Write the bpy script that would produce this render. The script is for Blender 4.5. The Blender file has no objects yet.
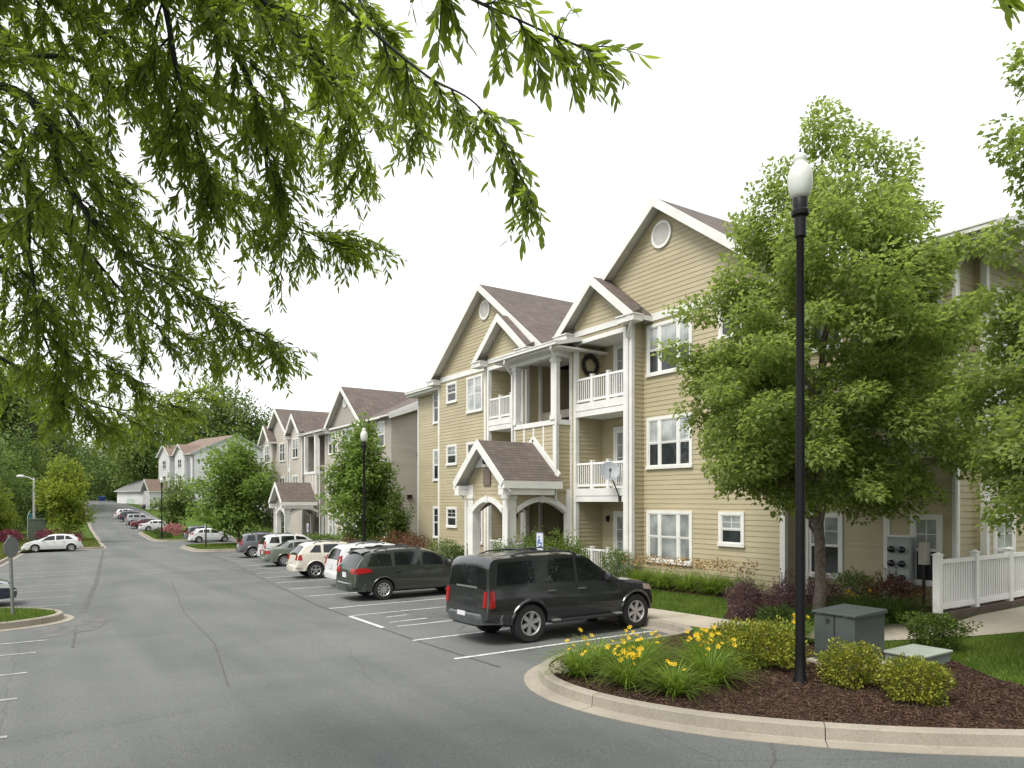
import bpy, bmesh, math, random
import numpy as np
from mathutils import Vector, Matrix

scene = bpy.context.scene
COL = scene.collection
R = math.radians

# ---------------------------------------------------------------- camera, world, sun, exposure
cam_data = bpy.data.cameras.new("camera")
cam = bpy.data.objects.new("camera", cam_data)
COL.objects.link(cam)
cam.location = (0, 0, 3.0)
cam.rotation_euler = (R(90), 0, R(-33.5))
cam_data.sensor_width = 36
cam_data.lens = 25.03
cam_data.shift_y = 0.1133
cam_data.clip_start = 0.05
cam_data.clip_end = 3000
scene.camera = cam

SUN_EL, SUN_AZ = R(56), R(-104)          # azimuth measured from +Y towards +X
world = bpy.data.worlds.new("World")
scene.world = world
world.use_nodes = True
wn, wl = world.node_tree.nodes, world.node_tree.links
wn.clear()
sky = wn.new('ShaderNodeTexSky')
sky.sky_type = 'NISHITA'
sky.sun_disc = False
sky.sun_elevation = SUN_EL
sky.sun_rotation = SUN_AZ
sky.dust_density = 3.0
bg_sky = wn.new('ShaderNodeBackground')
bg_sky.inputs['Strength'].default_value = 0.10
wl.new(sky.outputs[0], bg_sky.inputs['Color'])
bg_cloud = wn.new('ShaderNodeBackground')          # the even white overcast in front of the blue
bg_cloud.inputs['Color'].default_value = (1.0, 1.0, 1.0, 1)
bg_cloud.inputs['Strength'].default_value = 0.84
wmix = wn.new('ShaderNodeMixShader')
wmix.inputs[0].default_value = 0.9
wl.new(bg_sky.outputs[0], wmix.inputs[1])
wl.new(bg_cloud.outputs[0], wmix.inputs[2])
wout = wn.new('ShaderNodeOutputWorld')
wl.new(wmix.outputs[0], wout.inputs['Surface'])

sun_data = bpy.data.lights.new("sun", 'SUN')
sun_data.energy = 2.3
sun_data.angle = R(28)
sun_data.color = (1.0, 0.965, 0.91)
sun = bpy.data.objects.new("sun", sun_data)
COL.objects.link(sun)
sd = Vector((math.sin(SUN_AZ)*math.cos(SUN_EL), math.cos(SUN_AZ)*math.cos(SUN_EL), math.sin(SUN_EL)))
sun.rotation_euler = sd.to_track_quat('Z', 'Y').to_euler()
sun.location = (-30, 10, 60)

scene.view_settings.view_transform = 'Standard'
scene.view_settings.look = 'None'
scene.view_settings.exposure = 0.74
scene.view_settings.gamma = 1.0
scene.view_settings.use_curve_mapping = False
scene.render.engine = 'CYCLES'
scene.cycles.max_bounces = 6
scene.cycles.diffuse_bounces = 3
scene.cycles.glossy_bounces = 3
scene.cycles.transmission_bounces = 4
scene.cycles.transparent_max_bounces = 6

# ---------------------------------------------------------------- helpers
class MB:
    """collects shapes and links them as ONE mesh object"""
    def __init__(self):
        self.v, self.f, self.m = [], [], []
    def add(self, vs, fs, mi=0):
        b = len(self.v)
        self.v.extend([tuple(p) for p in vs])
        for f in fs:
            self.f.append(tuple(b+i for i in f))
            self.m.append(mi)
    def quad(self, a, b, c, d, mi=0):
        self.add([a, b, c, d], [(0, 1, 2, 3)], mi)
    def poly(self, pts, mi=0):
        self.add(pts, [tuple(range(len(pts)))], mi)
    def box(self, x0, x1, y0, y1, z0, z1, mi=0):
        self.add([(x0,y0,z0),(x1,y0,z0),(x1,y1,z0),(x0,y1,z0),(x0,y0,z1),(x1,y0,z1),(x1,y1,z1),(x0,y1,z1)],
                 [(0,3,2,1),(4,5,6,7),(0,1,5,4),(1,2,6,5),(2,3,7,6),(3,0,4,7)], mi)
    def obox(self, o, t, n, u0, u1, n0, n1, z0, z1, mi=0):
        """box in a wall's own frame: o origin (x,y), t along the wall, n outwards"""
        def P(u, k, z): return (o[0]+t[0]*u+n[0]*k, o[1]+t[1]*u+n[1]*k, z)
        self.add([P(u0,n0,z0),P(u1,n0,z0),P(u1,n1,z0),P(u0,n1,z0),P(u0,n0,z1),P(u1,n0,z1),P(u1,n1,z1),P(u0,n1,z1)],
                 [(0,3,2,1),(4,5,6,7),(0,1,5,4),(1,2,6,5),(2,3,7,6),(3,0,4,7)], mi)
    def beam(self, a, b, w, h, up=(0,0,1), mi=0):
        a, b = Vector(a), Vector(b)
        d = (b-a).normalized()
        s = d.cross(Vector(up)).normalized()
        u = s.cross(d).normalized()
        vs = []
        for p in (a, b):
            for i, j in ((-1,-1),(1,-1),(1,1),(-1,1)):
                vs.append(p + s*(w/2*i) + u*(h/2*j))
        self.add(vs, [(0,1,2,3),(7,6,5,4),(0,4,5,1),(1,5,6,2),(2,6,7,3),(3,7,4,0)], mi)
    def tube(self, pts, rad, seg=8, mi=0, cap=True):
        pts = [Vector(p) for p in pts]
        rads = rad if isinstance(rad, (list, tuple)) else [rad]*len(pts)
        b = len(self.v)
        n = len(pts)
        ref = Vector((0.31, 0.17, 0.93))
        for i, p in enumerate(pts):
            d = (pts[min(i+1, n-1)]-pts[max(i-1, 0)]).normalized()
            s = d.cross(ref)
            if s.length < 0.05: s = d.cross(Vector((1, 0, 0)))
            s.normalize(); u = s.cross(d)
            for k in range(seg):
                a = 2*math.pi*k/seg
                self.v.append(tuple(p + (s*math.cos(a)+u*math.sin(a))*rads[i]))
        for i in range(n-1):
            for k in range(seg):
                k2 = (k+1) % seg
                self.f.append((b+i*seg+k, b+i*seg+k2, b+(i+1)*seg+k2, b+(i+1)*seg+k)); self.m.append(mi)
        if cap:
            self.f.append(tuple(b+k for k in range(seg))[::-1]); self.m.append(mi)
            self.f.append(tuple(b+(n-1)*seg+k for k in range(seg))); self.m.append(mi)
    def lathe(self, prof, c=(0,0,0), axis='z', seg=20, mi=0, cap=True):
        """profile (radius, height) pairs turned about an axis through c"""
        b = len(self.v)
        for r, h in prof:
            for k in range(seg):
                a = 2*math.pi*k/seg
                x, y = r*math.cos(a), r*math.sin(a)
                p = (x, y, h) if axis == 'z' else ((x, h, y) if axis == 'y' else (h, x, y))
                self.v.append((p[0]+c[0], p[1]+c[1], p[2]+c[2]))
        n = len(prof)
        for i in range(n-1):
            for k in range(seg):
                k2 = (k+1) % seg
                self.f.append((b+i*seg+k, b+i*seg+k2, b+(i+1)*seg+k2, b+(i+1)*seg+k)); self.m.append(mi)
        if cap and prof[0][0] > 1e-4:
            self.f.append(tuple(b+k for k in range(seg))[::-1]); self.m.append(mi)
        if cap and prof[-1][0] > 1e-4:
            self.f.append(tuple(b+(n-1)*seg+k for k in range(seg))); self.m.append(mi)
    def build(self, name, mats, parent=None, off=(0,0,0), smooth=None, recalc=False, bevel=0):
        me = bpy.data.meshes.new(name)
        vs = self.v if off == (0,0,0) else [(x-off[0], y-off[1], z-off[2]) for x, y, z in self.v]
        me.from_pydata(vs, [], self.f)
        if not isinstance(mats, (list, tuple)): mats = [mats]
        for m in mats: me.materials.append(m)
        me.polygons.foreach_set('material_index', self.m)
        if recalc or bevel:
            bm = bmesh.new(); bm.from_mesh(me)
            bmesh.ops.recalc_face_normals(bm, faces=bm.faces)
            if bevel:
                bmesh.ops.remove_doubles(bm, verts=bm.verts, dist=1e-5)
                es = [e for e in bm.edges if len(e.link_faces) == 2 and e.calc_face_angle(0) > 0.6]
                bmesh.ops.bevel(bm, geom=es, offset=bevel, segments=2, affect='EDGES', profile=0.5, clamp_overlap=True)
            bm.to_mesh(me); bm.free()
        if smooth is not None:
            me.polygons.foreach_set('use_smooth', [True]*len(me.polygons))
            me.set_sharp_from_angle(angle=R(smooth))
        o = bpy.data.objects.new(name, me)
        COL.objects.link(o)
        if parent: o.parent = parent
        return o

def arrays_mesh(name, V, F, mat, parent=None, smooth=False):
    """one mesh object straight from numpy vertices (n,3) and faces (m,k)"""
    me = bpy.data.meshes.new(name)
    V = np.ascontiguousarray(V, dtype=np.float32); F = np.ascontiguousarray(F, dtype=np.int32)
    k = F.shape[1]
    me.vertices.add(len(V)); me.vertices.foreach_set('co', V.ravel())
    me.loops.add(F.size); me.loops.foreach_set('vertex_index', F.ravel())
    me.polygons.add(len(F))
    me.polygons.foreach_set('loop_start', np.arange(0, F.size, k, dtype=np.int32))
    if smooth: me.polygons.foreach_set('use_smooth', np.ones(len(F), dtype=bool))
    me.materials.append(mat)
    me.update(calc_edges=True); me.validate()
    o = bpy.data.objects.new(name, me)
    COL.objects.link(o)
    if parent: o.parent = parent
    return o

def empty(name, loc, rot=(0,0,0)):
    o = bpy.data.objects.new(name, None)
    o.empty_display_size = 0.3
    COL.objects.link(o)
    o.location = loc; o.rotation_euler = rot
    return o
def tag(o, label, cat, group=None):
    o['label'] = label; o['category'] = cat
    if group: o['group'] = group
    return o
def structure(o):
    o['kind'] = 'structure'; return o
def stuff(o, label=None, cat=None):
    o['kind'] = 'stuff'
    if label: o['label'] = label
    if cat: o['category'] = cat
    return o
def copy_tree(o, parent=None):
    c = o.copy(); COL.objects.link(c)
    if parent: c.parent = parent
    for ch in list(o.children): copy_tree(ch, c)
    return c

# ---------------------------------------------------------------- materials
def nodes_of(name):
    m = bpy.data.materials.new(name); m.use_nodes = True
    nt = m.node_tree
    return m, nt, nt.nodes, nt.links, nt.nodes['Principled BSDF']
def ramp(nt, fac, stops):
    r = nt.nodes.new('ShaderNodeValToRGB')
    el = r.color_ramp.elements
    while len(el) < len(stops): el.new(0.5)
    for e, (p, c) in zip(el, stops):
        e.position = p; e.color = (c[0], c[1], c[2], 1)
    nt.links.new(fac, r.inputs[0])
    return r.outputs[0]
def noise(nt, scale, detail=4, rough=0.55, vec=None, dist=0):
    n = nt.nodes.new('ShaderNodeTexNoise')
    n.inputs['Scale'].default_value = scale; n.inputs['Detail'].default_value = detail
    n.inputs['Roughness'].default_value = rough; n.inputs['Distortion'].default_value = dist
    if vec is None:
        tc = nt.nodes.new('ShaderNodeTexCoord'); vec = tc.outputs['Object']
    nt.links.new(vec, n.inputs['Vector'])
    return n.outputs['Fac']
def bump(nt, height, bsdf, strength=0.3, dist=0.02):
    b = nt.nodes.new('ShaderNodeBump')
    b.inputs['Strength'].default_value = strength; b.inputs['Distance'].default_value = dist
    nt.links.new(height, b.inputs['Height']); nt.links.new(b.outputs[0], bsdf.inputs['Normal'])
def mixrgb(nt, fac, a, b, mode='MIX'):
    x = nt.nodes.new('ShaderNodeMix'); x.data_type = 'RGBA'; x.blend_type = mode
    if isinstance(fac, (int, float)): x.inputs[0].default_value = fac
    else: nt.links.new(fac, x.inputs[0])
    for s, v in ((6, a), (7, b)):
        if isinstance(v, tuple): x.inputs[s].default_value = (v[0], v[1], v[2], 1)
        else: nt.links.new(v, x.inputs[s])
    return x.outputs[2]
def M(name, c, rough=0.5, metal=0.0, var=0.12, scale=3.0, spec=0.5, bmp=0.0, bscale=60, coat=0.0):
    m, nt, n, l, b = nodes_of(name)
    lo = tuple(max(0, k*(1-var)) for k in c); hi = tuple(min(1, k*(1+var)) for k in c)
    l.new(ramp(nt, noise(nt, scale, 5), [(0.3, lo), (0.7, hi)]), b.inputs['Base Color'])
    b.inputs['Roughness'].default_value = rough; b.inputs['Metallic'].default_value = metal
    b.inputs['Specular IOR Level'].default_value = spec
    b.inputs['Coat Weight'].default_value = coat; b.inputs['Coat Roughness'].default_value = 0.04
    if bmp: bump(nt, noise(nt, bscale, 3), b, bmp, 0.01)
    return m
def leaf_mat(name, dark, light, trans=(0.16, 0.24, 0.03), tw=0.35, rough=0.55, clump=0.9, spec=0.3):
    """leaves: every leaf its own green, light let through the blade"""
    m, nt, n, l, b = nodes_of(name)
    g = n.new('ShaderNodeNewGeometry')
    tc = n.new('ShaderNodeTexCoord')
    big = noise(nt, clump, 3, 0.6, tc.outputs['Object'])
    ad = n.new('ShaderNodeMath'); ad.operation = 'MULTIPLY_ADD'
    l.new(g.outputs['Random Per Island'], ad.inputs[0]); ad.inputs[1].default_value = 0.55
    l.new(big, ad.inputs[2])
    su = n.new('ShaderNodeMath'); su.operation = 'SUBTRACT'; l.new(ad.outputs[0], su.inputs[0]); su.inputs[1].default_value = 0.27
    col = ramp(nt, su.outputs[0], [(0.2, dark), (0.75, light)])
    l.new(col, b.inputs['Base Color'])
    b.inputs['Roughness'].default_value = rough
    b.inputs['Specular IOR Level'].default_value = spec
    t = n.new('ShaderNodeBsdfTranslucent'); t.inputs['Color'].default_value = (*trans, 1)
    mx = n.new('ShaderNodeMixShader'); mx.inputs[0].default_value = tw
    l.new(b.outputs[0], mx.inputs[1]); l.new(t.outputs[0], mx.inputs[2])
    l.new(mx.outputs[0], n['Material Output'].inputs['Surface'])
    return m
def siding_mat(name, c):
    m, nt, n, l, b = nodes_of(name)
    tc = n.new('ShaderNodeTexCoord')
    mp = n.new('ShaderNodeMapping'); mp.inputs['Scale'].default_value = (0.6, 0.6, 5.2)
    l.new(tc.outputs['Object'], mp.inputs['Vector'])
    f = noise(nt, 1.0, 4, 0.6, mp.outputs[0])
    c1 = ramp(nt, f, [(0.3, tuple(k*0.93 for k in c)), (0.7, tuple(min(1, k*1.06) for k in c))])
    st = noise(nt, 0.35, 4, 0.6, tc.outputs['Object'])
    dirt = ramp(nt, st, [(0.35, (0.90, 0.89, 0.86)), (0.65, (1, 1, 1))])
    sp = n.new('ShaderNodeSeparateXYZ'); l.new(tc.outputs['Object'], sp.inputs[0])
    ad = n.new('ShaderNodeMath'); ad.operation = 'ADD'; l.new(sp.outputs[0], ad.inputs[0]); l.new(sp.outputs[1], ad.inputs[1])
    cb = n.new('ShaderNodeCombineXYZ'); l.new(ad.outputs[0], cb.inputs[0]); l.new(sp.outputs[2], cb.inputs[1])
    br = n.new('ShaderNodeTexBrick'); br.inputs['Scale'].default_value = 1.0; br.inputs['Brick Width'].default_value = 3.66; br.inputs['Row Height'].default_value = 0.304
    br.inputs['Mortar Size'].default_value = 0.0035; br.inputs['Color1'].default_value = (0.95, 0.95, 0.945, 1); br.inputs['Color2'].default_value = (1.03, 1.03, 1.03, 1); br.inputs['Mortar'].default_value = (0.86, 0.85, 0.83, 1)
    l.new(cb.outputs[0], br.inputs['Vector'])
    c2 = mixrgb(nt, 1.0, c1, dirt, 'MULTIPLY')
    l.new(mixrgb(nt, 0.8, c2, mixrgb(nt, 1.0, c2, br.outputs[0], 'MULTIPLY')), b.inputs['Base Color'])
    b.inputs['Roughness'].default_value = 0.55
    mp2 = n.new('ShaderNodeMapping'); mp2.inputs['Scale'].default_value = (4, 4, 60)
    l.new(tc.outputs['Object'], mp2.inputs['Vector'])
    bump(nt, noise(nt, 1.0, 3, 0.6, mp2.outputs[0]), b, 0.15, 0.004)
    return m
def shingle_mat(name, c):
    m, nt, n, l, b = nodes_of(name)
    tc = n.new('ShaderNodeTexCoord')
    sp = n.new('ShaderNodeSeparateXYZ'); l.new(tc.outputs['Object'], sp.inputs[0])
    a = n.new('ShaderNodeMath'); a.operation = 'ADD'
    l.new(sp.outputs[0], a.inputs[0]); l.new(sp.outputs[1], a.inputs[1])
    cb = n.new('ShaderNodeCombineXYZ')
    l.new(a.outputs[0], cb.inputs[0]); l.new(sp.outputs[2], cb.inputs[1])
    br = n.new('ShaderNodeTexBrick')
    br.inputs['Scale'].default_value = 1.0
    br.inputs['Brick Width'].default_value = 0.32; br.inputs['Row Height'].default_value = 0.1
    br.inputs['Mortar Size'].default_value = 0.008; br.inputs['Bias'].default_value = 0.0
    br.inputs['Color1'].default_value = (c[0]*0.84, c[1]*0.84, c[2]*0.84, 1)
    br.inputs['Color2'].default_value = (c[0]*1.14, c[1]*1.14, c[2]*1.14, 1)
    br.inputs['Mortar'].default_value = (c[0]*0.5, c[1]*0.5, c[2]*0.5, 1)
    l.new(cb.outputs[0], br.inputs['Vector'])
    f = noise(nt, 1.2, 5, 0.65, tc.outputs['Object'])
    d = ramp(nt, f, [(0.3, (0.82, 0.82, 0.82)), (0.7, (1.1, 1.1, 1.1))])
    l.new(mixrgb(nt, 1.0, br.outputs[0], d, 'MULTIPLY'), b.inputs['Base Color'])
    b.inputs['Roughness'].default_value = 0.9
    bump(nt, br.outputs['Fac'], b, 0.5, 0.01)
    return m
def glass_mat(name, c, rough=0.03, slats=None):
    m, nt, n, l, b = nodes_of(name)
    tc = n.new('ShaderNodeTexCoord')
    f = noise(nt, 1.6, 3, 0.5, tc.outputs['Object'])
    c1 = ramp(nt, f, [(0.35, tuple(k*0.6 for k in c)), (0.65, tuple(min(1, k*1.3) for k in c))])
    if slats:
        w = n.new('ShaderNodeTexWave'); w.wave_type = 'BANDS'; w.bands_direction = slats[0]
        w.inputs['Scale'].default_value = slats[1]
        l.new(tc.outputs['Object'], w.inputs['Vector'])
        s = ramp(nt, w.outputs['Fac'], [(0.2, (0.62, 0.62, 0.62)), (0.6, (1, 1, 1))])
        c1 = mixrgb(nt, 1.0, c1, s, 'MULTIPLY')
    l.new(c1, b.inputs['Base Color'])
    b.inputs['Roughness'].default_value = 0.6 if slats else rough
    b.inputs['Coat Weight'].default_value = 1.0 if slats else 0.0
    b.inputs['Coat Roughness'].default_value = 0.02
    b.inputs['Specular IOR Level'].default_value = 0.6
    # old float glass is never quite flat
    bump(nt, noise(nt, 2.2, 2, 0.5, tc.outputs['Object']), b, 0.04, 0.05)
    return m
def asphalt_mat():
    m, nt, n, l, b = nodes_of('asphalt')
    tc = n.new('ShaderNodeTexCoord'); o = tc.outputs['Object']
    base = ramp(nt, noise(nt, 0.22, 6, 0.6, o, 0.6), [(0.3, (0.098, 0.104, 0.102)), (0.5, (0.120, 0.126, 0.122)), (0.72, (0.146, 0.150, 0.143))])
    fine = ramp(nt, noise(nt, 55, 4, 0.75, o), [(0.32, (0.55, 0.56, 0.56)), (0.5, (1, 1, 1)), (0.7, (1.6, 1.58, 1.52))])
    c = mixrgb(nt, 1.0, base, fine, 'MULTIPLY')
    # long soft wheel tracks along the road
    mp = n.new('ShaderNodeMapping'); mp.inputs['Scale'].default_value = (0.55, 0.03, 1); mp.inputs['Rotation'].default_value = (0, 0, R(3))
    l.new(o, mp.inputs['Vector'])
    tr = ramp(nt, noise(nt, 1.4, 3, 0.5, mp.outputs[0]), [(0.38, (0.86, 0.87, 0.87)), (0.6, (1.05, 1.05, 1.04))])
    c = mixrgb(nt, 1.0, c, tr, 'MULTIPLY')
    # oil spots and patches
    sp = ramp(nt, noise(nt, 0.75, 4, 0.7, o, 0.4), [(0.66, (1, 1, 1)), (0.74, (0.84, 0.84, 0.84))])
    c = mixrgb(nt, 1.0, c, sp, 'MULTIPLY')
    # drips and tyre grime where the cars stand
    sx = n.new('ShaderNodeSeparateXYZ'); l.new(o, sx.inputs[0])
    mr = n.new('ShaderNodeMapRange'); mr.inputs[1].default_value = 7.2; mr.inputs[2].default_value = 8.6; l.new(sx.outputs[0], mr.inputs[0])
    bl = ramp(nt, noise(nt, 1.15, 5, 0.65, o, 0.8), [(0.55, (0, 0, 0)), (0.68, (1, 1, 1))])
    sb = n.new('ShaderNodeSeparateColor'); l.new(bl, sb.inputs[0])
    mm = n.new('ShaderNodeMath'); mm.operation = 'MULTIPLY'; l.new(mr.outputs[0], mm.inputs[0]); l.new(sb.outputs[0], mm.inputs[1])
    c = mixrgb(nt, mm.outputs[0], c, mixrgb(nt, 1.0, c, (0.62, 0.62, 0.62), 'MULTIPLY'))
    # hairline cracks
    v = n.new('ShaderNodeTexVoronoi'); v.feature = 'DISTANCE_TO_EDGE'; v.inputs['Scale'].default_value = 0.16
    nd = n.new('ShaderNodeTexNoise'); nd.inputs['Scale'].default_value = 1.1; nd.inputs['Detail'].default_value = 5
    l.new(o, nd.inputs['Vector'])
    wv = mixrgb(nt, 0.28, o, nd.outputs['Color'], 'ADD')
    l.new(wv, v.inputs['Vector'])
    ck = ramp(nt, v.outputs['Distance'], [(0.0, (0.62, 0.62, 0.62)), (0.0028, (1, 1, 1))])
    c = mixrgb(nt, 0.55, c, mixrgb(nt, 1.0, c, ck, 'MULTIPLY'))
    l.new(c, b.inputs['Base Color'])
    b.inputs['Roughness'].default_value = 0.82
    b.inputs['Specular IOR Level'].default_value = 0.35
    bump(nt, noise(nt, 70, 3, 0.7, o), b, 0.45, 0.006)
    return m
def concrete_mat(name, c, joint=None):
    m, nt, n, l, b = nodes_of(name)
    tc = n.new('ShaderNodeTexCoord'); o = tc.outputs['Object']
    a = ramp(nt, noise(nt, 0.9, 6, 0.65, o), [(0.3, tuple(k*0.78 for k in c)), (0.7, tuple(k*1.1 for k in c))])
    f = ramp(nt, noise(nt, 45, 3, 0.7, o), [(0.35, (0.86, 0.86, 0.86)), (0.65, (1.1, 1.1, 1.1))])
    st = ramp(nt, noise(nt, 3.0, 5, 0.7, o, 0.5), [(0.55, (1, 1, 1)), (0.75, (0.76, 0.73, 0.68))])
    cc = mixrgb(nt, 1.0, mixrgb(nt, 1.0, a, f, 'MULTIPLY'), st, 'MULTIPLY')
    l.new(cc, b.inputs['Base Color'])
    b.inputs['Roughness'].default_value = 0.85
    bump(nt, noise(nt, 60, 3, 0.6, o), b, 0.25, 0.005)
    return m
def ground_mat(name, stops, scale, bs=0.5, fine=60):
    m, nt, n, l, b = nodes_of(name)
    tc = n.new('ShaderNodeTexCoord'); o = tc.outputs['Object']
    a = ramp(nt, noise(nt, scale, 6, 0.65, o), stops)
    f = ramp(nt, noise(nt, fine, 3, 0.75, o), [(0.35, (0.55, 0.55, 0.55)), (0.65, (1.35, 1.35, 1.35))])
    l.new(mixrgb(nt, 1.0, a, f, 'MULTIPLY'), b.inputs['Base Color'])
    b.inputs['Roughness'].default_value = 0.95; b.inputs['Specular IOR Level'].default_value = 0.1
    bump(nt, noise(nt, fine, 4, 0.75, o), b, bs, 0.03)
    return m
def paint_mat(name):
    m, nt, n, l, b = nodes_of(name)
    tc = n.new('ShaderNodeTexCoord'); o = tc.outputs['Object']
    c = ramp(nt, noise(nt, 9, 6, 0.75, o, 0.3), [(0.34, (0.20, 0.20, 0.195)), (0.5, (0.55, 0.55, 0.53)), (0.75, (0.68, 0.68, 0.66))])
    l.new(c, b.inputs['Base Color']); b.inputs['Roughness'].default_value = 0.8
    return m
def carpaint(name, c, metal=0.25, rough=0.32):
    m, nt, n, l, b = nodes_of(name)
    tc = n.new('ShaderNodeTexCoord'); o = tc.outputs['Object']
    # road dust: a thin film with a shape of its own
    d = ramp(nt, noise(nt, 2.2, 5, 0.7, o), [(0.5, (0, 0, 0)), (0.85, (0.05, 0.05, 0.05))])
    sc = n.new('ShaderNodeSeparateColor'); l.new(d, sc.inputs[0])
    l.new(mixrgb(nt, sc.outputs[0], c, (0.28, 0.26, 0.23)), b.inputs['Base Color'])
    b.inputs['Metallic'].default_value = metal; b.inputs['Roughness'].default_value = rough
    b.inputs['Coat Weight'].default_value = 0.8; b.inputs['Coat Roughness'].default_value = 0.05
    return m

m_tan = siding_mat('tan_siding', (0.432, 0.380, 0.248))
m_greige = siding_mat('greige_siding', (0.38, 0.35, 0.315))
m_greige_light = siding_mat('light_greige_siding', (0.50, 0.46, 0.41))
m_whitesiding = siding_mat('white_siding', (0.68, 0.69, 0.70))
m_trim = M('white_trim', (0.70, 0.70, 0.665), 0.5, var=0.09, scale=1.6)
m_vinyl = M('white_vinyl', (0.76, 0.76, 0.74), 0.4, var=0.05, scale=1.5)
m_soffit = M('white_soffit', (0.66, 0.65, 0.60), 0.6, var=0.05)
m_roof = shingle_mat('brown_shingles', (0.128, 0.103, 0.088))
m_roof_far = shingle_mat('tan_brown_shingles', (0.21, 0.155, 0.125))
m_roof_grey = shingle_mat('grey_shingles', (0.2, 0.2, 0.2))
m_glass = glass_mat('window_glass', (0.028, 0.034, 0.036))
m_blind = glass_mat('blinds_behind_glass', (0.30, 0.33, 0.32), slats=('Z', 9.0))
m_drape = glass_mat('curtain_behind_glass', (0.42, 0.45, 0.44), slats=('Y', 5.0))
m_dark = M('dark_interior', (0.02, 0.02, 0.02), 0.9)
m_asphalt = asphalt_mat()
m_kerb = concrete_mat('kerb_concrete', (0.315, 0.282, 0.228))
m_walk = concrete_mat('pavement_concrete', (0.42, 0.375, 0.30))
m_line = paint_mat('road_paint')
m_line_worn = M('worn_road_paint', (0.30, 0.305, 0.295), 0.8, var=0.35, scale=7)
m_seam = M('tar_seam', (0.075, 0.076, 0.075), 0.8, var=0.3, scale=2)
m_lawn = ground_mat('lawn_soil', [(0.3, (0.045, 0.085, 0.012)), (0.7, (0.085, 0.135, 0.022))], 1.2)
m_terrain = ground_mat('rough_grass', [(0.3, (0.035, 0.060, 0.014)), (0.7, (0.075, 0.11, 0.022))], 0.25, fine=14)
m_mulch = ground_mat('mulch', [(0.3, (0.032, 0.018, 0.012)), (0.7, (0.082, 0.048, 0.033))], 7, bs=1.0, fine=38)
m_bark = M('bark', (0.125, 0.105, 0.085), 0.9, var=0.45, scale=9, bmp=0.8, bscale=25)
m_bark_dark = M('dark_bark', (0.042, 0.040, 0.036), 0.9, var=0.4, scale=9, bmp=0.6, bscale=30)
m_black = M('black_metal', (0.007, 0.007, 0.008), 0.45, var=0.2, spec=0.25)
m_rubber = M('rubber', (0.02, 0.02, 0.02), 0.8, var=0.2)
m_alloy = M('alloy', (0.55, 0.55, 0.56), 0.3, metal=0.7, var=0.08)
m_chrome = M('chrome', (0.62, 0.62, 0.63), 0.15, metal=0.9, var=0.05)
m_plastic = M('black_plastic', (0.025, 0.026, 0.028), 0.55, var=0.15)
m_red = M('red_lens', (0.34, 0.012, 0.015), 0.15, var=0.15, spec=0.7)
m_lens = M('clear_lens', (0.55, 0.55, 0.54), 0.1, var=0.1, spec=0.8)
m_amber = M('amber_lens', (0.55, 0.22, 0.08), 0.15, var=0.1, spec=0.7)
m_carglass = glass_mat('car_glass', (0.012, 0.014, 0.015), 0.02)
m_plate = M('plate', (0.62, 0.63, 0.66), 0.4, var=0.05)

# ---------------------------------------------------------------- lie of the land
_GY = [-60, -5, 13, 70, 88, 110, 150, 200, 260, 600]
_GZ = [.5, .36, 0, -1.25, -1.45, -1.0, 1.0, 2.5, 3.2, 6]
def g(y): return float(np.interp(y, _GY, _GZ))
def lift(x, y):            # raised ground behind the kerbs climbs a little towards the houses
    return g(y) + 0.14 + (max(0.0, min((x-13)*0.06, 0.24)) if y < 57 else 0)
SLOPE = math.atan(-1.25/57)

# ---------------------------------------------------------------- ground, road, kerbs, lawns
def grid_sheet(name, xs, ys, hf, mat):
    V = [(x, y, hf(x, y)) for y in ys for x in xs]
    nx = len(xs)
    F = [(j*nx+i, j*nx+i+1, (j+1)*nx+i+1, (j+1)*nx+i) for j in range(len(ys)-1) for i in range(nx-1)]
    o = arrays_mesh(name, np.array(V), np.array(F), mat, smooth=True)
    return structure(o)
YS = sorted(set(list(np.arange(-30, 120, 2.0)) + [float(v) for v in _GY if -30 < v < 120]))
def hill(x, y):
    z = g(y) - 0.25
    if y > 60:
        z += max(0.0, (-x-25))*0.03*min(1, (y-60)/60)
    if y > 225: z += (y-225)*0.02
    return z
grid_sheet('terrain', [-900, -300, -120, -60, -30, 0, 30, 60, 120, 300, 900],
           [-300, -60, -5, 13, 40, 70, 88, 110, 130, 150, 175, 200, 230, 260, 400, 600, 1500], hill, m_terrain)
grid_sheet('road', list(np.arange(-34, 47, 3.0)), [y for y in YS if y <= 92], lambda x, y: g(y), m_asphalt)
def far_road():
    rows = [(92, 4.0, 30), (104, 4.5, 30), (110, 5.0, 30), (118, 5.2, 30), (130, 5.8, 30), (150, 6.5, 29), (160, 7, 26),
            (175, 7.9, 20), (200, 9.2, 15.5), (215, 7.5, 16), (224, -10, 18), (231, -30, 14)]
    V, F = [], []
    for y, a, b in rows:
        for k in range(5): V.append((a+(b-a)*k/4, y, g(y)+0.006))
    for j in range(len(rows)-1):
        for k in range(4): F.append((j*5+k, j*5+k+1, (j+1)*5+k+1, (j+1)*5+k))
    structure(arrays_mesh('far_road', np.array(V), np.array(F), m_asphalt, smooth=True))
far_road()

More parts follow.
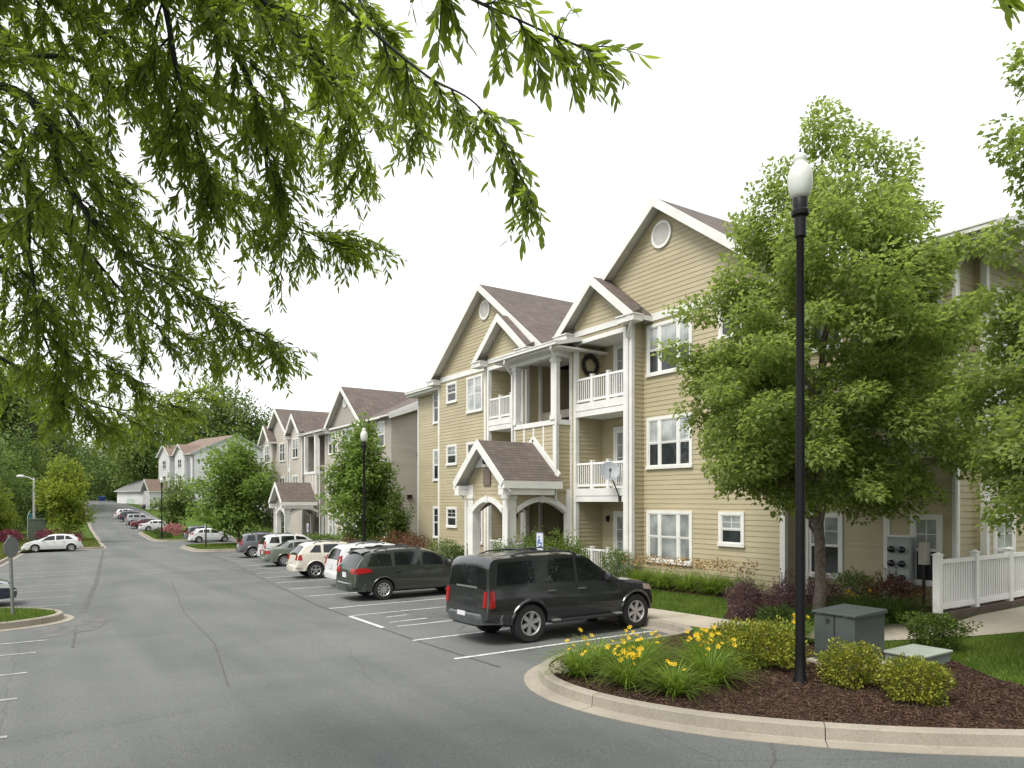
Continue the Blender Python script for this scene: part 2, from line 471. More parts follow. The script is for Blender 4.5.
def smooth_path(pts, closed=False, step=0.25):
    """round the corners of a path a little and resample it"""
    P = [Vector((p[0], p[1])) for p in pts]
    for _ in range(2):
        Q = [] if closed else [P[0]]
        rng = range(len(P)) if closed else range(len(P)-1)
        for i in rng:
            a, b = P[i], P[(i+1) % len(P)]
            L = (b-a).length
            t = min(0.25, 0.5/L) if L > 0 else .25
            Q += [a.lerp(b, t), a.lerp(b, 1-t)]
        if not closed: Q.append(P[-1])
        P = Q
    return P
def inset(pts, side, d=0.166):
    P = [Vector((p[0], p[1])) for p in pts]; out = []
    for i in range(len(P)):
        t = (P[min(i+1, len(P)-1)]-P[max(i-1, 0)]).normalized(); out.append((P[i].x-t.y*side*d, P[i].y+t.x*side*d))
    return out
def raised(name, pts, mat, hf, dx=1.5, skirt=0.3):
    bm = bmesh.new()
    vs = [bm.verts.new((p[0], p[1], 0)) for p in pts]
    bm.faces.new(vs)
    bmesh.ops.triangulate(bm, faces=bm.faces[:])
    xs = [p[0] for p in pts]; ys = [p[1] for p in pts]
    def cuts(lo, hi, extra):
        L = hi-lo; n = int(min(40, L/dx))
        return [lo+L*(i+1)/(n+1) for i in range(n)] + [e for e in extra if lo < e < hi]
    for x in cuts(min(xs), max(xs), [13, 17]):
        bmesh.ops.bisect_plane(bm, geom=bm.verts[:]+bm.edges[:]+bm.faces[:], plane_co=(x, 0, 0), plane_no=(1, 0, 0), dist=1e-4)
    for y in cuts(min(ys), max(ys), _GY):
        bmesh.ops.bisect_plane(bm, geom=bm.verts[:]+bm.edges[:]+bm.faces[:], plane_co=(0, y, 0), plane_no=(0, 1, 0), dist=1e-4)
    for v in bm.verts: v.co.z = hf(v.co.x, v.co.y)
    bmesh.ops.recalc_face_normals(bm, faces=bm.faces)
    for f in bm.faces:
        if f.normal.z < 0: f.normal_flip()
        f.smooth = True
    if skirt:
        es = [e for e in bm.edges if len(e.link_faces) == 1]
        r = bmesh.ops.extrude_edge_only(bm, edges=es)
        for v in r['geom']:
            if isinstance(v, bmesh.types.BMVert): v.co.z -= skirt
    me = bpy.data.meshes.new(name); bm.to_mesh(me); bm.free()
    me.materials.append(mat)
    o = bpy.data.objects.new(name, me); COL.objects.link(o)
    return structure(o)
def kerb(name, pts, side, closed=False, pan=0.24, seg=3.05):
    """concrete kerb with gutter pan swept along a path; side = +1 when the raised ground lies left of it"""
    P = smooth_path(pts, closed)
    Q = [P[0]]
    src = P + ([P[0]] if closed else [])
    for a, b in zip(src, src[1:]):
        n = max(1, int((b-a).length/0.3))
        Q += [a.lerp(b, (i+1)/n) for i in range(n)]
    prof = [(-pan, -0.03), (-pan, 0.008), (-0.012, 0.014), (0.0, 0.024), (0.018, 0.160), (0.036, 0.178), (0.17, 0.184), (0.172, 0.0)]
    mb = MB(); acc = 0.0; start = 0
    nrm = []
    for i in range(len(Q)):
        d = (Q[min(i+1, len(Q)-1)]-Q[max(i-1, 0)]).normalized()
        nrm.append(Vector((-d.y, d.x))*side)
    dist = [0.0]
    for a, b in zip(Q, Q[1:]): dist.append(dist[-1]+(b-a).length)
    total = dist[-1]
    def at(s):
        i = int(np.searchsorted(dist, s))
        i = min(max(i, 1), len(Q)-1)
        t = (s-dist[i-1])/max(1e-6, dist[i]-dist[i-1])
        return Q[i-1].lerp(Q[i], t), nrm[i-1].lerp(nrm[i], t).normalized()
    s = 0.0
    while s < total-0.05:
        e = min(total, s+seg)
        k = max(2, int((e-s)/0.3)+1)
        rows = []
        for i in range(k):
            p, n = at(s + 0.006 + (e-s-0.012)*i/(k-1))
            rows.append([(p.x+n.x*o, p.y+n.y*o, g(p.y+n.y*o)+z) for o, z in prof])
        b = len(mb.v); m = len(prof)
        for r in rows: mb.v.extend(r)
        for i in range(k-1):
            for j in range(m-1):
                mb.f.append((b+i*m+j, b+i*m+j+1, b+(i+1)*m+j+1, b+(i+1)*m+j)); mb.m.append(0)
        mb.f.append(tuple(b+j for j in range(m))); mb.m.append(0)
        mb.f.append(tuple(b+(k-1)*m+j for j in range(m))); mb.m.append(0)
        s = e
    return structure(mb.build(name, m_kerb, smooth=22, recalc=True))

ISLE = [(20, -4.0), (13, 0.6), (10.6, 2.45), (9.18, 3.5), (8.2, 4.35), (7.5, 5.15), (6.85, 6.1), (6.45, 7.2), (6.35, 8.2),
        (6.5, 9.0), (6.95, 9.75), (7.6, 10.2), (8.4, 10.45), (11.3, 10.5), (11.75, 10.9), (11.9, 11.4), (11.95, 20), (14.6, 46),
        (15.4, 55.5), (16.5, 57.2), (22, 57.6), (45, 57.8)]
ip = smooth_path(ISLE)
raised('lawn_bank', inset(ip, -1) + [(45, -6)], m_lawn, lift)
kerb('island_kerb', ISLE, -1)

LEFTISLE = [(-12, 20.6), (-1.0, 21.25), (0.05, 21.75), (0.55, 22.5), (0.5, 23.5), (-0.1, 24.6), (-0.8, 25.3), (-12, 25.5)]
raised('left_island', inset(smooth_path(LEFTISLE), 1), m_lawn, lambda x, y: g(y)+0.14)
kerb('left_island_kerb', LEFTISLE, 1)
LEFTLAWN = [(-5.0, 25.6), (-2.1, 50), (-1.3, 68.5), (-0.9, 71.2), (3.8, 71.5), (4.6, 72.1), (4.7, 73.5), (5.2, 90), (5.6, 112), (6.6, 150), (9.0, 198)]
raised('left_lawn', inset(smooth_path(LEFTLAWN), 1) + [(-60, 200), (-60, 25.6)], m_lawn,
       lambda x, y: g(y)+0.14+max(0, -x-6)*0.03, dx=4)
kerb('left_lawn_kerb', LEFTLAWN, 1)
ISLE_A = [(26, 59.2), (12, 58.7), (10.5, 59.0), (10.1, 60.2), (10.5, 69.6), (11.3, 71.0), (13, 71.4), (26, 71.8)]
raised('far_island', inset(smooth_path(ISLE_A), -1), m_lawn, lambda x, y: g(y)+0.14)
kerb('far_island_kerb', ISLE_A, -1)
ISLE_B = [(26, 83.2), (12, 82.7), (10.6, 83.1), (10.2, 84.4), (10.4, 101), (11.2, 102.6), (13, 103), (26, 103)]
raised('farther_island', inset(smooth_path(ISLE_B), -1), m_lawn, lambda x, y: g(y)+0.14)
kerb('farther_island_kerb', ISLE_B, -1)
raised('tree_island', [(-3.4, 5.0), (-1.1, 5.0), (-0.7, 6.4), (-1.1, 8.0), (-3.4, 8.0), (-3.8, 6.5)], m_lawn, lambda x, y: g(y)+0.14)
raised('back_lawn', [(16, 104), (40, 104), (60, 220), (20, 210), (16.6, 190)], m_lawn, lambda x, y: g(y)+0.05, dx=6)

def sheet(name, pts, mat, up, hf=lift, dx=0.6):
    return raised(name, pts, mat, lambda x, y: hf(x, y)+up, dx=dx, skirt=0.0)
# pavements
for k, (y0, y1) in enumerate([(10.75+1.52*i, 10.75+1.52*(i+1)-0.012) for i in range(24)]):
    x0 = 12.09 if y0 < 20 else 12.09+(y0-20)*0.1019
    x1 = 12.09 if y1 < 20 else 12.09+(y1-20)*0.1019
    sheet('pavement', [(x0, y0), (x0+1.28, y0), (x1+1.28, y1), (x1, y1)], m_walk, 0.010, dx=0.8)
path = [((12.09, 10.73), (13.37, 10.73)), ((12.2, 9.9), (13.5, 10.2)), ((12.75, 8.6), (14.0, 9.2)), ((13.5, 7.5), (14.9, 8.45)), ((14.6, 6.65), (15.6, 7.3)),
        ((15.8, 6.0), (16.6, 7.3)), ((18.2, 5.55), (18.9, 7.3)), ((20.5, 5.2), (20.8, 7.3)), ((23, 4.9), (23, 7.3)), ((26, 4.6), (26, 7.3))]
for (a, b), (c, d) in zip(path, path[1:]):
    sheet('pavement', [a, c, d, b], m_walk, 0.014, dx=0.8)
sheet('kerb_apron', [(6.72, 9.1), (7.15, 9.0), (8.1, 9.45), (8.6, 10.22), (7.62, 9.98), (7.05, 9.6)], m_walk, 0.016)
# beds of bark mulch
BED = [p for p in inset(ip, -1, 0.168) if p[0] < 11.4 and p[1] > 2.0]
sheet('mulch_bed', [(12.2, 1.4)] + BED + [ (11.65, 10.0), (12.0, 9.8), (12.3, 8.9), (12.6, 7.6), (13.0, 6.1), (12.0, 4.9), (11.7, 4.0)], m_mulch, 0.006, dx=0.5)
sheet('mulch_bed', [(13.45, 11.3), (13.5, 10.3), (14.1, 9.3), (14.9, 8.6), (15.5, 7.6), (18.6, 7.45), (18.6, 7.9), (17.7, 8.1), (17.6, 12.2), (16.8, 12.2), (16.8, 20.6), (15.75, 20.6), (15.6, 12.9), (14.4, 11.9)], m_mulch, 0.008, dx=0.5)
sheet('mulch_bed', [(16.8, 23.6), (16.8, 40), (15.3, 40), (14.9, 32), (14.6, 24)], m_mulch, 0.008, dx=0.8)

# painted lines and tar seams
def strip(mb, a, b, w, z=0.007, n=None):
    a, b = Vector(a), Vector(b)
    d = (b-a).normalized(); s = Vector((-d.y, d.x))*(w/2)
    n = n or max(1, int((b-a).length/1.5))
    for i in range(n):
        p, q = a.lerp(b, i/n), a.lerp(b, (i+1)/n)
        mb.quad(*[(k.x, k.y, g(k.y)+z) for k in (p-s, q-s, q+s, p+s)])
mb = MB()
strip(mb, (6.45, 11.69), (11.55, 11.70), 0.11)
strip(mb, (6.66, 13.92), (11.55, 13.98), 0.10)
strip(mb, (6.98, 20.18), (11.65, 20.25), 0.10)
strip(mb, (6.90, 18.31), (6.84, 15.93), 0.12)
strip(mb, (7.2, 15.9), (11.5, 15.95), 0.08)
strip(mb, (7.0, 18.35), (11.5, 18.4), 0.08)
for k in (0, 2): strip(mb, (7.3+k*1.2, 16.6), (8.4+k*1.2, 16.7), 0.08); strip(mb, (7.6+k*1.1, 17.5), (8.3+k*1.1, 17.6), 0.07)
y = 23.7
while y < 56:
    x = 7.0+(y-20)*0.1; strip(mb, (x, y), (x+4.5, y+0.1), 0.10); y += 2.78
structure(mb.build('parking_marking', m_line))
mb = MB()
for y, x in ((10.9, -0.35), (13.1, -0.3), (15.2, -0.2), (17.4, -0.08), (19.0, 0.12)): strip(mb, (-6, y), (x, y), 0.11)
y = 26.4
while y < 70:
    x = 0.65+(y-25)*0.075; strip(mb, (x-5.2, y), (x, y), 0.10); y += 2.75
structure(mb.build('parking_marking', m_line_worn))
mb = MB()
def seam(pts, w): 
    for a, b in zip(pts, pts[1:]): strip(mb, a, b, w, 0.006)
seam([(6.75, 10.6), (6.72, 13.8), (6.95, 21), (8.2, 34), (9.6, 46), (10.2, 56)], 0.06)
seam([(0.55, 17.5), (0.75, 21.0)], 0.05); seam([(1.0, 24), (1.9, 34), (2.9, 48), (4.4, 69)], 0.16)
seam([(7.25, 5.38), (6.7, 4.9), (6.1, 4.62), (5.2, 4.0)], 0.02)
seam([(4.4, 37.4), (6.5, 37.7), (9.5, 37.2)], 0.09)
seam([(2.5, 12.0), (3.1, 16.2), (3.4, 22), (4.6, 33)], 0.022)
structure(mb.build('tar_seam', m_seam))
mb = MB()      # the patch of darker mix at the left island's mouth
mb.poly([(x, y, g(y)+0.005) for x, y in ((0.0, 19.3), (1.1, 20.0), (1.6, 21.7), (1.5, 23.2), (1.15, 22.6), (0.75, 21.5), (-0.2, 20.8))])
structure(mb.build('road_patch', M('dark_asphalt', (0.105, 0.104, 0.10), 0.85, var=0.3, scale=4)))

# grass blades, mulch chips
def inside(px, py, poly):
    c = np.zeros(len(px), bool); n = len(poly)
    for i in range(n):
        (x1, y1), (x2, y2) = poly[i], poly[i-1]
        k = ((y1 > py) != (y2 > py)) & (px < (x2-x1)*(py-y1)/(y2-y1+1e-12)+x1)
        c ^= k
    return c
gv = np.vectorize(g); lv = np.vectorize(lift)
def scatter(poly, n, rng):
    xs = [p[0] for p in poly]; ys = [p[1] for p in poly]
    x = rng.uniform(min(xs), max(xs), n*3); y = rng.uniform(min(ys), max(ys), n*3)
    k = inside(x, y, poly); return x[k][:n], y[k][:n]
def blades(name, polys, mat, hf, h=0.065, w=0.012, seed=1):
    rng = np.random.default_rng(seed); VV = []
    for poly, n in polys:
        x, y = scatter(poly, n, rng); z = hf(x, y); n = len(x)
        a = rng.uniform(0, 2*np.pi, n); hh = h*rng.uniform(0.5, 1.25, n)
        lean = rng.normal(0, 0.5, (n, 2))*hh[:, None]
        b = np.stack([x, y, z-0.01], 1); s = np.stack([np.cos(a)*w/2, np.sin(a)*w/2, 0*a], 1)
        t = b + np.stack([lean[:, 0], lean[:, 1], hh+0.01], 1)
        VV.append(np.stack([b-s, b+s, t], 1).reshape(-1, 3))
    V = np.concatenate(VV); F = np.arange(len(V)).reshape(-1, 3)
    return arrays_mesh(name, V, F, mat)
m_grass = leaf_mat('grass_blades', (0.065, 0.122, 0.014), (0.165, 0.24, 0.034), (0.14, 0.22, 0.03), 0.3, clump=0.8)
stuff(blades('grass', [([(13.4, 11.0), (13.4, 20.2), (15.6, 20.4), (15.55, 13.0), (14.4, 12.0), (13.45, 11.4)], 44000),
                       ([(11.75, 4.05), (12.05, 4.9), (13.05, 6.1), (12.85, 7.3), (13.45, 7.4), (14.5, 6.5), (15.8, 5.9), (20.5, 5.1), (20.5, 1.5), (13, 1.6)], 75000),
                       ([(13.5, 23), (14.5, 24), (14.9, 32), (13.9, 24)], 3000),
                       ([(16, 36), (18, 36), (18, 41), (15.8, 41)], 6000)], m_grass, lv, 0.07, 0.014),
      'mown green lawn between the pavement and the tan building', 'grass')
stuff(blades('grass', [([(-6, 20.95), (-0.9, 21.35), (-0.1, 21.85), (0.35, 22.5), (0.3, 23.4), (-0.2, 24.4), (-0.9, 25.0), (-6, 25.2)], 22000)], m_grass,
             lambda x, y: gv(y)+0.14, 0.09, 0.02, 3), 'mown grass on the small island at the left edge of the road', 'grass')
stuff(blades('grass', [([(10.4, 59.3), (10.4, 60.4), (10.8, 69.4), (11.5, 70.7), (20, 71.2), (20, 59.3)], 14000),
                       ([(10.6, 83.4), (10.5, 84.6), (10.7, 100.8), (11.5, 102.3), (20, 102.7), (20, 83.4)], 16000)], m_grass,
             lambda x, y: gv(y)+0.14, 0.14, 0.05, 4), 'grass on the two far kerbed islands right of the road', 'grass')
stuff(blades('grass', [([(-5.0, 26), (-2.4, 50), (-1.6, 68.5), (-1.2, 71.5), (3.6, 71.8), (4.3, 72.4), (4.9, 90), (-12, 90), (-14, 26)], 34000)],
             leaf_mat('meadow_blades', (0.075, 0.10, 0.016), (0.19, 0.205, 0.04), (0.16, 0.2, 0.03), 0.3, clump=0.3),
             lambda x, y: gv(y)+0.14+np.maximum(0, -x-6)*0.03, 0.28, 0.06, 5), 'longer yellowish grass on the verge left of the car park', 'grass')
def chips():
    rng = np.random.default_rng(8)
    poly = BED + [(11.65, 10.0), (12.3, 8.9), (13.0, 6.1), (12.0, 4.9), (11.7, 4.0), (12.2, 1.4)]
    x, y = scatter(poly, 30000, rng); n = len(x); z = lv(x, y)+0.012
    a = rng.uniform(0, 6.28, n); L = rng.uniform(0.006, 0.028, n); w = rng.uniform(0.003, 0.008, n)
    t = rng.normal(0, 0.35, n)
    d = np.stack([np.cos(a), np.sin(a), t], 1)*L[:, None]; s = np.stack([-np.sin(a), np.cos(a), rng.normal(0, 0.5, n)], 1)*w[:, None]
    c = np.stack([x, y, z+rng.uniform(0, 0.018, n)], 1)
    V = np.stack([c-d-s, c+d-s, c+d+s, c-d+s], 1).reshape(-1, 3)
    stuff(arrays_mesh('mulch', V, np.arange(len(V)).reshape(-1, 4), leaf_mat('mulch_chips', (0.024, 0.014, 0.009), (0.110, 0.066, 0.044), (0.02, 0.01, 0.01), 0.02, 0.9, 4)),
          'loose dark brown bark mulch in the kerbed island bed', 'mulch')
chips()

# ---------------------------------------------------------------- building kit
COURSE = 0.152
def interval(poly, z):
    us = []
    n = len(poly)
    for i in range(n):
        (u1, z1), (u2, z2) = poly[i], poly[(i+1) % n]
        if abs(z1-z2) < 1e-9:
            if abs(z1-z) < 1e-6: us += [u1, u2]
            continue
        t = (z-z1)/(z2-z1)
        if -1e-9 <= t <= 1+1e-9: us.append(u1+(u2-u1)*t)
    return (min(us), max(us)) if us else None
def siding(mb, o, t, n, poly, mi=0, course=COURSE, lip=0.013):
    """lap siding over a convex outline given as (u, z) in the wall's own frame: every course is a tilted board with a lip"""
    z0, z1 = min(p[1] for p in poly), max(p[1] for p in poly)
    zs = sorted(set([z0, z1] + [p[1] for p in poly] + [k*course for k in range(int(math.floor(z0/course)), int(z1/course)+2) if z0 < k*course < z1]))
    def P(u, k, z): return (o[0]+t[0]*u+n[0]*k, o[1]+t[1]*u+n[1]*k, z)
    for a, b in zip(zs, zs[1:]):
        if b-a < 1e-4: continue
        ia, ib = interval(poly, a+1e-6), interval(poly, b-1e-6)
        if not ia or not ib: continue
        fa = 1-((a/course) % 1.0) if abs((a/course)-round(a/course)) > 1e-6 else 1.0
        fb = 1-(b/course % 1.0) if abs((b/course)-round(b/course)) > 1e-6 else 0.0
        ka, kb = 0.004+lip*fa, 0.004+lip*fb
        mb.quad(P(ia[0], ka, a), P(ia[1], ka, a), P(ib[1], kb, b), P(ib[0], kb, b), mi)
        if fa == 1.0: mb.quad(P(ia[0], 0.004, a), P(ia[1], 0.004, a), P(ia[1], ka, a), P(ia[0], ka, a), mi)

FX = ((0, 1), (-1, 0))      # wall facing the road: runs along +Y, outward -X
FY = ((1, 0), (0, -1))      # wall facing the camera's side: runs along +X, outward -Y
FYB = ((1, 0), (0, 1))
class House:
    def __init__(self, name, label, group, origin, rot, wall, trim, roof, base_z, light=None):
        self.root = empty(name, origin, (0, 0, rot))
        tag(self.root, label, 'building', group)
        self.o = origin if rot == 0 else (0, 0, 0)
        self.wm, self.tm, self.rm, self.z0 = wall, trim, roof, base_z
        self.light = light or wall
        self.rot = rot
    def part(self, name, mb, mats, parent=None, **k):
        return mb.build(name, mats, parent or self.root, off=self.o, **k)
    def wall(self, frame, x, y, poly, mat=None):
        mb = MB(); t, n = frame
        siding(mb, (x, y), t, n, poly)
        return self.part('wall', mb, mat or self.wm)
    def window(self, frame, x, y, u0, u1, z0, z1, cols=(1,), blind=0, grid=True, split=0.5):
        """frame boards, sash rails and muntins; the panes are a child"""
        t, n = frame; o = (x, y)
        fr = MB(); b = 0.10
        fr.obox(o, t, n, u0-b, u1+b, 0.0, 0.062, z1, z1+b); fr.obox(o, t, n, u0-b-0.02, u1+b+0.02, 0.0, 0.085, z0-b, z0)
        fr.obox(o, t, n, u0-b, u0, 0.0, 0.06, z0, z1); fr.obox(o, t, n, u1, u1+b, 0.0, 0.06, z0, z1)
        W = sum(cols); edges = [u0]
        for c in cols: edges.append(edges[-1]+(u1-u0)*c/W)
        for e in edges[1:-1]: fr.obox(o, t, n, e-0.045, e+0.045, 0.0, 0.054, z0, z1)
        zm = z0+(z1-z0)*split
        gl = MB()
        for a, c in zip(edges, edges[1:]):
            a2 = a+(0.045 if a != u0 else 0); c2 = c-(0.045 if c != u1 else 0)
            for s0, s1, k in ((z0, zm, 0.036), (zm, z1, 0.046)):
                fr.obox(o, t, n, a2, c2, 0.0, k, s1-0.035, s1); fr.obox(o, t, n, a2, c2, 0.0, k, s0, s0+0.035)
                fr.obox(o, t, n, a2, a2+0.035, 0.0, k-0.002, s0+0.035, s1-0.035); fr.obox(o, t, n, c2-0.035, c2, 0.0, k-0.002, s0+0.035, s1-0.035)
                if grid:
                    m_ = (a2+c2)/2; fr.obox(o, t, n, m_-0.009, m_+0.009, 0.0, k-0.014, s0+0.03, s1-0.03)
                    zc = (s0+s1)/2; fr.obox(o, t, n, a2+0.03, c2-0.03, 0.0, k-0.016, zc-0.009, zc+0.009)
            mi_hi, mi_lo = {0: (0, 0), 1: (1, 0), 2: (1, 1), 3: (2, 2), 4: (2, 0)}[blind]
            gl.obox(o, t, n, a2+0.03, c2-0.03, 0.024, 0.027, z0+0.03, zm-0.03, mi_lo)
            gl.obox(o, t, n, a2+0.03, c2-0.03, 0.024, 0.027, zm+0.03, z1-0.03, mi_hi)
        f = self.part('window', fr, self.tm)
        self.part('pane', gl, [m_glass, m_blind, m_drape], f)
        return f
    def door(self, frame, x, y, u0, u1, z0, z1, leaves=2):
        t, n = frame; o = (x, y); fr = MB(); b = 0.10
        fr.obox(o, t, n, u0-b, u1+b, 0.0, 0.06, z1, z1+b)
        fr.obox(o, t, n, u0-b, u0, 0.0, 0.058, z0, z1); fr.obox(o, t, n, u1, u1+b, 0.0, 0.058, z0, z1)
        w = (u1-u0)/leaves
        for k in range(leaves):
            a, c = u0+k*w, u0+(k+1)*w
            fr.obox(o, t, n, a, a+0.1, 0, 0.045, z0, z1); fr.obox(o, t, n, c-0.1, c, 0, 0.045, z0, z1)
            fr.obox(o, t, n, a+0.1, c-0.1, 0, 0.043, z1-0.12, z1); fr.obox(o, t, n, a+0.1, c-0.1, 0, 0.043, z0, z0+0.22)
            for q in (1, 2, 3):
                zz = z0+0.22+(z1-z0-0.34)*q/4; fr.obox(o, t, n, a+0.1, c-0.1, 0.0, 0.034, zz-0.012, zz+0.012)
            fr.obox(o, t, n, (a+c)/2-0.012, (a+c)/2+0.012, 0.0, 0.036, z0+0.2, z1-0.1)
        d = self.part('door', fr, self.tm)
        gl = MB(); gl.obox(o, t, n, u0+0.08, u1-0.08, 0.018, 0.022, z0+0.2, z1-0.1)
        self.part('pane', gl, m_blind, d)
    def trim(self, name, boxes, mat=None):
        for b in boxes:
            mb = MB(); mb.box(*b); self.part(name, mb, mat or self.tm)
    def gable_roof(self, xa, xb, yc, half, ze, zp, name='gable_roof', th=0.16):
        """ridge along X from the front overhang xa to the back xb; white rake boards and soffit"""
        mb = MB()
        for s in (-1, 1):
            e, p = (yc+s*half, ze), (yc, zp)
            a, b, c, d = (xa, e[0], e[1]), (xb, e[0], e[1]), (xb, p[0], p[1]), (xa, p[0], p[1])
            lo = [(q[0], q[1], q[2]-th) for q in (a, b, c, d)]
            mb.quad(a, b, c, d, 0) if s > 0 else mb.quad(d, c, b, a, 0)
            mb.quad(*lo, 1)
            mb.quad(a, b, lo[1], lo[0], 1); mb.quad(a, d, lo[3], lo[0], 1); mb.quad(b, c, lo[2], lo[1], 1)
        r = self.part(name, mb, [self.rm, m_soffit])
        rk = MB(); L = math.hypot(half, zp-ze)
        for s in (-1, 1):
            cz, sy = half/L, (zp-ze)/L
            a = Vector((xa-0.022, yc+s*half, ze)); b = Vector((xa-0.022, yc, zp))
            nrm = Vector((0, s*sy, cz))
            w = 0.24
            q = [a+nrm*0.02, b+Vector((0, 0, 0.02/cz)), b-Vector((0, 0, w/cz)), a-nrm*w]
            k = [p+Vector((0.04, 0, 0)) for p in q]
            rk.add(q+k, [(0,1,2,3), (7,6,5,4), (0,4,5,1), (1,5,6,2), (2,6,7,3), (3,7,4,0)])
        self.part('rake_board', rk, self.tm, recalc=True)
        return r
    def eave_return(self, xw, xa, yc, half, ze):
        """the small boxed ends at the foot of a gable's rakes"""
        for s in (-1, 1):
            mb = MB()
            y0, y1 = yc+s*(half+0.03), yc+s*(half-0.75)
            a, b = min(y0, y1), max(y0, y1)
            mb.box(xa-0.01, xw+0.02, a, b, ze-0.36, ze-0.17, 0)
            mb.box(xa-0.05, xw+0.02, a-0.03, b+0.03, ze-0.17, ze-0.13, 0)
            mb.add([(xa-0.05, a, ze-0.13), (xa-0.05, b, ze-0.13), (xw, b, ze-0.13), (xw, a, ze-0.13), (xw, a, ze+0.1), (xw, b, ze+0.1)],
                   [(0,1,5,4), (0,4,3), (1,2,5)], 1)
            self.part('eave_return', mb, [self.tm, self.rm])
    def vent(self, x, yc, zc, r):
        mb = MB(); seg = 28; vs = []
        for rr, k in ((r-0.09, 0.02), (r-0.09, 0.055), (r, 0.055), (r, 0.0)):
            for i in range(seg):
                a = 2*math.pi*i/seg; vs.append((x-k, yc+rr*math.cos(a), zc+rr*math.sin(a)))
        fs = [(j*seg+i, j*seg+(i+1) % seg, (j+1)*seg+(i+1) % seg, (j+1)*seg+i) for j in range(3) for i in range(seg)]
        mb.add(vs, fs)
        o = self.part('vent', mb, self.tm, smooth=40)
        sl = MB(); n = 11
        for i in range(n):
            z = zc+(r-0.1)*(-1+2*(i+0.5)/n); hw = math.sqrt(max(0.0, (r-0.09)**2-(z-zc)**2)); dz = (r-0.1)/n
            sl.add([(x-0.016, yc-hw, z+dz), (x-0.016, yc+hw, z+dz), (x-0.045, yc+hw, z-dz), (x-0.045, yc-hw, z-dz)], [(0,1,2,3)])
        self.part('louvre', sl, m_soffit, o)
    def railing(self, frame, x, y, u0, u1, z0, h=0.95, posts=(), pitch=0.115, thick=0.03):
        t, n = frame; o = (x, y); mb = MB()
        mb.obox(o, t, n, u0, u1, -0.03, 0.03, z0+h-0.075, z0+h); mb.obox(o, t, n, u0, u1, -0.025, 0.025, z0+0.07, z0+0.15)
        k = u0+pitch/2
        while k < u1:
            mb.obox(o, t, n, k-thick/2, k+thick/2, -thick/2, thick/2, z0+0.15, z0+h-0.075); k += pitch
        for p in posts:
            mb.obox(o, t, n, p-0.06, p+0.06, -0.06, 0.06, z0, z0+h+0.06); mb.obox(o, t, n, p-0.075, p+0.075, -0.075, 0.075, z0+h+0.06, z0+h+0.085)
        return self.part('railing', mb, m_vinyl)
    def downspout(self, pts):
        mb = MB(); mb.tube(pts, 0.045, 6)
        return self.part('downspout', mb, self.tm)
    def gutter(self, x, y0, y1, z):
        mb = MB(); mb.box(x-0.12, x, y0, y1, z-0.13, z)
        mb.box(x-0.14, x-0.12, y0, y1, z-0.03, z+0.005)
        return self.part('gutter', mb, self.tm)
    def shed(self, xa, xb, y0, y1, za, zb, name='roof', th=0.14):
        mb = MB()
        a, b, c, d = (xa, y0, za), (xb, y0, zb), (xb, y1, zb), (xa, y1, za)
        lo = [(q[0], q[1], q[2]-th) for q in (a, b, c, d)]
        mb.quad(a, b, c, d, 0); mb.quad(*lo, 1)
        mb.quad(a, b, lo[1], lo[0], 1); mb.quad(a, d, lo[3], lo[0], 1); mb.quad(d, c, lo[2], lo[3], 1); mb.quad(b, c, lo[2], lo[1], 1)
        return self.part(name, mb, [self.rm, m_soffit])
    def balcony(self, xf, xb, y0, y1, f0, storeys, z_top, door_u, rail=True):
        """front strips, slabs, recess walls, doors and railings of one stack of balconies"""
        e = 0.33
        zb = self.z0
        for a, b in ((y0, y0+e), (y1-e, y1)):
            self.wall(FX, xf, 0, [(a, zb), (b, zb), (b, z_top), (a, z_top)])
        self.wall(FX, xf, 0, [(y0+e, f0+2*3.05+2.22), (y1-e, f0+2*3.05+2.22), (y1-e, z_top), (y0+e, z_top)])
        self.trim('corner_board', [(xf-0.035, xf+0.10, y0-0.035, y0+0.11, zb, z_top), (xf-0.035, xf+0.10, y1-0.11, y1+0.035, zb, z_top)])
        self.trim('opening_trim', [(xf-0.045, xf+0.12, y0+e-0.1, y0+e+0.03, zb, f0+8.32), (xf-0.045, xf+0.12, y1-e-0.03, y1-e+0.1, zb, f0+8.32),
                                   (xf-0.042, xf+0.12, y0+e+0.03, y1-e-0.03, f0+8.17, f0+8.32)])
        self.wall(FY, 0, y1-e+0.0, [(xf+0.1, zb), (xb, zb), (xb, f0+8.25), (xf+0.1, f0+8.25)])
        self.wall(FYB, 0, y0+e, [(xf+0.1, zb), (xb, zb), (xb, f0+8.25), (xf+0.1, f0+8.25)])
        self.wall(FX, xb, 0, [(y0+e, zb), (y1-e, zb), (y1-e, f0+8.25), (y0+e, f0+8.25)])
        self.trim('ceiling', [(xf+0.12, xb, y0+e+0.03, y1-e-0.03, f0+8.22, f0+8.27)], m_soffit)
        for k in range(storeys):
            f = f0+k*3.05
            if k: self.trim('balcony_floor', [(xf-0.02, xb-0.03, y0+e+0.032, y1-e-0.032, f-0.56, f-0.36), (xf-0.035, xb-0.03, y0+e+0.032, y1-e-0.032, f-0.35, f-0.09)])
            self.door(FX, xb, 0, door_u[0], door_u[1], f-0.09+0.02, f+2.05)
            w = y1-y0-2*e
            self.railing(FX, xf+0.05, 0, y0+e+0.035, y1-e-0.035, f-0.09, 0.92, posts=(y0+e+w/3, y0+e+2*w/3))
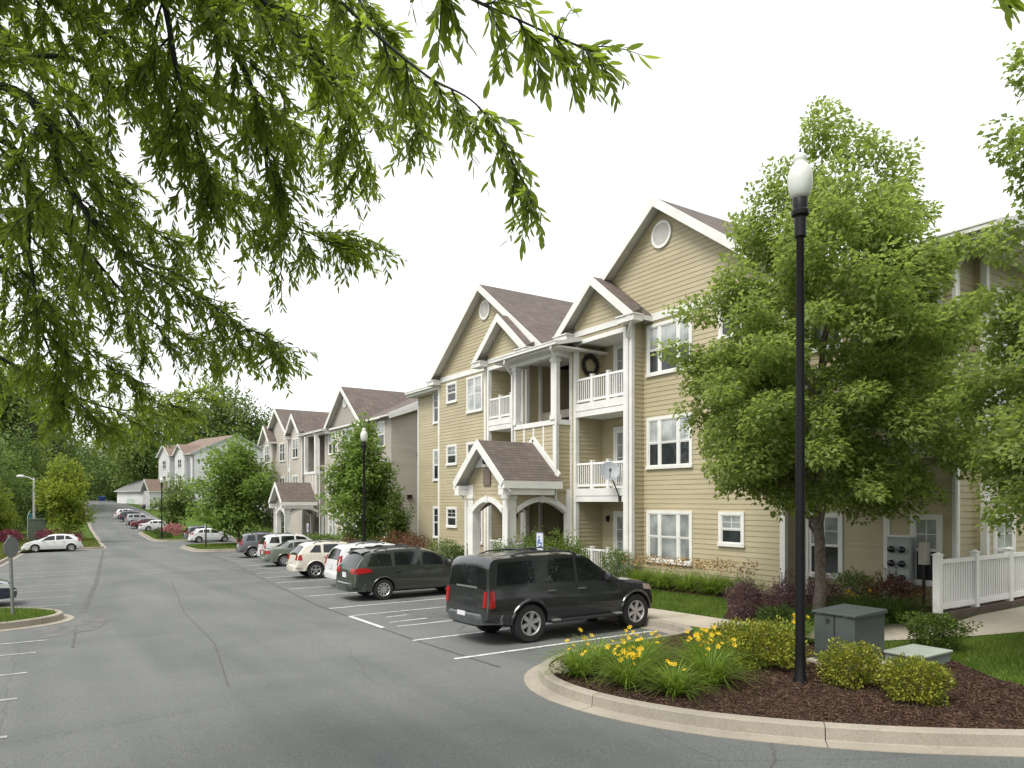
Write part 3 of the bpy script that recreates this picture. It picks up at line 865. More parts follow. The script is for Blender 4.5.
def arch_face(house, frame, x, y, u0, u1, z_spring, z_crown, top, wall_to=None, trim_w=0.155, thick=0.2):
    """siding wall with a segmental arch cut in it, and the white arch trim with its keystone"""
    t, n = frame; o = (x, y)
    um, hw = (u0+u1)/2, (u1-u0)/2; rise = z_crown-z_spring
    def za(u): return z_spring+rise*(1-((u-um)/hw)**2)
    def P(u, k, z): return (o[0]+t[0]*u+n[0]*k, o[1]+t[1]*u+n[1]*k, z)
    mb = MB(); N = 16
    zt = top if callable(top) else (lambda u: top)
    cs = COURSE; k0 = int(z_spring/cs)
    for i in range(N):
        a, b = u0+(u1-u0)*i/N, u0+(u1-u0)*(i+1)/N
        z = min(za(a), za(b)); zmax = max(zt(a), zt(b))
        k = int(z/cs)
        while k*cs < zmax:
            la, lb = max(k*cs, za(a)), max(k*cs, za(b)); ha, hb = min((k+1)*cs, zt(a)), min((k+1)*cs, zt(b))
            if ha > la+1e-3 or hb > lb+1e-3:
                ha, hb = max(ha, la), max(hb, lb)
                f = lambda zz: 0.004+0.014*(1-(zz-k*cs)/cs)
                mb.quad(P(a, f(la), la), P(b, f(lb), lb), P(b, f(hb), hb), P(a, f(ha), ha))
                if la == k*cs: mb.quad(P(a, 0.004, la), P(b, 0.004, lb), P(b, f(lb), lb), P(a, f(la), la))
            k += 1
        mb.quad(P(a, -thick, za(a)), P(b, -thick, za(b)), P(b, -thick, zt(b)), P(a, -thick, zt(a)))
    house.part('wall', mb, house.wm)
    tr = MB(); N = 18
    for i in range(N):
        a, b = u0+(u1-u0)*i/N, u0+(u1-u0)*(i+1)/N
        q = []
        for u in (a, b):
            q += [(u, za(u)-0.02), (u, za(u)+trim_w*(1+0.25*abs(u-um)/hw))]
        f = [P(q[0][0], 0.07, q[0][1]), P(q[2][0], 0.07, q[2][1]), P(q[3][0], 0.07, q[3][1]), P(q[1][0], 0.07, q[1][1])]
        r = [P(q[0][0], -thick-0.02, q[0][1]), P(q[2][0], -thick-0.02, q[2][1]), P(q[3][0], 0.0, q[3][1]), P(q[1][0], 0.0, q[1][1])]
        tr.quad(*f); tr.quad(f[0], f[1], r[1], r[0]); tr.quad(f[3], f[2], r[2], r[3])
    tr.obox(o, t, n, um-0.07, um+0.07, 0.0, 0.10, z_crown-0.05, z_crown+trim_w+0.05)
    house.part('arch_trim', tr, house.tm)
def porch(h, xf, xw, y0, y1, zg, z_ridge, z_eave, spring, crown, plaque=True, xs=None):
    """entrance porch: four columns, three arches, gabled roof"""
    c = 0.36; yc = (y0+y1)/2
    for a, b in ((xf, y0), (xf, y1-c)):
        mb = MB(); mb.box(a, a+c, b, b+c, zg-0.4, z_eave-0.1); mb.box(a-0.04, a+c+0.04, b-0.04, b+c+0.04, zg-0.4, zg+0.22)
        mb.box(a-0.035, a+c+0.035, b-0.035, b+c+0.035, z_eave-0.62, z_eave-0.5)
        h.part('column', mb, h.tm, bevel=0.012)
    xs = xs or xw
    for a, b in ((y0-0.02, y0+0.16), (y1-0.16, y1+0.02)):
        mb = MB(); mb.box(xs-0.16, xs, a, b, zg-0.4, z_eave-0.28); h.part('pilaster', mb, h.tm)
    over = 0.38; sl = (z_ridge-z_eave)/((y1-y0)/2+over)
    arch_face(h, FX, xf+0.05, 0, y0+c, y1-c, spring, crown, lambda u: z_ridge-0.2-abs(u-yc)*sl)
    for a, b in ((y0+0.03, y0+c), (y1-c, y1-0.03)):
        side = MB()
        siding(side, (xf+0.05, 0), FX[0], FX[1], [(a, z_eave-0.12), (b, z_eave-0.12), (b, z_ridge-0.24-abs(b-yc)*sl), (a, z_ridge-0.24-abs(a-yc)*sl)])
        h.part('wall', side, h.wm)
    arch_face(h, FY, 0, y0+0.05, xf+c, xs-0.16, spring, crown, z_eave-0.1)
    arch_face(h, FYB, 0, y1-0.05, xf+c, xs-0.16, spring, crown, z_eave-0.1)
    h.gable_roof(xf-0.42, xw+0.0, yc, (y1-y0)/2+over, z_eave, z_ridge, 'porch_roof', 0.12)
    mb = MB()      # panelled white peak and the boxed eaves along both sides
    mb.add([(xf-0.02, yc-0.85, z_ridge-0.24-0.85*sl), (xf-0.02, yc+0.85, z_ridge-0.24-0.85*sl), (xf-0.02, yc, z_ridge-0.2)], [(0, 1, 2)])
    h.part('peak_panel', mb, h.tm)
    for s in (-1, 1):
        mb = MB()
        ya, yb = sorted((yc+s*((y1-y0)/2+over+0.02), yc+s*((y1-y0)/2)))
        mb.box(xf-0.40, xw-0.01, ya, yb, z_eave-0.26, z_eave-0.125)
        mb.box(xf-0.40, xw-0.3, yb-0.3 if s < 0 else ya, yb if s < 0 else ya+0.3, z_eave-0.48, z_eave-0.27)
        h.part('fascia', mb, h.tm)
    for s in (-1, 1):
        ye = yc+s*((y1-y0)/2+over-0.02); yl = yc+s*((y1-y0)/2+0.05)
        h.downspout([(xf-0.3, ye, z_eave-0.2), (xf-0.14, ye, z_eave-0.35), (xf-0.06, yl, z_eave-0.72), (xf-0.06, yl, zg-0.2)])
    if plaque:
        mb = MB(); pts = [(yc-0.24, crown+0.58), (yc+0.24, crown+0.58)]
        pts += [(yc+0.24*math.cos(a), crown+1.02+0.2*math.sin(a)) for a in np.linspace(0, math.pi, 9)]
        mb.poly([(xf-0.02, y, z) for y, z in pts]); mb.poly([(xf+0.03, y, z) for y, z in pts])
        for i in range(len(pts)):
            (a, b), (c2, d) = pts[i], pts[(i+1) % len(pts)]; mb.quad((xf-0.02, a, b), (xf-0.02, c2, d), (xf+0.03, c2, d), (xf+0.03, a, b))
        h.part('plaque', mb, M('plaque_bronze', (0.16, 0.12, 0.10), 0.5))
        mb = MB(); mb.lathe([(0.03, 0), (0.07, 0.02), (0.08, 0.16), (0.03, 0.22)], (xf-0.1, yc, crown+1.34), seg=10)
        mb.box(xf-0.1, xf+0.03, yc-0.02, yc+0.02, crown+1.52, crown+1.56)
        h.part('porch_light', mb, m_black)

# ---------------------------------------------------------------- the tan building
def tan_building():
    h = House('apartment_building', 'tan three storey apartment building with brown gables and white balconies beside the dark SUV', 'apartment buildings along the road',
              (16.8, 22.05, 0.1), 0, m_tan, m_trim, m_roof, -0.75)
    f0, zt, zb = 0.45, 9.0, -0.75
    X = 16.8; yc = 22.05
    # main bays and their big gables
    for s in (-1, 1):
        a, b = sorted((yc+s*4.65, yc+s*10.0)); gc = yc+s*5.5
        h.wall(FX, X, 0, [(a, zb), (b, zb), (b, zt), (a, zt)])
        h.wall(FX, X, 0, [(gc-4.75, zt), (gc+4.75, zt), (gc, 12.5)])
        h.trim('band', [(X-0.05, X, min(gc-4.6, b), max(gc+4.6, a), zt-0.12, zt+0.12)])
        h.gable_roof(X-0.42, 24.2, gc, 5.05, 8.98, 12.72)
        h.eave_return(X, X-0.42, gc, 5.05, 8.98+0.16)
        h.vent(X-0.02, gc, 11.6, 0.44)
        h.trim('corner_board', [(X-0.035, X+0.1, yc+s*10-0.08, yc+s*10+0.08, zb, zt-0.12)])
        fr = FY if s < 0 else FYB
        h.wall(fr, 0, yc+s*10.0, [(X, zb), (X+0.8, zb), (X+0.8, zt), (X, zt)])
        ya, yb = sorted((yc+s*10.0, yc+s*14.0))
        h.wall(FX, X+0.8, 0, [(ya, zb), (yb, zb), (yb, zt+0.05), (ya, zt+0.05)])
        h.trim('corner_board', [(X+0.765, X+0.88, yc+s*14-0.06, yc+s*14+0.06, zb, zt)])
        h.downspout([(X+0.72, yc+s*10.25, zt), (X+0.72, yc+s*10.25, -0.3)])
    # windows, right bay then left bay
    for k in range(3):
        z0, z1 = 1.06+3.05*k, 2.56+3.05*k
        h.window(FX, X, 0, 15.35, 17.12, z0, z1, (1, 1.7, 1), (2, 4, 4)[k], grid=False)
        h.window(FX, X, 0, 13.4, 14.12, z0+0.68, z1, (1,), 1)
        h.window(FX, X, 0, 27.85, 29.1, z0, z1, (1, 1), (1, 0, 3)[k])
        h.window(FX, X, 0, 30.25, 31.1, z0+0.68, z1, (1,), (0, 1, 0)[k])
        h.window(FX, X+0.8, 0, 10.9, 11.75, z0-0.05, z1, (1,), (1, 0, 1)[k])
        h.window(FX, X+0.8, 0, 8.42, 8.95, z0, z1, (1,), (1, 3, 1)[k])
        h.window(FX, X+0.8, 0, 33.2, 34.1, z0, z1, (1,), (0, 1, 0)[k])
    h.trim('corner_board', [(17.565, 17.7, 9.56, 9.72, zb, zt)])
    # the end wall towards the camera, with a shallow bump-out behind the fence
    h.wall(FY, 0, 8.05, [(17.6, zb), (18.5, zb), (18.5, zt+0.4), (17.6, zt)])
    h.wall(FX, 18.5, 0, [(7.8, zb), (8.05, zb), (8.05, zt+0.2), (7.8, zt+0.2)])
    h.wall(FY, 0, 7.8, [(18.5, zb), (30.8, zb), (30.8, zt), (24.2, 10.9), (18.5, zt+0.3)])
    h.trim('corner_board', [(18.46, 18.6, 7.76, 7.9, zb, zt+0.2)])
    for k in range(3):
        h.window(FY, 0, 7.8, 18.95, 19.85, 1.06+3.05*k-(0.4 if k == 2 else 0), 2.56+3.05*k-(0.7 if k == 2 else 0), (1,), (3, 1, 1)[k])
        h.window(FY, 0, 7.8, 22.0, 23.8, 1.06+3.05*k, 2.56+3.05*k, (1, 1), (1, 3, 1)[k])
    h.downspout([(17.12, 7.3, 8.85), (17.2, 7.5, 8.7), (17.53, 8.0, 8.3), (17.53, 8.0, 0.3)])
    # long main roof, its eaves and end gables
    h.shed(17.15, 24.2, 6.95, 36.5, 9.0, 11.0, 'main_roof')
    h.shed(31.25, 24.2, 6.95, 36.5, 9.0, 11.0, 'main_roof')
    h.trim('fascia', [(17.10, 17.148, 6.95, 12.0, 8.74, 9.0), (17.10, 17.148, 32.1, 36.5, 8.74, 9.0)])
    h.trim('soffit', [(17.16, 17.6, 6.98, 12.0, 8.72, 8.8), (17.16, 17.6, 32.1, 36.5, 8.72, 8.8), (17.62, 30.8, 6.98, 7.8, 8.72, 8.8)], m_soffit)
    h.gutter(17.098, 6.95, 12.0, 9.0); h.gutter(17.098, 32.1, 36.5, 9.0)
    mb = MB(); mb.beam((17.1, 6.93, 8.9), (24.2, 6.93, 10.9), 0.05, 0.26); mb.beam((31.3, 6.93, 8.9), (24.2, 6.93, 10.9), 0.05, 0.26)
    h.part('rake_board', mb, h.tm)
    h.wall(FYB, 0, 36.05, [(17.6, zb), (30.8, zb), (30.8, zt), (24.2, 10.8), (17.6, zt)])
    h.wall(((0, 1), (1, 0)), 30.8, 0, [(7.8, zb), (36.05, zb), (36.05, zt), (7.8, zt)])
    for gc in (yc-5.5, yc+5.5): h.wall(((0, 1), (1, 0)), 24.1, 0, [(gc-4.75, 9.0), (gc+4.75, 9.0), (gc, 12.5)])
    # balcony bays with their own gables
    for s, du in ((-1, (18.0, 19.55)), (1, (24.2, 25.6))):
        c = yc+s*3.025; a, b = c-1.625, c+1.625
        h.balcony(16.25, 17.5, a, b, f0, 3, zt, du)
        h.wall(FY, 0, a, [(16.25, zb), (X, zb), (X, zt), (16.25, zt)])
        h.wall(FYB, 0, b, [(16.25, zb), (X, zb), (X, zt), (16.25, zt)])
        h.wall(FX, 16.25, 0, [(a-0.1, zt+0.02), (b+0.1, zt+0.02), (c, 10.5)])
        h.trim('band', [(16.2, 16.25, a+0.12, b-0.12, zt-0.1, zt+0.10)])
        h.gable_roof(15.85, 19.5, c, 2.1, 9.02, 10.74)
        h.eave_return(16.25, 15.85, c, 2.1, 9.02+0.14)
        h.downspout([(15.93, c-2.0, 8.9), (15.95, c-1.9, 8.75), (16.17, c-1.5, 8.35), (16.17, c-1.5, -0.3)] if s < 0 else
                    [(15.93, c-2.0, 8.9), (15.95, c-1.95, 8.7), (15.6, c-1.72, 8.3), (15.6, c-1.72, 6.0)])
        mb = MB(); mb.lathe([(0.02, 0), (0.06, 0.03), (0.07, 0.17), (0.03, 0.22)], (17.4, c+0.9, 2.2), seg=10); mb.box(17.38, 17.5, c+0.88, c+0.92, 2.38, 2.42)
        h.part('wall_light', mb, m_black)
    # breezeway with the open landing above the porch
    a, b = 20.66, 23.44; xf = 15.6
    h.wall(FX, xf, 0, [(a, 3.0), (b, 3.0), (b, 5.75), (a, 5.75)])
    h.wall(FY, 0, a, [(xf, 3.3), (16.25, 3.3), (16.25, 5.75), (xf, 5.75)])
    h.wall(FYB, 0, b, [(xf, 2.5), (16.25, 2.5), (16.25, 5.75), (xf, 5.75)])
    h.trim('parapet_cap', [(xf-0.06, xf+0.12, a-0.06, b+0.06, 5.75, 5.93), (xf+0.12, 16.22, a-0.06, a+0.1, 5.75, 5.93)])
    h.trim('batten', [(xf-0.035, xf, a+0.12+k*(b-a-0.24)/4-0.045, a+0.12+k*(b-a-0.24)/4+0.045, 3.4, 5.75) for k in range(5)])
    sl = (5.16-3.6)/1.77
    mb = MB()
    for s in (-1, 1): mb.beam((xf-0.03, yc, 5.32), (xf-0.03, yc+s*1.7, 5.32-sl*1.7), 0.05, 0.2, up=(1, 0, 0.001)) if False else mb.beam((xf-0.04, yc, 5.30), (xf-0.04, yc+s*1.62, 5.30-sl*1.62), 0.06, 0.2)
    h.part('flashing_board', mb, h.tm)
    h.trim('corner_board', [(xf-0.04, xf+0.1, a-0.04, a+0.12, 3.4, 5.75), (xf-0.04, xf+0.1, b-0.12, b+0.04, 3.4, 5.75)])
    for y in (a+0.12, b-0.12):
        mb = MB(); mb.box(xf-0.07, xf+0.17, y-0.12, y+0.12, 5.93, 8.22); mb.box(xf-0.1, xf+0.2, y-0.15, y+0.15, 5.93, 6.1); mb.box(xf-0.1, xf+0.2, y-0.15, y+0.15, 8.05, 8.15)
        h.part('post', mb, h.tm)
    h.trim('beam', [(xf-0.08, xf+0.18, a-0.2, b+0.2, 8.22, 8.46), (xf+0.18, 16.25, a-0.08, a+0.1, 8.22, 8.46), (xf+0.18, 16.25, b-0.1, b+0.08, 8.22, 8.46)])
    h.shed(15.12, 19.0, a-0.75, b+0.75, 8.6, 9.5, 'porch_roof')
    h.gutter(15.12, a-0.75, b+0.75, 8.6)
    h.trim('soffit', [(15.14, 17.6, a-0.7, b+0.7, 8.40, 8.452)], m_soffit)
    h.downspout([(15.05, a-0.45, 8.5), (15.05, a-0.4, 8.36), (15.5, a-0.12, 7.95), (15.52, a-0.08, 3.0)])
    h.downspout([(15.05, b-0.2, 8.5), (15.05, b-0.15, 8.3), (15.48, b-0.05, 7.9), (15.5, b-0.03, 5.0)])
    h.wall(FY, 0, b-0.02, [(16.9, zb), (20.6, zb), (20.6, 8.4), (16.9, 8.4)])
    h.wall(FYB, 0, a+0.02, [(16.6, zb), (20.6, zb), (20.6, 8.4), (16.6, 8.4)])
    h.wall(FX, 20.6, 0, [(a, zb), (b, zb), (b, 8.4), (a, 8.4)])
    h.trim('corner_board', [(16.8, 16.92, b-0.1, b+0.02, zb, 8.4)])
    h.trim('landing', [(16.3, 20.5, a+0.05, b-0.05, 3.28, 3.5), (16.9, 20.5, a+0.05, b-0.05, 6.2, 6.5)], m_walk)
    mb = MB()
    for i in range(16):
        x = 20.2-i*0.26; z = 0.45+i*0.18 if False else 3.3-i*0.18
        mb.box(x-0.28, x, a+0.25, a+1.3, z-0.06, z)
    mb.beam((20.3, a+0.22, 3.3), (16.2, a+0.22, 0.45), 0.05, 0.28); mb.beam((20.3, a+1.33, 3.3), (16.2, a+1.33, 0.45), 0.05, 0.28)
    mb.beam((20.3, a+1.33, 4.2), (16.2, a+1.33, 1.35), 0.05, 0.05)
    h.part('staircase', mb, m_plastic)
    porch(h, 13.5, xf, a, b, 0.05, 5.16, 3.66, 2.55, 2.96, xs=16.22)
    h.trim('porch_floor', [(13.4, 20.6, a, b, -0.5, 0.35)], m_walk)
    h.railing(FX, 15.3, 0, a+0.4, b-0.4, 0.36, 0.9, posts=(a+0.5, b-0.5))
    return h
tan_building()

# ---------------------------------------------------------------- the greige building behind it
def greige_building():
    h = House('apartment_building', 'greige three storey apartment building with arched porch behind the row of parked cars', 'apartment buildings along the road',
              (18.3, 55, -1.0), 0, m_greige, m_trim, m_roof, -1.9, m_greige_light)
    X, zb, f0, zt = 18.3, -1.9, -0.25, 8.35
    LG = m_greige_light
    # near end wall with its own low gable, seen over the gap
    h.wall(FY, 0, 41.5, [(X+0.1, zb), (31.2, zb), (31.2, zt), (24.6, 11.0), (X+0.1, zt)], LG)
    h.wall(FX, X+0.1, 0, [(41.5, zb), (45.2, zb), (45.2, zt), (41.5, zt)])
    h.shed(X-0.3, 24.6, 41.1, 72, 8.35, 11.3, 'main_roof'); h.shed(31.6, 24.6, 41.1, 72, 8.35, 11.3, 'main_roof')
    mb = MB()
    mb.beam((X-0.3, 41.08, 8.28), (24.6, 41.08, 11.22), 0.05, 0.26); mb.beam((31.6, 41.08, 8.28), (24.6, 41.08, 11.22), 0.05, 0.26)
    h.part('rake_board', mb, h.tm)
    # lower front gable wing on the end wall
    h.gable_roof(99, 99.1, 0, 0.1, 0, 0.05) if False else None
    mb = MB(); mb.quad((X-0.35, 40.95, 8.25), (X+2.2, 40.95, 9.15), (X+2.2, 42.5, 9.15), (X-0.35, 42.5, 8.25)); mb.quad((X+2.2, 40.95, 9.15), (X+4.8, 40.95, 8.25), (X+4.8, 42.5, 8.25), (X+2.2, 42.5, 9.15))
    h.part('roof', mb, m_roof)
    mb = MB(); mb.beam((X-0.35, 40.93, 8.17), (X+2.2, 40.93, 9.07), 0.05, 0.24); mb.beam((X+4.8, 40.93, 8.17), (X+2.2, 40.93, 9.07), 0.05, 0.24)
    h.part('rake_board', mb, h.tm)
    for x, z in ((20.3, 5.9), (19.6, 3.2), (20.6, 1.0)):
        mb = MB(); mb.box(x-0.16, x+0.16, 41.38, 41.5, z-0.1, z+0.1); mb.box(x-0.18, x+0.18, 41.34, 41.5, z+0.1, z+0.13)
        h.part('dryer_vent', mb, m_plastic)
    # near big gable bay
    gc = 49.1
    h.wall(FX, X-0.1, 0, [(45.2, zb), (53.4, zb), (53.4, zt), (45.2, zt)], LG)
    h.wall(FY, 0, 45.2, [(X-0.1, zb), (X+0.4, zb), (X+0.4, zt), (X-0.1, zt)])
    h.wall(FX, X-0.1, 0, [(gc-3.5, zt), (gc+3.5, zt), (gc, 10.95)])
    h.gable_roof(X-0.5, 24.6, gc, 3.8, 8.2, 11.1); h.eave_return(X-0.1, X-0.5, gc, 3.8, 8.36)
    h.vent(X-0.12, gc, 10.0, 0.38)
    h.trim('band', [(X-0.15, X-0.1, 45.3, 53.3, zt-0.14, zt+0.06)])
    h.trim('corner_board', [(X-0.135, X, 45.14, 45.3, zb, zt-0.14), (X-0.135, X, 50.55, 50.67, zb, zt-0.14), (X-0.135, X, 53.3, 53.46, zb, zt-0.14)])
    h.shed(X-0.75, 21, 52.2, 57.0, 8.3, 9.35, 'roof'); h.gutter(X-0.75, 52.2, 57.0, 8.3)
    h.trim('fascia', [(X-0.62, X-0.1, 52.3, 56.9, 8.02, 8.17)], m_soffit)
    for k in range(3):
        z0, z1 = 0.38+3.05*k, 1.9+3.05*k
        h.window(FX, X-0.1, 0, 51.05, 52.5, z0, z1, (1, 1), (3, 1, 4)[k])
        h.window(FX, X-0.1, 0, 47.6, 49.6, z0, z1, (1, 1, 1), (1, 1, 0)[k])
        h.window(FX, X+0.1, 0, 42.6, 43.5, z0, z1, (1,), 1)
    # small balcony railing by the near bay
    h.railing(FX, X-0.6, 0, 43.0, 45.1, f0-0.1, 0.95, posts=(43.1, 44.0, 45.0))
    # breezeway, parapet and porch
    a, b, xf = 53.5, 56.3, 17.5; yc = 54.9
    h.wall(FX, xf, 0, [(a, 2.2), (b, 2.2), (b, 5.0), (a, 5.0)], LG)
    h.wall(FY, 0, a, [(xf, 1.7), (X, 1.7), (X, 5.0), (xf, 5.0)])
    h.trim('parapet_cap', [(xf-0.06, xf+0.12, a-0.06, b+0.06, 5.0, 5.2), (xf+0.12, X-0.12, a-0.06, a+0.1, 5.0, 5.2)])
    h.trim('batten', [(xf-0.035, xf, a+0.12+k*(b-a-0.24)/4-0.045, a+0.12+k*(b-a-0.24)/4+0.045, 2.6, 5.0) for k in range(5)])
    h.trim('corner_board', [(xf-0.04, xf+0.1, a-0.04, a+0.14, 2.62, 5.0)])
    for y in (a+0.14, b-0.14):
        mb = MB(); mb.box(xf-0.06, xf+0.2, y-0.14, y+0.14, 5.2, 8.02); h.part('post', mb, h.tm)
    h.wall(FY, 0, b, [(X, zb), (22, zb), (22, 8.2), (X, 8.2)]); h.wall(FX, 22, 0, [(a, zb), (b, zb), (b, 8.2), (a, 8.2)])
    h.wall(FYB, 0, a+0.02, [(X, zb), (22, zb), (22, 8.2), (X, 8.2)])
    h.trim('landing', [(X, 22, a, b, 2.6, 2.8), (X+0.4, 22, a, b, 5.6, 5.8)], m_walk)
    porch(h, 15.2, xf, a, b, -0.55, 4.35, 2.85, 1.85, 2.3, plaque=False, xs=18.1)
    h.window(FX, 21.9, 0, 54.6, 55.8, 0.2, 1.8, (1, 1), 2)
    mb = MB()
    for i in range(14): mb.box(21.5-i*0.26-0.28, 21.5-i*0.26, a+0.3, a+1.25, 2.55-i*0.19, 2.61-i*0.19)
    mb.beam((21.6, a+1.3, 2.6), (17.9, a+1.3, -0.1), 0.06, 0.3)
    h.part('staircase', mb, m_plastic)
    h.trim('porch_floor', [(15.1, 22, a, b, -1.3, -0.3)], m_walk)
    h.downspout([(xf-0.5, a-0.5, 8.1), (xf+0.2, a-0.12, 7.7), (xf+0.25, a-0.12, -0.8)])
    # bay with its own gable, a window and a slit of balcony beside it
    c = 58.7
    h.wall(FX, X-0.8, 0, [(57.0, zb), (60.4, zb), (60.4, 8.3), (57.0, 8.3)], LG)
    h.wall(FY, 0, 57.0, [(X-0.8, zb), (X+0.5, zb), (X+0.5, 8.3), (X-0.8, 8.3)], LG)
    h.wall(FX, X-0.8, 0, [(56.9, 8.3), (60.5, 8.3), (c, 9.75)], LG)
    h.gable_roof(X-1.2, 22, c, 2.1, 8.3, 10.05); h.eave_return(X-0.8, X-1.2, c, 2.1, 8.45)
    h.trim('corner_board', [(X-0.835, X-0.7, 56.96, 57.1, zb, 8.2), (X-0.835, X-0.7, 60.3, 60.44, zb, 8.2)])
    for k in (1, 2): h.window(FX, X-0.8, 0, 58.0, 59.4, 0.4+3.05*k, 1.9+3.05*k, (1, 1), 1)
    # recessed balcony
    h.wall(FX, X+0.9, 0, [(60.4, zb), (62.6, zb), (62.6, 8.3), (60.4, 8.3)])
    h.wall(FY, 0, 62.6, [(X-0.3, zb), (X+1, zb), (X+1, 8.3), (X-0.3, 8.3)])
    for k in (1, 2):
        h.trim('balcony_floor', [(X-0.3, X+0.9, 60.45, 62.6, f0+3.05*k-0.4, f0+3.05*k-0.08)]); h.railing(FX, X-0.2, 0, 60.45, 62.5, f0+3.05*k-0.08, 0.95, posts=(61.4,))
    # far big gable bay
    gc = 65.4
    h.wall(FX, X-0.3, 0, [(62.6, zb), (69.0, zb), (69.0, zt), (62.6, zt)], LG)
    h.wall(FX, X-0.3, 0, [(gc-4, zt), (gc+4, zt), (gc, 11.0)], LG)
    h.gable_roof(X-0.75, 24.6, gc, 4.3, 8.3, 11.25); h.eave_return(X-0.3, X-0.75, gc, 4.3, 8.45)
    h.gable_roof(X-1.1, 21, 67.9, 1.9, 8.3, 9.9); h.wall(FX, X-0.7, 0, [(66.3, 8.2), (69.5, 8.2), (67.9, 9.6)], LG)
    h.wall(FX, X-0.7, 0, [(66.5, zb), (69.3, zb), (69.3, 8.2), (66.5, 8.2)], LG)
    h.wall(FY, 0, 66.5, [(X-0.7, zb), (X-0.2, zb), (X-0.2, 8.2), (X-0.7, 8.2)], LG)
    h.trim('corner_board', [(X-0.335, X-0.2, 62.54, 62.7, zb, 8.2), (X-0.735, X-0.6, 66.44, 66.58, zb, 8.2), (X-0.735, X-0.6, 69.2, 69.36, zb, 8.2)])
    for k in range(3):
        h.window(FX, X-0.3, 0, 63.6, 65.0, 0.4+3.05*k, 1.9+3.05*k, (1, 1), (1, 0, 0)[k]); h.window(FX, X-0.7, 0, 67.2, 68.6, 0.4+3.05*k, 1.9+3.05*k, (1, 1), (0, 0, 1)[k])
    h.wall(((0, 1), (1, 0)), 31.2, 0, [(41.5, zb), (72, zb), (72, zt), (41.5, zt)])
    h.wall(FYB, 0, 71.6, [(X, zb), (31.2, zb), (31.2, zt), (24.6, 11.0), (X, zt)])
    for y in (43.2, 43.7, 45.0):
        mb = MB(); mb.lathe([(0.07, 10.6), (0.07, 11.75), (0.1, 11.75), (0.1, 11.85), (0.0, 11.9)], (24.0, y, 0), seg=8); h.part('roof_vent', mb, h.tm)
greige_building()

# ---------------------------------------------------------------- the white building at the far end and the low house beyond
def white_building():
    rot = R(14)
    h = House('apartment_building', 'white apartment building with tan-brown roof at the far end of the road', 'apartment buildings along the road',
              (24, 146, 2.2), rot, m_whitesiding, m_trim, m_roof_far, -0.5)
    # local frame: +Y along its front, -X towards the road, +X into the depth
    zb, zt = -1.5, 9.7
    h.wall(FY, 0, 0, [(0, zb), (17, zb), (17, zt), (8.5, 13.6), (0, zt)])
    h.wall(FX, 0, 0, [(0, zb), (16, zb), (16, zt), (0, zt)])
    h.shed(-0.5, 8.5, -0.5, 16.5, 9.6, 13.8, 'main_roof'); h.shed(17.5, 8.5, -0.5, 16.5, 9.6, 13.8, 'main_roof')
    mb = MB(); mb.beam((-0.5, -0.54, 9.55), (8.5, -0.54, 13.7), 0.08, 0.3); mb.beam((17.5, -0.54, 9.55), (8.5, -0.54, 13.7), 0.08, 0.3)
    mb.beam((-0.3, -0.7, 9.4), (3.2, -0.7, 11.0), 0.08, 0.3); mb.beam((6.5, -0.7, 9.4), (3.2, -0.7, 11.0), 0.08, 0.3)
    h.part('rake_board', mb, M('grey_rake', (0.32, 0.33, 0.34), 0.6))
    h.wall(FY, 0, -0.45, [(0.1, zb), (6.2, zb), (6.2, 9.4), (3.1, 10.9), (0.1, 9.4)])
    h.wall(((0, 1), (1, 0)), 17, 0, [(0, zb), (16, zb), (16, zt), (0, zt)]); h.wall(FYB, 0, 16, [(0, zb), (17, zb), (17, zt), (8.5, 13.6), (0, zt)])
    for gc, hf, zp, pr in ((4.4, 2.6, 11.6, 0.6), (11.6, 3.0, 11.9, 0.6)):
        h.wall(FX, -pr, 0, [(gc-hf+0.4, zb), (gc+hf-0.4, zb), (gc+hf-0.4, zt), (gc-hf+0.4, zt)]); h.wall(FX, -pr, 0, [(gc-hf+0.2, zt), (gc+hf-0.2, zt), (gc, zp-0.2)])
        h.wall(FY, 0, gc-hf+0.4, [(-pr, zb), (0, zb), (0, zt), (-pr, zt)])
        h.gable_roof(-pr-0.4, 8, gc, hf, 9.6, zp)
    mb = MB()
    for y0 in (7.3, 1.0): mb.box(-0.06, -0.03, y0, y0+1.4, 0.5, 8.8)  # flat strips beside the bays, recess shade put into their grey
    h.part('recess_shade', mb, M('painted_shade_grey', (0.25, 0.26, 0.28), 0.6))
    for k in range(3):
        z0, z1 = 1.0+3.05*k, 2.5+3.05*k
        h.window(FX, -0.6, 0, 3.6, 5.0, z0, z1, (1, 1), 0, False); h.window(FX, -0.6, 0, 10.8, 12.4, z0, z1, (1, 1), 0, False)
        h.window(FX, 0, 0, 14.4, 15.4, z0, z1, (1,), 0, False); h.window(FY, 0, 0, 8.5, 10, z0, z1, (1, 1), 1, False)
        h.window(FY, 0, 0, 12.5, 14, z0, z1, (1, 1), 1, False)
    # brown-roofed porch in front of it
    h.wall(FY, 0, 9.2, [(-4.2, zb), (-0.6, zb), (-0.6, 2.6), (-4.2, 2.6)]); h.wall(FX, -4.2, 0, [(9.2, zb), (12.8, zb), (12.8, 2.6), (9.2, 2.6)])
    h.gable_roof(-4.7, -0.5, 11.0, 2.2, 2.5, 4.9, 'porch_roof')
white_building()
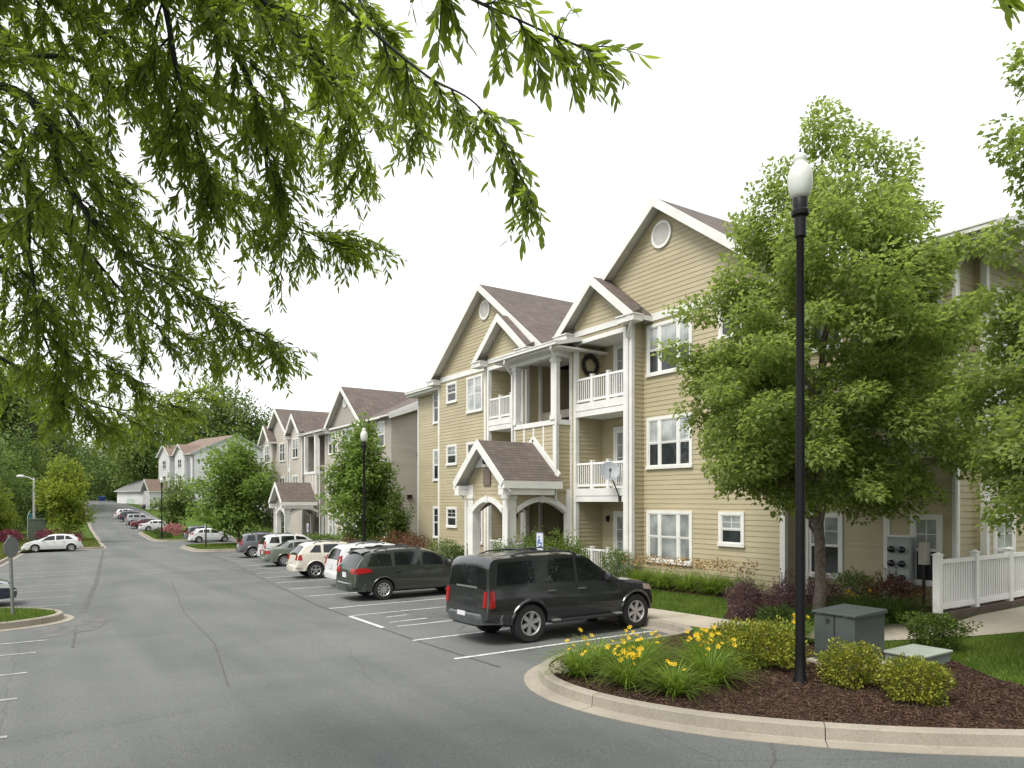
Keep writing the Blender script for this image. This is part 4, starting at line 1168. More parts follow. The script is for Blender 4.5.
def low_house():
    h = House('low_house', 'low pale house with a grey roof half hidden beyond the far end of the road', None, (19.5, 180, 1.9), R(18), m_whitesiding, m_trim, m_roof_grey, 0)
    h.wall(FX, 0, 0, [(0, -2.5), (14, -2.5), (14, 3.4), (0, 3.4)]); h.wall(FY, 0, 0, [(0, -2.5), (9, -2.5), (9, 3.4), (4.5, 5.6), (0, 3.4)])
    h.wall(FYB, 0, 14, [(0, -2.5), (9, -2.5), (9, 3.4), (4.5, 5.6), (0, 3.4)]); h.wall(((0, 1), (1, 0)), 9, 0, [(0, -2.5), (14, -2.5), (14, 3.4), (0, 3.4)])
    h.shed(-0.6, 4.5, -0.5, 14.5, 3.2, 5.8); h.shed(9.6, 4.5, -0.5, 14.5, 3.2, 5.8)
    mb = MB(); mb.box(-0.05, 0, 5, 9, -2, 1.4)
    h.part('garage_door', mb, M('pale_green_door', (0.42, 0.5, 0.46), 0.6))
low_house()

# ---------------------------------------------------------------- cars
def smooth_profile(pts, L, sig=0.035, n=700):
    xs = np.linspace(0, L, n); zs = np.interp(xs, [p[0] for p in pts], [p[1] for p in pts])
    k = int(3*sig/(L/n)) or 1; w = np.exp(-0.5*(np.arange(-k, k+1)*(L/n)/sig)**2); w /= w.sum()
    zp = np.concatenate([2*zs[0]-zs[k:0:-1], zs, 2*zs[-1]-zs[-2:-k-2:-1]])
    return xs, np.convolve(zp, w, 'valid')
class CarShape:
    def __init__(s, L, W, top, belt, zb, plan, tum, rnd=0.10):
        s.L, s.W, s.zb, s.tum, s.rnd = L, W, zb, tum, rnd
        s.tx, s.tz = smooth_profile(top, L, 0.035 if rnd > 0.08 else 0.022); s.bx, s.bz = smooth_profile(belt, L, 0.08)
        s.px, s.py = smooth_profile(plan, L, 0.05)
    def top(s, x): return float(np.interp(x, s.tx, s.tz))
    def belt(s, x):
        t = s.top(x); return min(float(np.interp(x, s.bx, s.bz)), t-0.05)
    def edge(s, x):
        t, b = s.top(x), s.belt(x); return t-min(s.rnd, 0.04+0.12*max(0, t-b-0.05))
    def hw(s, x, z):
        w = float(np.interp(x, s.px, s.py))*s.W/2; b = s.belt(x)
        if z > b: return w*0.965-(z-b)*s.tum
        f = (b-z)/max(0.1, b-s.zb)
        return w*(0.965+0.035*math.sin(min(1, f*1.9)*math.pi/2)-0.05*max(0, f-0.62)/0.38)
    def side(s, x, z, sg=1, off=0.0): return Vector((x-s.L/2, sg*(s.hw(x, z)+off), z))
    def roof(s, x, q):
        e = s.edge(x); w = s.hw(x, e); return Vector((x-s.L/2, q*w, e+(s.top(x)-e)*(1-abs(q)**2.4)))
    def ring(s, x):
        b, e = s.belt(x), s.edge(x); zb = s.zb+0.16*max(0, 1-x/0.5)+0.14*max(0, 1-(s.L-x)/0.5)
        pts = [(0.0, zb), (s.hw(x, zb+0.1)*0.86, zb)]
        lo = zb+0.05
        pts += [(s.hw(x, lo+(b-lo)*t), lo+(b-lo)*t) for t in (0, 0.12, 0.25, 0.4, 0.55, 0.7, 0.85, 0.95, 1.0)]
        pts += [(s.hw(x, b+(e-b)*t), b+(e-b)*t) for t in (0.15, 0.4, 0.7, 1.0)]
        w = s.hw(x, e); pts += [(w*q, e+(s.top(x)-e)*(1-q**2.4)) for q in (0.97, 0.92, 0.82, 0.62, 0.35, 0.0)]
        return pts
    def stations(s, n=64):
        d = np.concatenate([[0], np.cumsum(np.hypot(np.diff(s.tx), np.diff(s.tz)))]); return np.interp(np.linspace(0, d[-1], n), d, s.tx)
def patch(fn, mat_i, mb, na=8, nb=4, off=0.006, thick=0.012):
    """a panel lying on a surface fn(a,b), pushed outwards by off, with a rim"""
    P = [[fn(a/na, b/nb) for b in range(nb+1)] for a in range(na+1)]
    N = [[None]*(nb+1) for _ in range(na+1)]
    for a in range(na+1):
        for b in range(nb+1):
            da = P[min(a+1, na)][b]-P[max(a-1, 0)][b]; db = P[a][min(b+1, nb)]-P[a][max(b-1, 0)]
            n = da.cross(db); n = n.normalized() if n.length > 1e-9 else Vector((0, 0, 1))
            ref = Vector((P[a][b].x*0.25, P[a][b].y, P[a][b].z-0.6))
            if n.dot(ref) < 0: n = -n
            N[a][b] = n
    vs = [P[a][b]+N[a][b]*off for a in range(na+1) for b in range(nb+1)] + [P[a][b]+N[a][b]*(off-thick) for a in range(na+1) for b in range(nb+1)]
    m = nb+1; T = (na+1)*m
    fs = [(a*m+b, (a+1)*m+b, (a+1)*m+b+1, a*m+b+1) for a in range(na) for b in range(nb)]
    for a in range(na):
        fs += [(a*m, (a+1)*m, T+(a+1)*m, T+a*m), (a*m+nb, (a+1)*m+nb, T+(a+1)*m+nb, T+a*m+nb)]
    for b in range(nb):
        fs += [(b, b+1, T+b+1, T+b), (na*m+b, na*m+b+1, T+na*m+b+1, T+na*m+b)]
    mb.add(vs, fs, mat_i)
def bilerp(q):
    """q: four (x,z) corners: rear-bottom, front-bottom, front-top, rear-top"""
    def f(a, b):
        x = (q[0][0]*(1-a)+q[1][0]*a)*(1-b)+(q[3][0]*(1-a)+q[2][0]*a)*b
        z = (q[0][1]*(1-a)+q[1][1]*a)*(1-b)+(q[3][1]*(1-a)+q[2][1]*a)*b
        return x, z
    return f
def make_wheel(r, w, spokes, root, x, y, sgn, mat_rim=None):
    mb = MB(); c = (x, y, r); h = w/2
    prof = [(r*0.62, -h*0.92), (r*0.8, -h), (r*0.94, -h*0.96), (r, -h*0.7), (r, h*0.7), (r*0.94, h*0.96), (r*0.8, h), (r*0.62, h*0.92)]
    mb.lathe(prof, c, 'y', 28, cap=False)
    wh = mb.build('wheel', m_rubber, root, smooth=40)
    rm = MB(); R0 = r*0.64; k = sgn*h
    rm.lathe([(R0*0.9, k*0.35), (R0*1.0, k*0.98), (R0*0.93, k*1.0), (R0*0.88, k*0.9), (R0*0.88, k*0.3)], c, 'y', 28, cap=False)
    rm.lathe([(0.0, k*0.72), (R0*0.22, k*0.80), (R0*0.24, k*0.45)], c, 'y', 14)
    for i in range(spokes):
        a = 2*math.pi*i/spokes+0.3; ca, sa = math.cos(a), math.sin(a); t = Vector((-sa, 0, ca)); d = Vector((ca, 0, sa)); o = Vector(c)
        wi, wo = R0*(0.13 if spokes < 8 else 0.09), R0*(0.19 if spokes < 8 else 0.12)
        pts = []
        for kk in (0.48, 0.88):
            pts += [o+d*R0*0.12-t*wi+Vector((0, k*(kk-0.06), 0)), o+d*R0*0.93-t*wo+Vector((0, k*kk, 0)), o+d*R0*0.93+t*wo+Vector((0, k*kk, 0)), o+d*R0*0.12+t*wi+Vector((0, k*(kk-0.06), 0))]
        rm.add(pts, [(0,1,2,3), (7,6,5,4), (0,4,5,1), (1,5,6,2), (2,6,7,3), (3,7,4,0)])
    rm.build('rim', mat_rim or m_alloy, wh, smooth=35, recalc=True)
    dk = MB(); dk.lathe([(0.0, k*0.3), (R0*0.92, k*0.3)], c, 'y', 20); dk.build('brake_disc', m_plastic, wh)
    return wh
def make_car(name, label, cat, group, K, paint, loc, rotz):
    s = CarShape(K['L'], K['W'], K['top'], K['belt'], K['zb'], K['plan'], K['tum'], K.get('round', 0.10))
    root = empty(name, loc, (SLOPE if abs(loc[1]-40) < 45 else 0, 0, rotz))
    if abs(math.cos(rotz)) < 0.5: root.rotation_euler = (0, 0, rotz)
    elif math.cos(rotz) < 0: root.rotation_euler = (-SLOPE, 0, rotz)
    tag(root, label, cat, group)
    # closed body shell, wheel arches cut out of it
    mb = MB(); xs = s.stations(); rings = []
    for x in xs:
        rg = s.ring(x); rings.append([(x-s.L/2, y, z) for y, z in rg] + [(x-s.L/2, -y, z) for y, z in rg[-2:0:-1]])
    m = len(rings[0])
    for r in rings: mb.v.extend(r)
    for i in range(len(rings)-1):
        for j in range(m):
            j2 = (j+1) % m; mb.f.append((i*m+j, (i+1)*m+j, (i+1)*m+j2, i*m+j2)); mb.m.append(0)
    mb.f.append(tuple(range(m))); mb.m.append(0); mb.f.append(tuple((len(rings)-1)*m+j for j in range(m))[::-1]); mb.m.append(0)
    body = mb.build('body', [paint, m_plastic], root, recalc=True)
    ct = MB()
    for ax in K['axles']:
        ct.lathe([(K['r']*1.17, -1.6), (K['r']*1.17, 1.6)], (ax-s.L/2, 0, K['r']*1.02), 'y', 32, 1)
    cut = ct.build('wheel_arch', [paint, m_plastic], root, recalc=True)
    md = body.modifiers.new('arch', 'BOOLEAN'); md.operation = 'DIFFERENCE'; md.object = cut; md.solver = 'EXACT'
    bpy.context.view_layer.update(); dg = bpy.context.evaluated_depsgraph_get(); dg.update()
    me = bpy.data.meshes.new_from_object(body.evaluated_get(dg))
    body.modifiers.clear(); body.data = me
    bpy.data.objects.remove(cut, do_unlink=True)
    me.polygons.foreach_set('use_smooth', [True]*len(me.polygons)); me.set_sharp_from_angle(angle=R(32))
    def part(name, fn, mats, parent=root, smooth=30):
        b = MB(); fn(b); return b.build(name, mats, parent, smooth=smooth, recalc=False)
    # glass
    for sg in (1, -1):
        for q in K['side_glass']:
            bl = bilerp(q)
            def fn(b, sg=sg, bl=bl): patch(lambda a, c: s.side(*bl(a, c), sg), 0, b, 10, 5, 0.007)
            part('side_window', fn, m_carglass)
        for q in K.get('doors', ()):
            bl = bilerp(q)
            d = part('door', lambda b, sg=sg, bl=bl: patch(lambda a, c: s.side(*bl(a, c), sg), 0, b, 12, 8, 0.006), paint)
            hx, hz = bl(0.12, 0.84)
            p = s.side(hx, hz, sg, 0.03)
            part('handle', lambda b, p=p: b.box(p.x-0.09, p.x+0.09, p.y-0.018, p.y+0.018, p.z-0.016, p.z+0.016), K.get('handle', paint), d)
        zs = K['zb']+0.18
        if K.get('cladding'):
            a0, a1 = K['axles'][0]+K['r']*1.3, K['axles'][1]-K['r']*1.3
            bl = bilerp([(a0, zs), (a1, zs), (a1, zs+0.13), (a0, zs+0.13)])
            part('sill_trim', lambda b, sg=sg, bl=bl: patch(lambda a, c: s.side(*bl(a, c), sg), 0, b, 8, 2, 0.02, 0.03), K['cladding'])
        # arch lips
        for ax in K['axles']:
            def lip(b, sg=sg, ax=ax):
                rr = K['r']*1.17; pts = []
                for k in range(17):
                    a = R(-6)+R(192)*k/16; x = ax+rr*1.03*math.cos(a); z = K['r']*1.02+rr*1.03*math.sin(a)
                    zz = max(z, K['zb']+0.06); pts.append(s.side(x, zz, sg, 0.0))
                b.tube(pts, K.get('lip', 0.018), 6)
            part('wheel_arch', lip, K.get('arch_mat', paint))
        # lamps, mirrors
        bl = bilerp(K['tail'])
        part('tail_light', lambda b, sg=sg, bl=bl: patch(lambda a, c: s.side(*bl(a, c), sg), 0, b, 5, 5, 0.014, 0.03), m_red)
        if 'tail_rear' in K:
            z0, z1, q0 = K['tail_rear']
            def tr(b, sg=sg):
                def f(a, c):
                    z = z0+(z1-z0)*c; x = float(np.interp(z, s.tz[:160], s.tx[:160])); e = s.hw(x, min(z, s.edge(x)))
                    return Vector((x-s.L/2-0.002, sg*(e*(q0+(0.998-q0)*a)), z))
                patch(f, 0, b, 4, 5, 0.016, 0.03)
            part('tail_light', tr, m_red)
        bl = bilerp(K['head'])
        part('headlight', lambda b, sg=sg, bl=bl: patch(lambda a, c: s.side(*bl(a, c), sg), 0, b, 5, 3, 0.012, 0.03), K.get('head_mat', m_lens))
        p = s.side(K['mirror'][0], K['mirror'][1], sg, 0.11)
        def mir(b, p=p, sg=sg):
            b.lathe([(0.0, -0.06), (0.075, -0.05), (0.10, 0.0), (0.095, 0.05), (0.0, 0.055)], (p.x, p.y, p.z), 'x', 12); b.box(p.x-0.02, p.x+0.03, p.y-(0.1 if sg > 0 else -0.02), p.y+(0.02 if sg < 0 else -0.02) if False else p.y, p.z-0.03, p.z+0.01)
        part('mirror', mir, K.get('mirror_mat', paint))
    x0, x1 = K['screen']
    part('windshield', lambda b: patch(lambda a, c: s.roof(x0+(x1-x0)*a, -0.9+1.8*c), 0, b, 10, 10, 0.006), m_carglass)
    x0, x1, qq = K['rear_glass']
    part('rear_window', lambda b: patch(lambda a, c: s.roof(x0+(x1-x0)*a, -qq+2*qq*c), 0, b, 10, 10, 0.008), m_carglass)
    # bumpers following the plan of the body
    def bump_(b, front, z0, z1, out):
        pts = []
        for k in range(13):
            q = -1+k/6; ext = 0.42*abs(q)**6 if abs(q) > 0.8 else 0
            x = (s.L-0.0-ext if front else 0.0+ext)
            pts.append((x, q))
        row = []
        for x, q in pts:
            xx = min(max(x, 0.03), s.L-0.03); w = max(s.hw(xx, (z0+z1)/2), 0.0)
            crown = 0.05*(1-q*q); xo = x+(out+crown)*(1 if front else -1)
            row.append((xo-s.L/2, q*(w+0.018)))
        vs = []
        for x, y in row: vs += [(x, y, z0), (x, y, z0+0.05), (x+(0.025 if front else -0.025), y, (z0+z1)/2), (x, y, z1-0.03), (x+(-0.05 if front else 0.05), y*0.985, z1)]
        n = 5
        fs = [(i*n+j, i*n+j+1, (i+1)*n+j+1, (i+1)*n+j) for i in range(len(row)-1) for j in range(n-1)]
        b.add(vs, fs)
    part('bumper', lambda b: bump_(b, False, *K['rbump']), K.get('bump_mat', paint), smooth=40)
    part('bumper', lambda b: bump_(b, True, *K['fbump']), paint, smooth=40)
    px, pz = K['plate']
    part('license_plate', lambda b: b.box(px-s.L/2-0.012, px-s.L/2+0.01, -0.16, 0.16, pz-0.08, pz+0.08), m_plate)
    if K.get('lower'):
        part('liftgate_trim', lambda b: b.box(-s.L/2+0.035, -s.L/2+0.075, -0.42, 0.42, 1.165, 1.20), m_chrome)
        part('tow_bar', lambda b: b.box(-s.L/2-0.02, -s.L/2+0.1, -0.5, 0.5, K['zb']+0.03, K['zb']+0.14), m_plastic)
    if 'rack' in K:
        for sg in (1, -1):
            def rk(b, sg=sg):
                a, c = K['rack']; n = 9; pts = []
                for k in range(n):
                    x = a+(c-a)*k/(n-1); p = s.roof(x, sg*0.84); pts.append(p+Vector((0, 0, 0.05 if 0 < k < n-1 else 0.0)))
                b.tube(pts, 0.02, 6)
            part('roof_rail', rk, K.get('rack_mat', m_plastic))
        for f in (0.3, 0.75):
            def cb(b, f=f):
                x = K['rack'][0]+(K['rack'][1]-K['rack'][0])*f; b.tube([s.roof(x, q*0.84)+Vector((0, 0, 0.055)) for q in (-1, -0.5, 0, 0.5, 1)], 0.018, 6)
            part('cross_bar', cb, K.get('rack_mat', m_plastic))
    if K.get('step'):
        for sg in (1, -1):
            a0, a1 = K['axles'][0]+K['r']*1.25, K['axles'][1]-K['r']*1.25
            def st(b, sg=sg):
                w = s.W/2; b.box(a0-s.L/2, a1-s.L/2, min(sg*(w-0.12), sg*(w+0.07)), max(sg*(w-0.12), sg*(w+0.07)), K['zb']+0.0, K['zb']+0.065)
            b_ = MB(); st(b_); b_.build('running_board', m_plastic, root, bevel=0.015)
            b2 = MB()
            for xx in (a0+0.02, a1-0.22): b2.box(xx-s.L/2, xx+0.2-s.L/2, min(sg*(w_ := s.W/2-0.05), sg*(s.W/2+0.075)), max(sg*w_, sg*(s.W/2+0.075)), K['zb']+0.05, K['zb']+0.085)
            b2.build('step_cap', m_alloy, root)
    if K.get('spoiler'):
        x = K['spoiler']
        part('spoiler', lambda b: patch(lambda a, c: s.roof(x+0.22*a, -0.85+1.7*c)+Vector((-0.10*(1-a), 0, 0.015)), 0, b, 3, 8, 0.012, 0.03), paint)
    if K.get('trim_strip'):
        z, a, c = K['trim_strip']; bl = bilerp([(a, z), (c, z), (c, z+0.045), (a, z+0.045)])
        for sg in (1, -1): part('side_moulding', lambda b, sg=sg: patch(lambda u, v: s.side(*bl(u, v), sg), 0, b, 10, 1, 0.016, 0.02), K.get('strip_mat', paint))
    for ax in K['axles']:
        for sg in (1, -1):
            make_wheel(K['r'], K.get('tw', 0.23), K.get('spokes', 6), root, ax-s.L/2, sg*(s.W/2-K.get('tw', 0.23)/2-0.015), sg)
    return root
def win(s, x0, x1, x2, x3, z0, z1): return [(x0, z0), (x1, z0), (x2, z1), (x3, z1)]
PLAN = lambda L, r=0.90, f=0.80: [(0, r), (0.05, r+0.03), (0.35, 0.985), (0.8, 1.0), (L-1.1, 1.0), (L-0.45, 0.96), (L-0.15, f+0.08), (L, f)]
m_headamber = M('headlamp_lens', (0.42, 0.33, 0.27), 0.12, var=0.15, spec=0.8)
SUV = dict(L=4.70, W=1.80, zb=0.36, tum=0.18, round=0.06, r=0.40, axles=(1.08, 4.06), plan=PLAN(4.70, 0.965, 0.86),
    top=[(0, .70), (.02, .98), (.045, 1.14), (.13, 1.72), (.24, 1.82), (1.2, 1.86), (2.1, 1.86), (2.62, 1.80), (3.42, 1.27), (3.55, 1.21), (4.25, 1.14), (4.52, 1.07), (4.66, .93), (4.70, .62)],
    belt=[(0, 1.17), (1.6, 1.17), (3.4, 1.14), (4.70, 1.0)],
    side_glass=[[(.26, 1.24), (1.24, 1.24), (1.18, 1.70), (.34, 1.70)], [(1.54, 1.23), (2.28, 1.22), (2.28, 1.72), (1.62, 1.72)], [(2.36, 1.22), (3.24, 1.19), (2.76, 1.67), (2.36, 1.72)]],
    doors=[[(1.62, .52), (2.29, .52), (2.29, 1.16), (1.50, 1.16)], [(2.32, .52), (3.28, .52), (3.36, 1.13), (2.32, 1.16)]], handle=m_chrome,
    tail=[(.06, .78), (.20, .80), (.18, 1.13), (.10, 1.13)], tail_rear=(.80, 1.12, 0.87), head=[(4.34, .90), (4.60, .86), (4.57, .99), (4.32, 1.03)], head_mat=m_headamber, mirror=(3.15, 1.26), mirror_mat=m_plastic,
    screen=(2.72, 3.38), rear_glass=(.053, .118, .90), rbump=(.44, .66, .04), fbump=(.36, .66, .02), bump_mat=M('bumper_grey', (0.11, 0.12, 0.125), 0.3, metal=0.5), plate=(-.09, .60), lower=True,
    rack=(.75, 2.5), step=True, lip=0.035, spokes=6, tw=0.26, trim_strip=(.62, 1.55, 3.5))
VAN = dict(L=4.75, W=1.85, zb=0.24, tum=0.33, r=0.33, axles=(.98, 3.80), plan=PLAN(4.75, 0.93, 0.78),
    top=[(0, .60), (.02, .90), (.06, 1.02), (.42, 1.53), (.62, 1.60), (1.5, 1.665), (2.3, 1.65), (2.75, 1.56), (3.85, 1.05), (4.0, 1.0), (4.45, .86), (4.68, .72), (4.75, .5)],
    belt=[(0, 1.02), (2, 1.03), (3.8, .98), (4.75, .8)],
    side_glass=[[(.45, 1.08), (1.28, 1.08), (1.26, 1.46), (.62, 1.46)], [(1.38, 1.08), (2.26, 1.07), (2.22, 1.49), (1.40, 1.49)], [(2.36, 1.07), (3.46, 1.02), (2.78, 1.42), (2.36, 1.48)]],
    doors=[[(1.34, .38), (2.30, .38), (2.30, 1.02), (1.34, 1.02)], [(2.33, .38), (3.32, .38), (3.50, .98), (2.33, 1.02)]],
    tail=[(.05, .84), (.62, .90), (.50, 1.02), (.10, 1.04)], tail_rear=(.86, 1.02, 0.6), head=[(4.2, .70), (4.62, .62), (4.60, .74), (4.1, .86)], mirror=(3.28, 1.10),
    screen=(2.86, 3.82), rear_glass=(.075, .38, .84), rbump=(.30, .58, .05), fbump=(.26, .52, .02), plate=(-.0, .80), rack=(.75, 2.4), spokes=10, trim_strip=(.36, 1.4, 3.3), spoiler=.42)
CROSS = dict(L=4.15, W=1.76, zb=0.30, tum=0.30, r=0.345, axles=(.82, 3.28), plan=PLAN(4.15, 0.92, 0.82),
    top=[(0, .62), (.02, .88), (.05, 1.0), (.42, 1.46), (.62, 1.54), (1.4, 1.6), (2.0, 1.58), (2.4, 1.5), (3.08, 1.08), (3.2, 1.04), (3.8, .95), (4.08, .84), (4.15, .58)],
    belt=[(0, 1.06), (2, 1.03), (3.1, 1.0), (4.15, .86)],
    side_glass=[[(.56, 1.12), (1.05, 1.10), (1.05, 1.42), (.82, 1.42)], [(1.16, 1.10), (1.86, 1.08), (1.84, 1.45), (1.18, 1.45)], [(1.94, 1.08), (2.8, 1.05), (2.4, 1.37), (1.94, 1.45)]],
    doors=[[(1.24, .46), (1.89, .46), (1.89, 1.03), (1.12, 1.04)], [(1.92, .46), (2.72, .46), (2.86, 1.0), (1.92, 1.03)]],
    tail=[(.05, .80), (.24, .80), (.22, 1.02), (.12, 1.04)], tail_rear=(.80, 1.0, 0.72), head=[(3.72, .74), (4.03, .70), (4.0, .84), (3.66, .90)], mirror=(2.68, 1.10),
    screen=(2.48, 3.05), rear_glass=(.075, .38, .8), rbump=(.34, .60, .05), fbump=(.32, .58, .02), plate=(.0, .78), lip=0.028, spokes=5, rack=(.75, 1.95), cladding=m_plastic)
TALL = dict(CROSS, L=4.3, axles=(.80, 3.36), plan=PLAN(4.3, 0.93, 0.82),
    top=[(0, .62), (.02, .9), (.05, 1.02), (.26, 1.48), (.42, 1.58), (1.2, 1.65), (2.0, 1.64), (2.5, 1.55), (3.2, 1.1), (3.35, 1.05), (3.95, .96), (4.22, .84), (4.3, .58)],
    side_glass=[[(.38, 1.10), (.98, 1.09), (.96, 1.46), (.54, 1.46)], [(1.08, 1.09), (1.86, 1.08), (1.84, 1.5), (1.1, 1.5)], [(1.95, 1.08), (2.9, 1.05), (2.46, 1.42), (1.95, 1.5)]],
    tail=[(.06, .82), (.15, .82), (.20, 1.20), (.14, 1.20)], tail_rear=(.84, 1.18, 0.88), rear_glass=(.07, .25, .8), screen=(2.6, 3.18), spokes=6, head=[(3.86, .74), (4.18, .70), (4.15, .84), (3.8, .9)])
SEDAN = dict(L=4.55, W=1.74, zb=0.20, tum=0.42, r=0.315, axles=(.98, 3.58), plan=PLAN(4.55, 0.88, 0.78),
    top=[(0, .55), (.03, .82), (.10, .93), (.35, .98), (.78, 1.02), (1.32, 1.32), (1.6, 1.38), (2.2, 1.40), (2.6, 1.36), (3.32, .96), (3.45, .93), (4.1, .82), (4.45, .70), (4.55, .45)],
    belt=[(0, .95), (2, .93), (3.4, .90), (4.55, .75)],
    side_glass=[[(1.12, .98), (1.42, .98), (1.46, 1.24), (1.34, 1.24)], [(1.48, .98), (2.12, .98), (2.12, 1.28), (1.56, 1.28)], [(2.2, .98), (3.06, .96), (2.62, 1.25), (2.2, 1.28)]],
    doors=[[(1.42, .34), (2.15, .34), (2.15, .92), (1.34, .94)], [(2.18, .34), (3.05, .34), (3.12, .90), (2.18, .92)]],
    tail=[(.04, .68), (.24, .68), (.24, .86), (.08, .87)], tail_rear=(.68, .86, 0.6), head=[(4.1, .60), (4.46, .56), (4.42, .68), (4.05, .74)], mirror=(2.95, 1.0),
    screen=(2.64, 3.3), rear_glass=(.84, 1.3, .86), rbump=(.26, .52, .05), fbump=(.24, .48, .02), plate=(.0, .74), spokes=7)
HATCH = dict(SEDAN, L=4.1, axles=(.76, 3.24), plan=PLAN(4.1, 0.86, 0.78),
    top=[(0, .58), (.02, .82), (.06, .98), (.40, 1.22), (.75, 1.38), (1.3, 1.45), (1.9, 1.45), (2.3, 1.36), (3.15, .98), (3.3, .95), (3.75, .82), (4.02, .68), (4.1, .45)],
    belt=[(0, .98), (2, .94), (3.2, .88), (4.1, .74)],
    side_glass=[[(.62, 1.02), (1.16, 1.0), (1.18, 1.30), (.95, 1.28)], [(1.24, 1.0), (1.82, .97), (1.80, 1.33), (1.26, 1.32)], [(1.9, .97), (2.86, .93), (2.32, 1.26), (1.9, 1.33)]],
    doors=[[(1.3, .36), (1.85, .36), (1.85, .93), (1.2, .95)], [(1.88, .36), (2.72, .36), (2.9, .88), (1.88, .93)]],
    tail=[(.05, .80), (.22, .84), (.34, 1.1), (.16, 1.02)], tail_rear=(.8, .98, .7), head=[(3.6, .66), (3.96, .58), (3.92, .68), (3.5, .82)], mirror=(2.72, 1.0),
    screen=(2.36, 3.12), rear_glass=(.075, .7, .82), spokes=6, spoiler=.62)
p_slate = carpaint('slate_paint', (0.042, 0.045, 0.047), 0.5, 0.24)
p_olive = carpaint('olive_paint', (0.050, 0.057, 0.048), 0.45, 0.3)
p_cream = carpaint('cream_paint', (0.66, 0.63, 0.53), 0.0)
p_white = carpaint('white_paint', (0.70, 0.71, 0.70), 0.0)
p_sage = carpaint('sage_paint', (0.20, 0.235, 0.19), 0.5, 0.35)
p_grey = carpaint('grey_paint', (0.16, 0.165, 0.18), 0.5)
p_silver = carpaint('silver_paint', (0.42, 0.43, 0.44), 0.6)
p_blue = carpaint('dark_blue_paint', (0.03, 0.036, 0.06), 0.3)
p_maroon = carpaint('maroon_paint', (0.12, 0.025, 0.03), 0.3)
ROW = 'cars parked nose-in along the right side of the road'
def park(kind, label, cat, K, paint, xr, yc, rotz=0.0, group=ROW):
    """xr: where the rear (nose-in car) stands"""
    L = K['L']; x = xr+L/2 if abs(rotz) < 1 else xr-L/2
    make_car(kind, label, cat, group, K, paint, (x, yc, g(yc)+0.004), rotz)
park('parked_suv', 'dark slate SUV with roof rails parked nearest the kerbed flower island', 'suv', SUV, p_slate, 7.46, 13.05)
park('parked_minivan', 'dark olive green minivan parked behind the slate SUV, long red tail light', 'minivan', VAN, p_olive, 8.12, 21.95, -0.02)
park('parked_suv', 'small white crossover almost hidden behind the olive minivan', 'suv', TALL, p_white, 9.2, 26.3, -0.04)
park('parked_suv', 'cream white crossover with black roof bars beside the sage green sedan', 'suv', CROSS, p_cream, 9.1, 31.0, -0.05)
park('parked_sedan', 'sage green sedan parked beside the cream crossover', 'sedan', SEDAN, p_sage, 9.95, 39.3, -0.06)
park('parked_wagon', 'white wagon with tall red tail lights parked behind the sage green sedan', 'wagon', TALL, p_white, 10.9, 43.6, -0.06)
park('parked_suv', 'grey crossover at the far end of the row next to the grass island', 'suv', TALL, p_grey, 10.8, 48.8, -0.08)
FAR = 'cars parked along the far right end of the road'
park('parked_hatchback', 'white hatchback parked on the left by the grass verge', 'hatchback', HATCH, p_white, 2.85, 69.6, math.pi, None)
park('parked_sedan', 'dark blue car whose bonnet shows behind the small left island and its sign', 'sedan', SEDAN, p_blue, -5.25, 27.8, 0.0, None)
park('parked_hatchback', 'white hatchback parked across the side lane beyond the first far grass island', 'hatchback', HATCH, p_white, 12.6, 78.5, 0.0, FAR)
park('parked_suv', 'dark grey crossover parked just behind the white hatchback in the side lane', 'suv', TALL, p_grey, 12.6, 81.3, 0.0, FAR)
park('parked_sedan', 'white sedan nearest in the far row, behind the island with the pink bush', 'sedan', SEDAN, p_white, 10.9, 106.0, 0.0, FAR)
park('parked_sedan', 'maroon sedan parked next after the white sedan in the far row', 'sedan', SEDAN, p_maroon, 10.4, 111.5, 0.0, FAR)
park('parked_suv', 'silver crossover in the middle of the far row', 'suv', TALL, p_silver, 10.2, 117.5, 0.0, FAR)
park('parked_suv', 'dark blue crossover parked second from the end of the far row', 'suv', TALL, p_blue, 10.0, 123.5, 0.0, FAR)
park('parked_suv', 'white crossover parked last in the far row', 'suv', CROSS, p_white, 9.8, 130.0, 0.0, FAR)
park('parked_sedan', 'dark blue sedan parked apart near the low pale house', 'sedan', SEDAN, p_blue, 16.5, 157.0, 0.1, FAR)

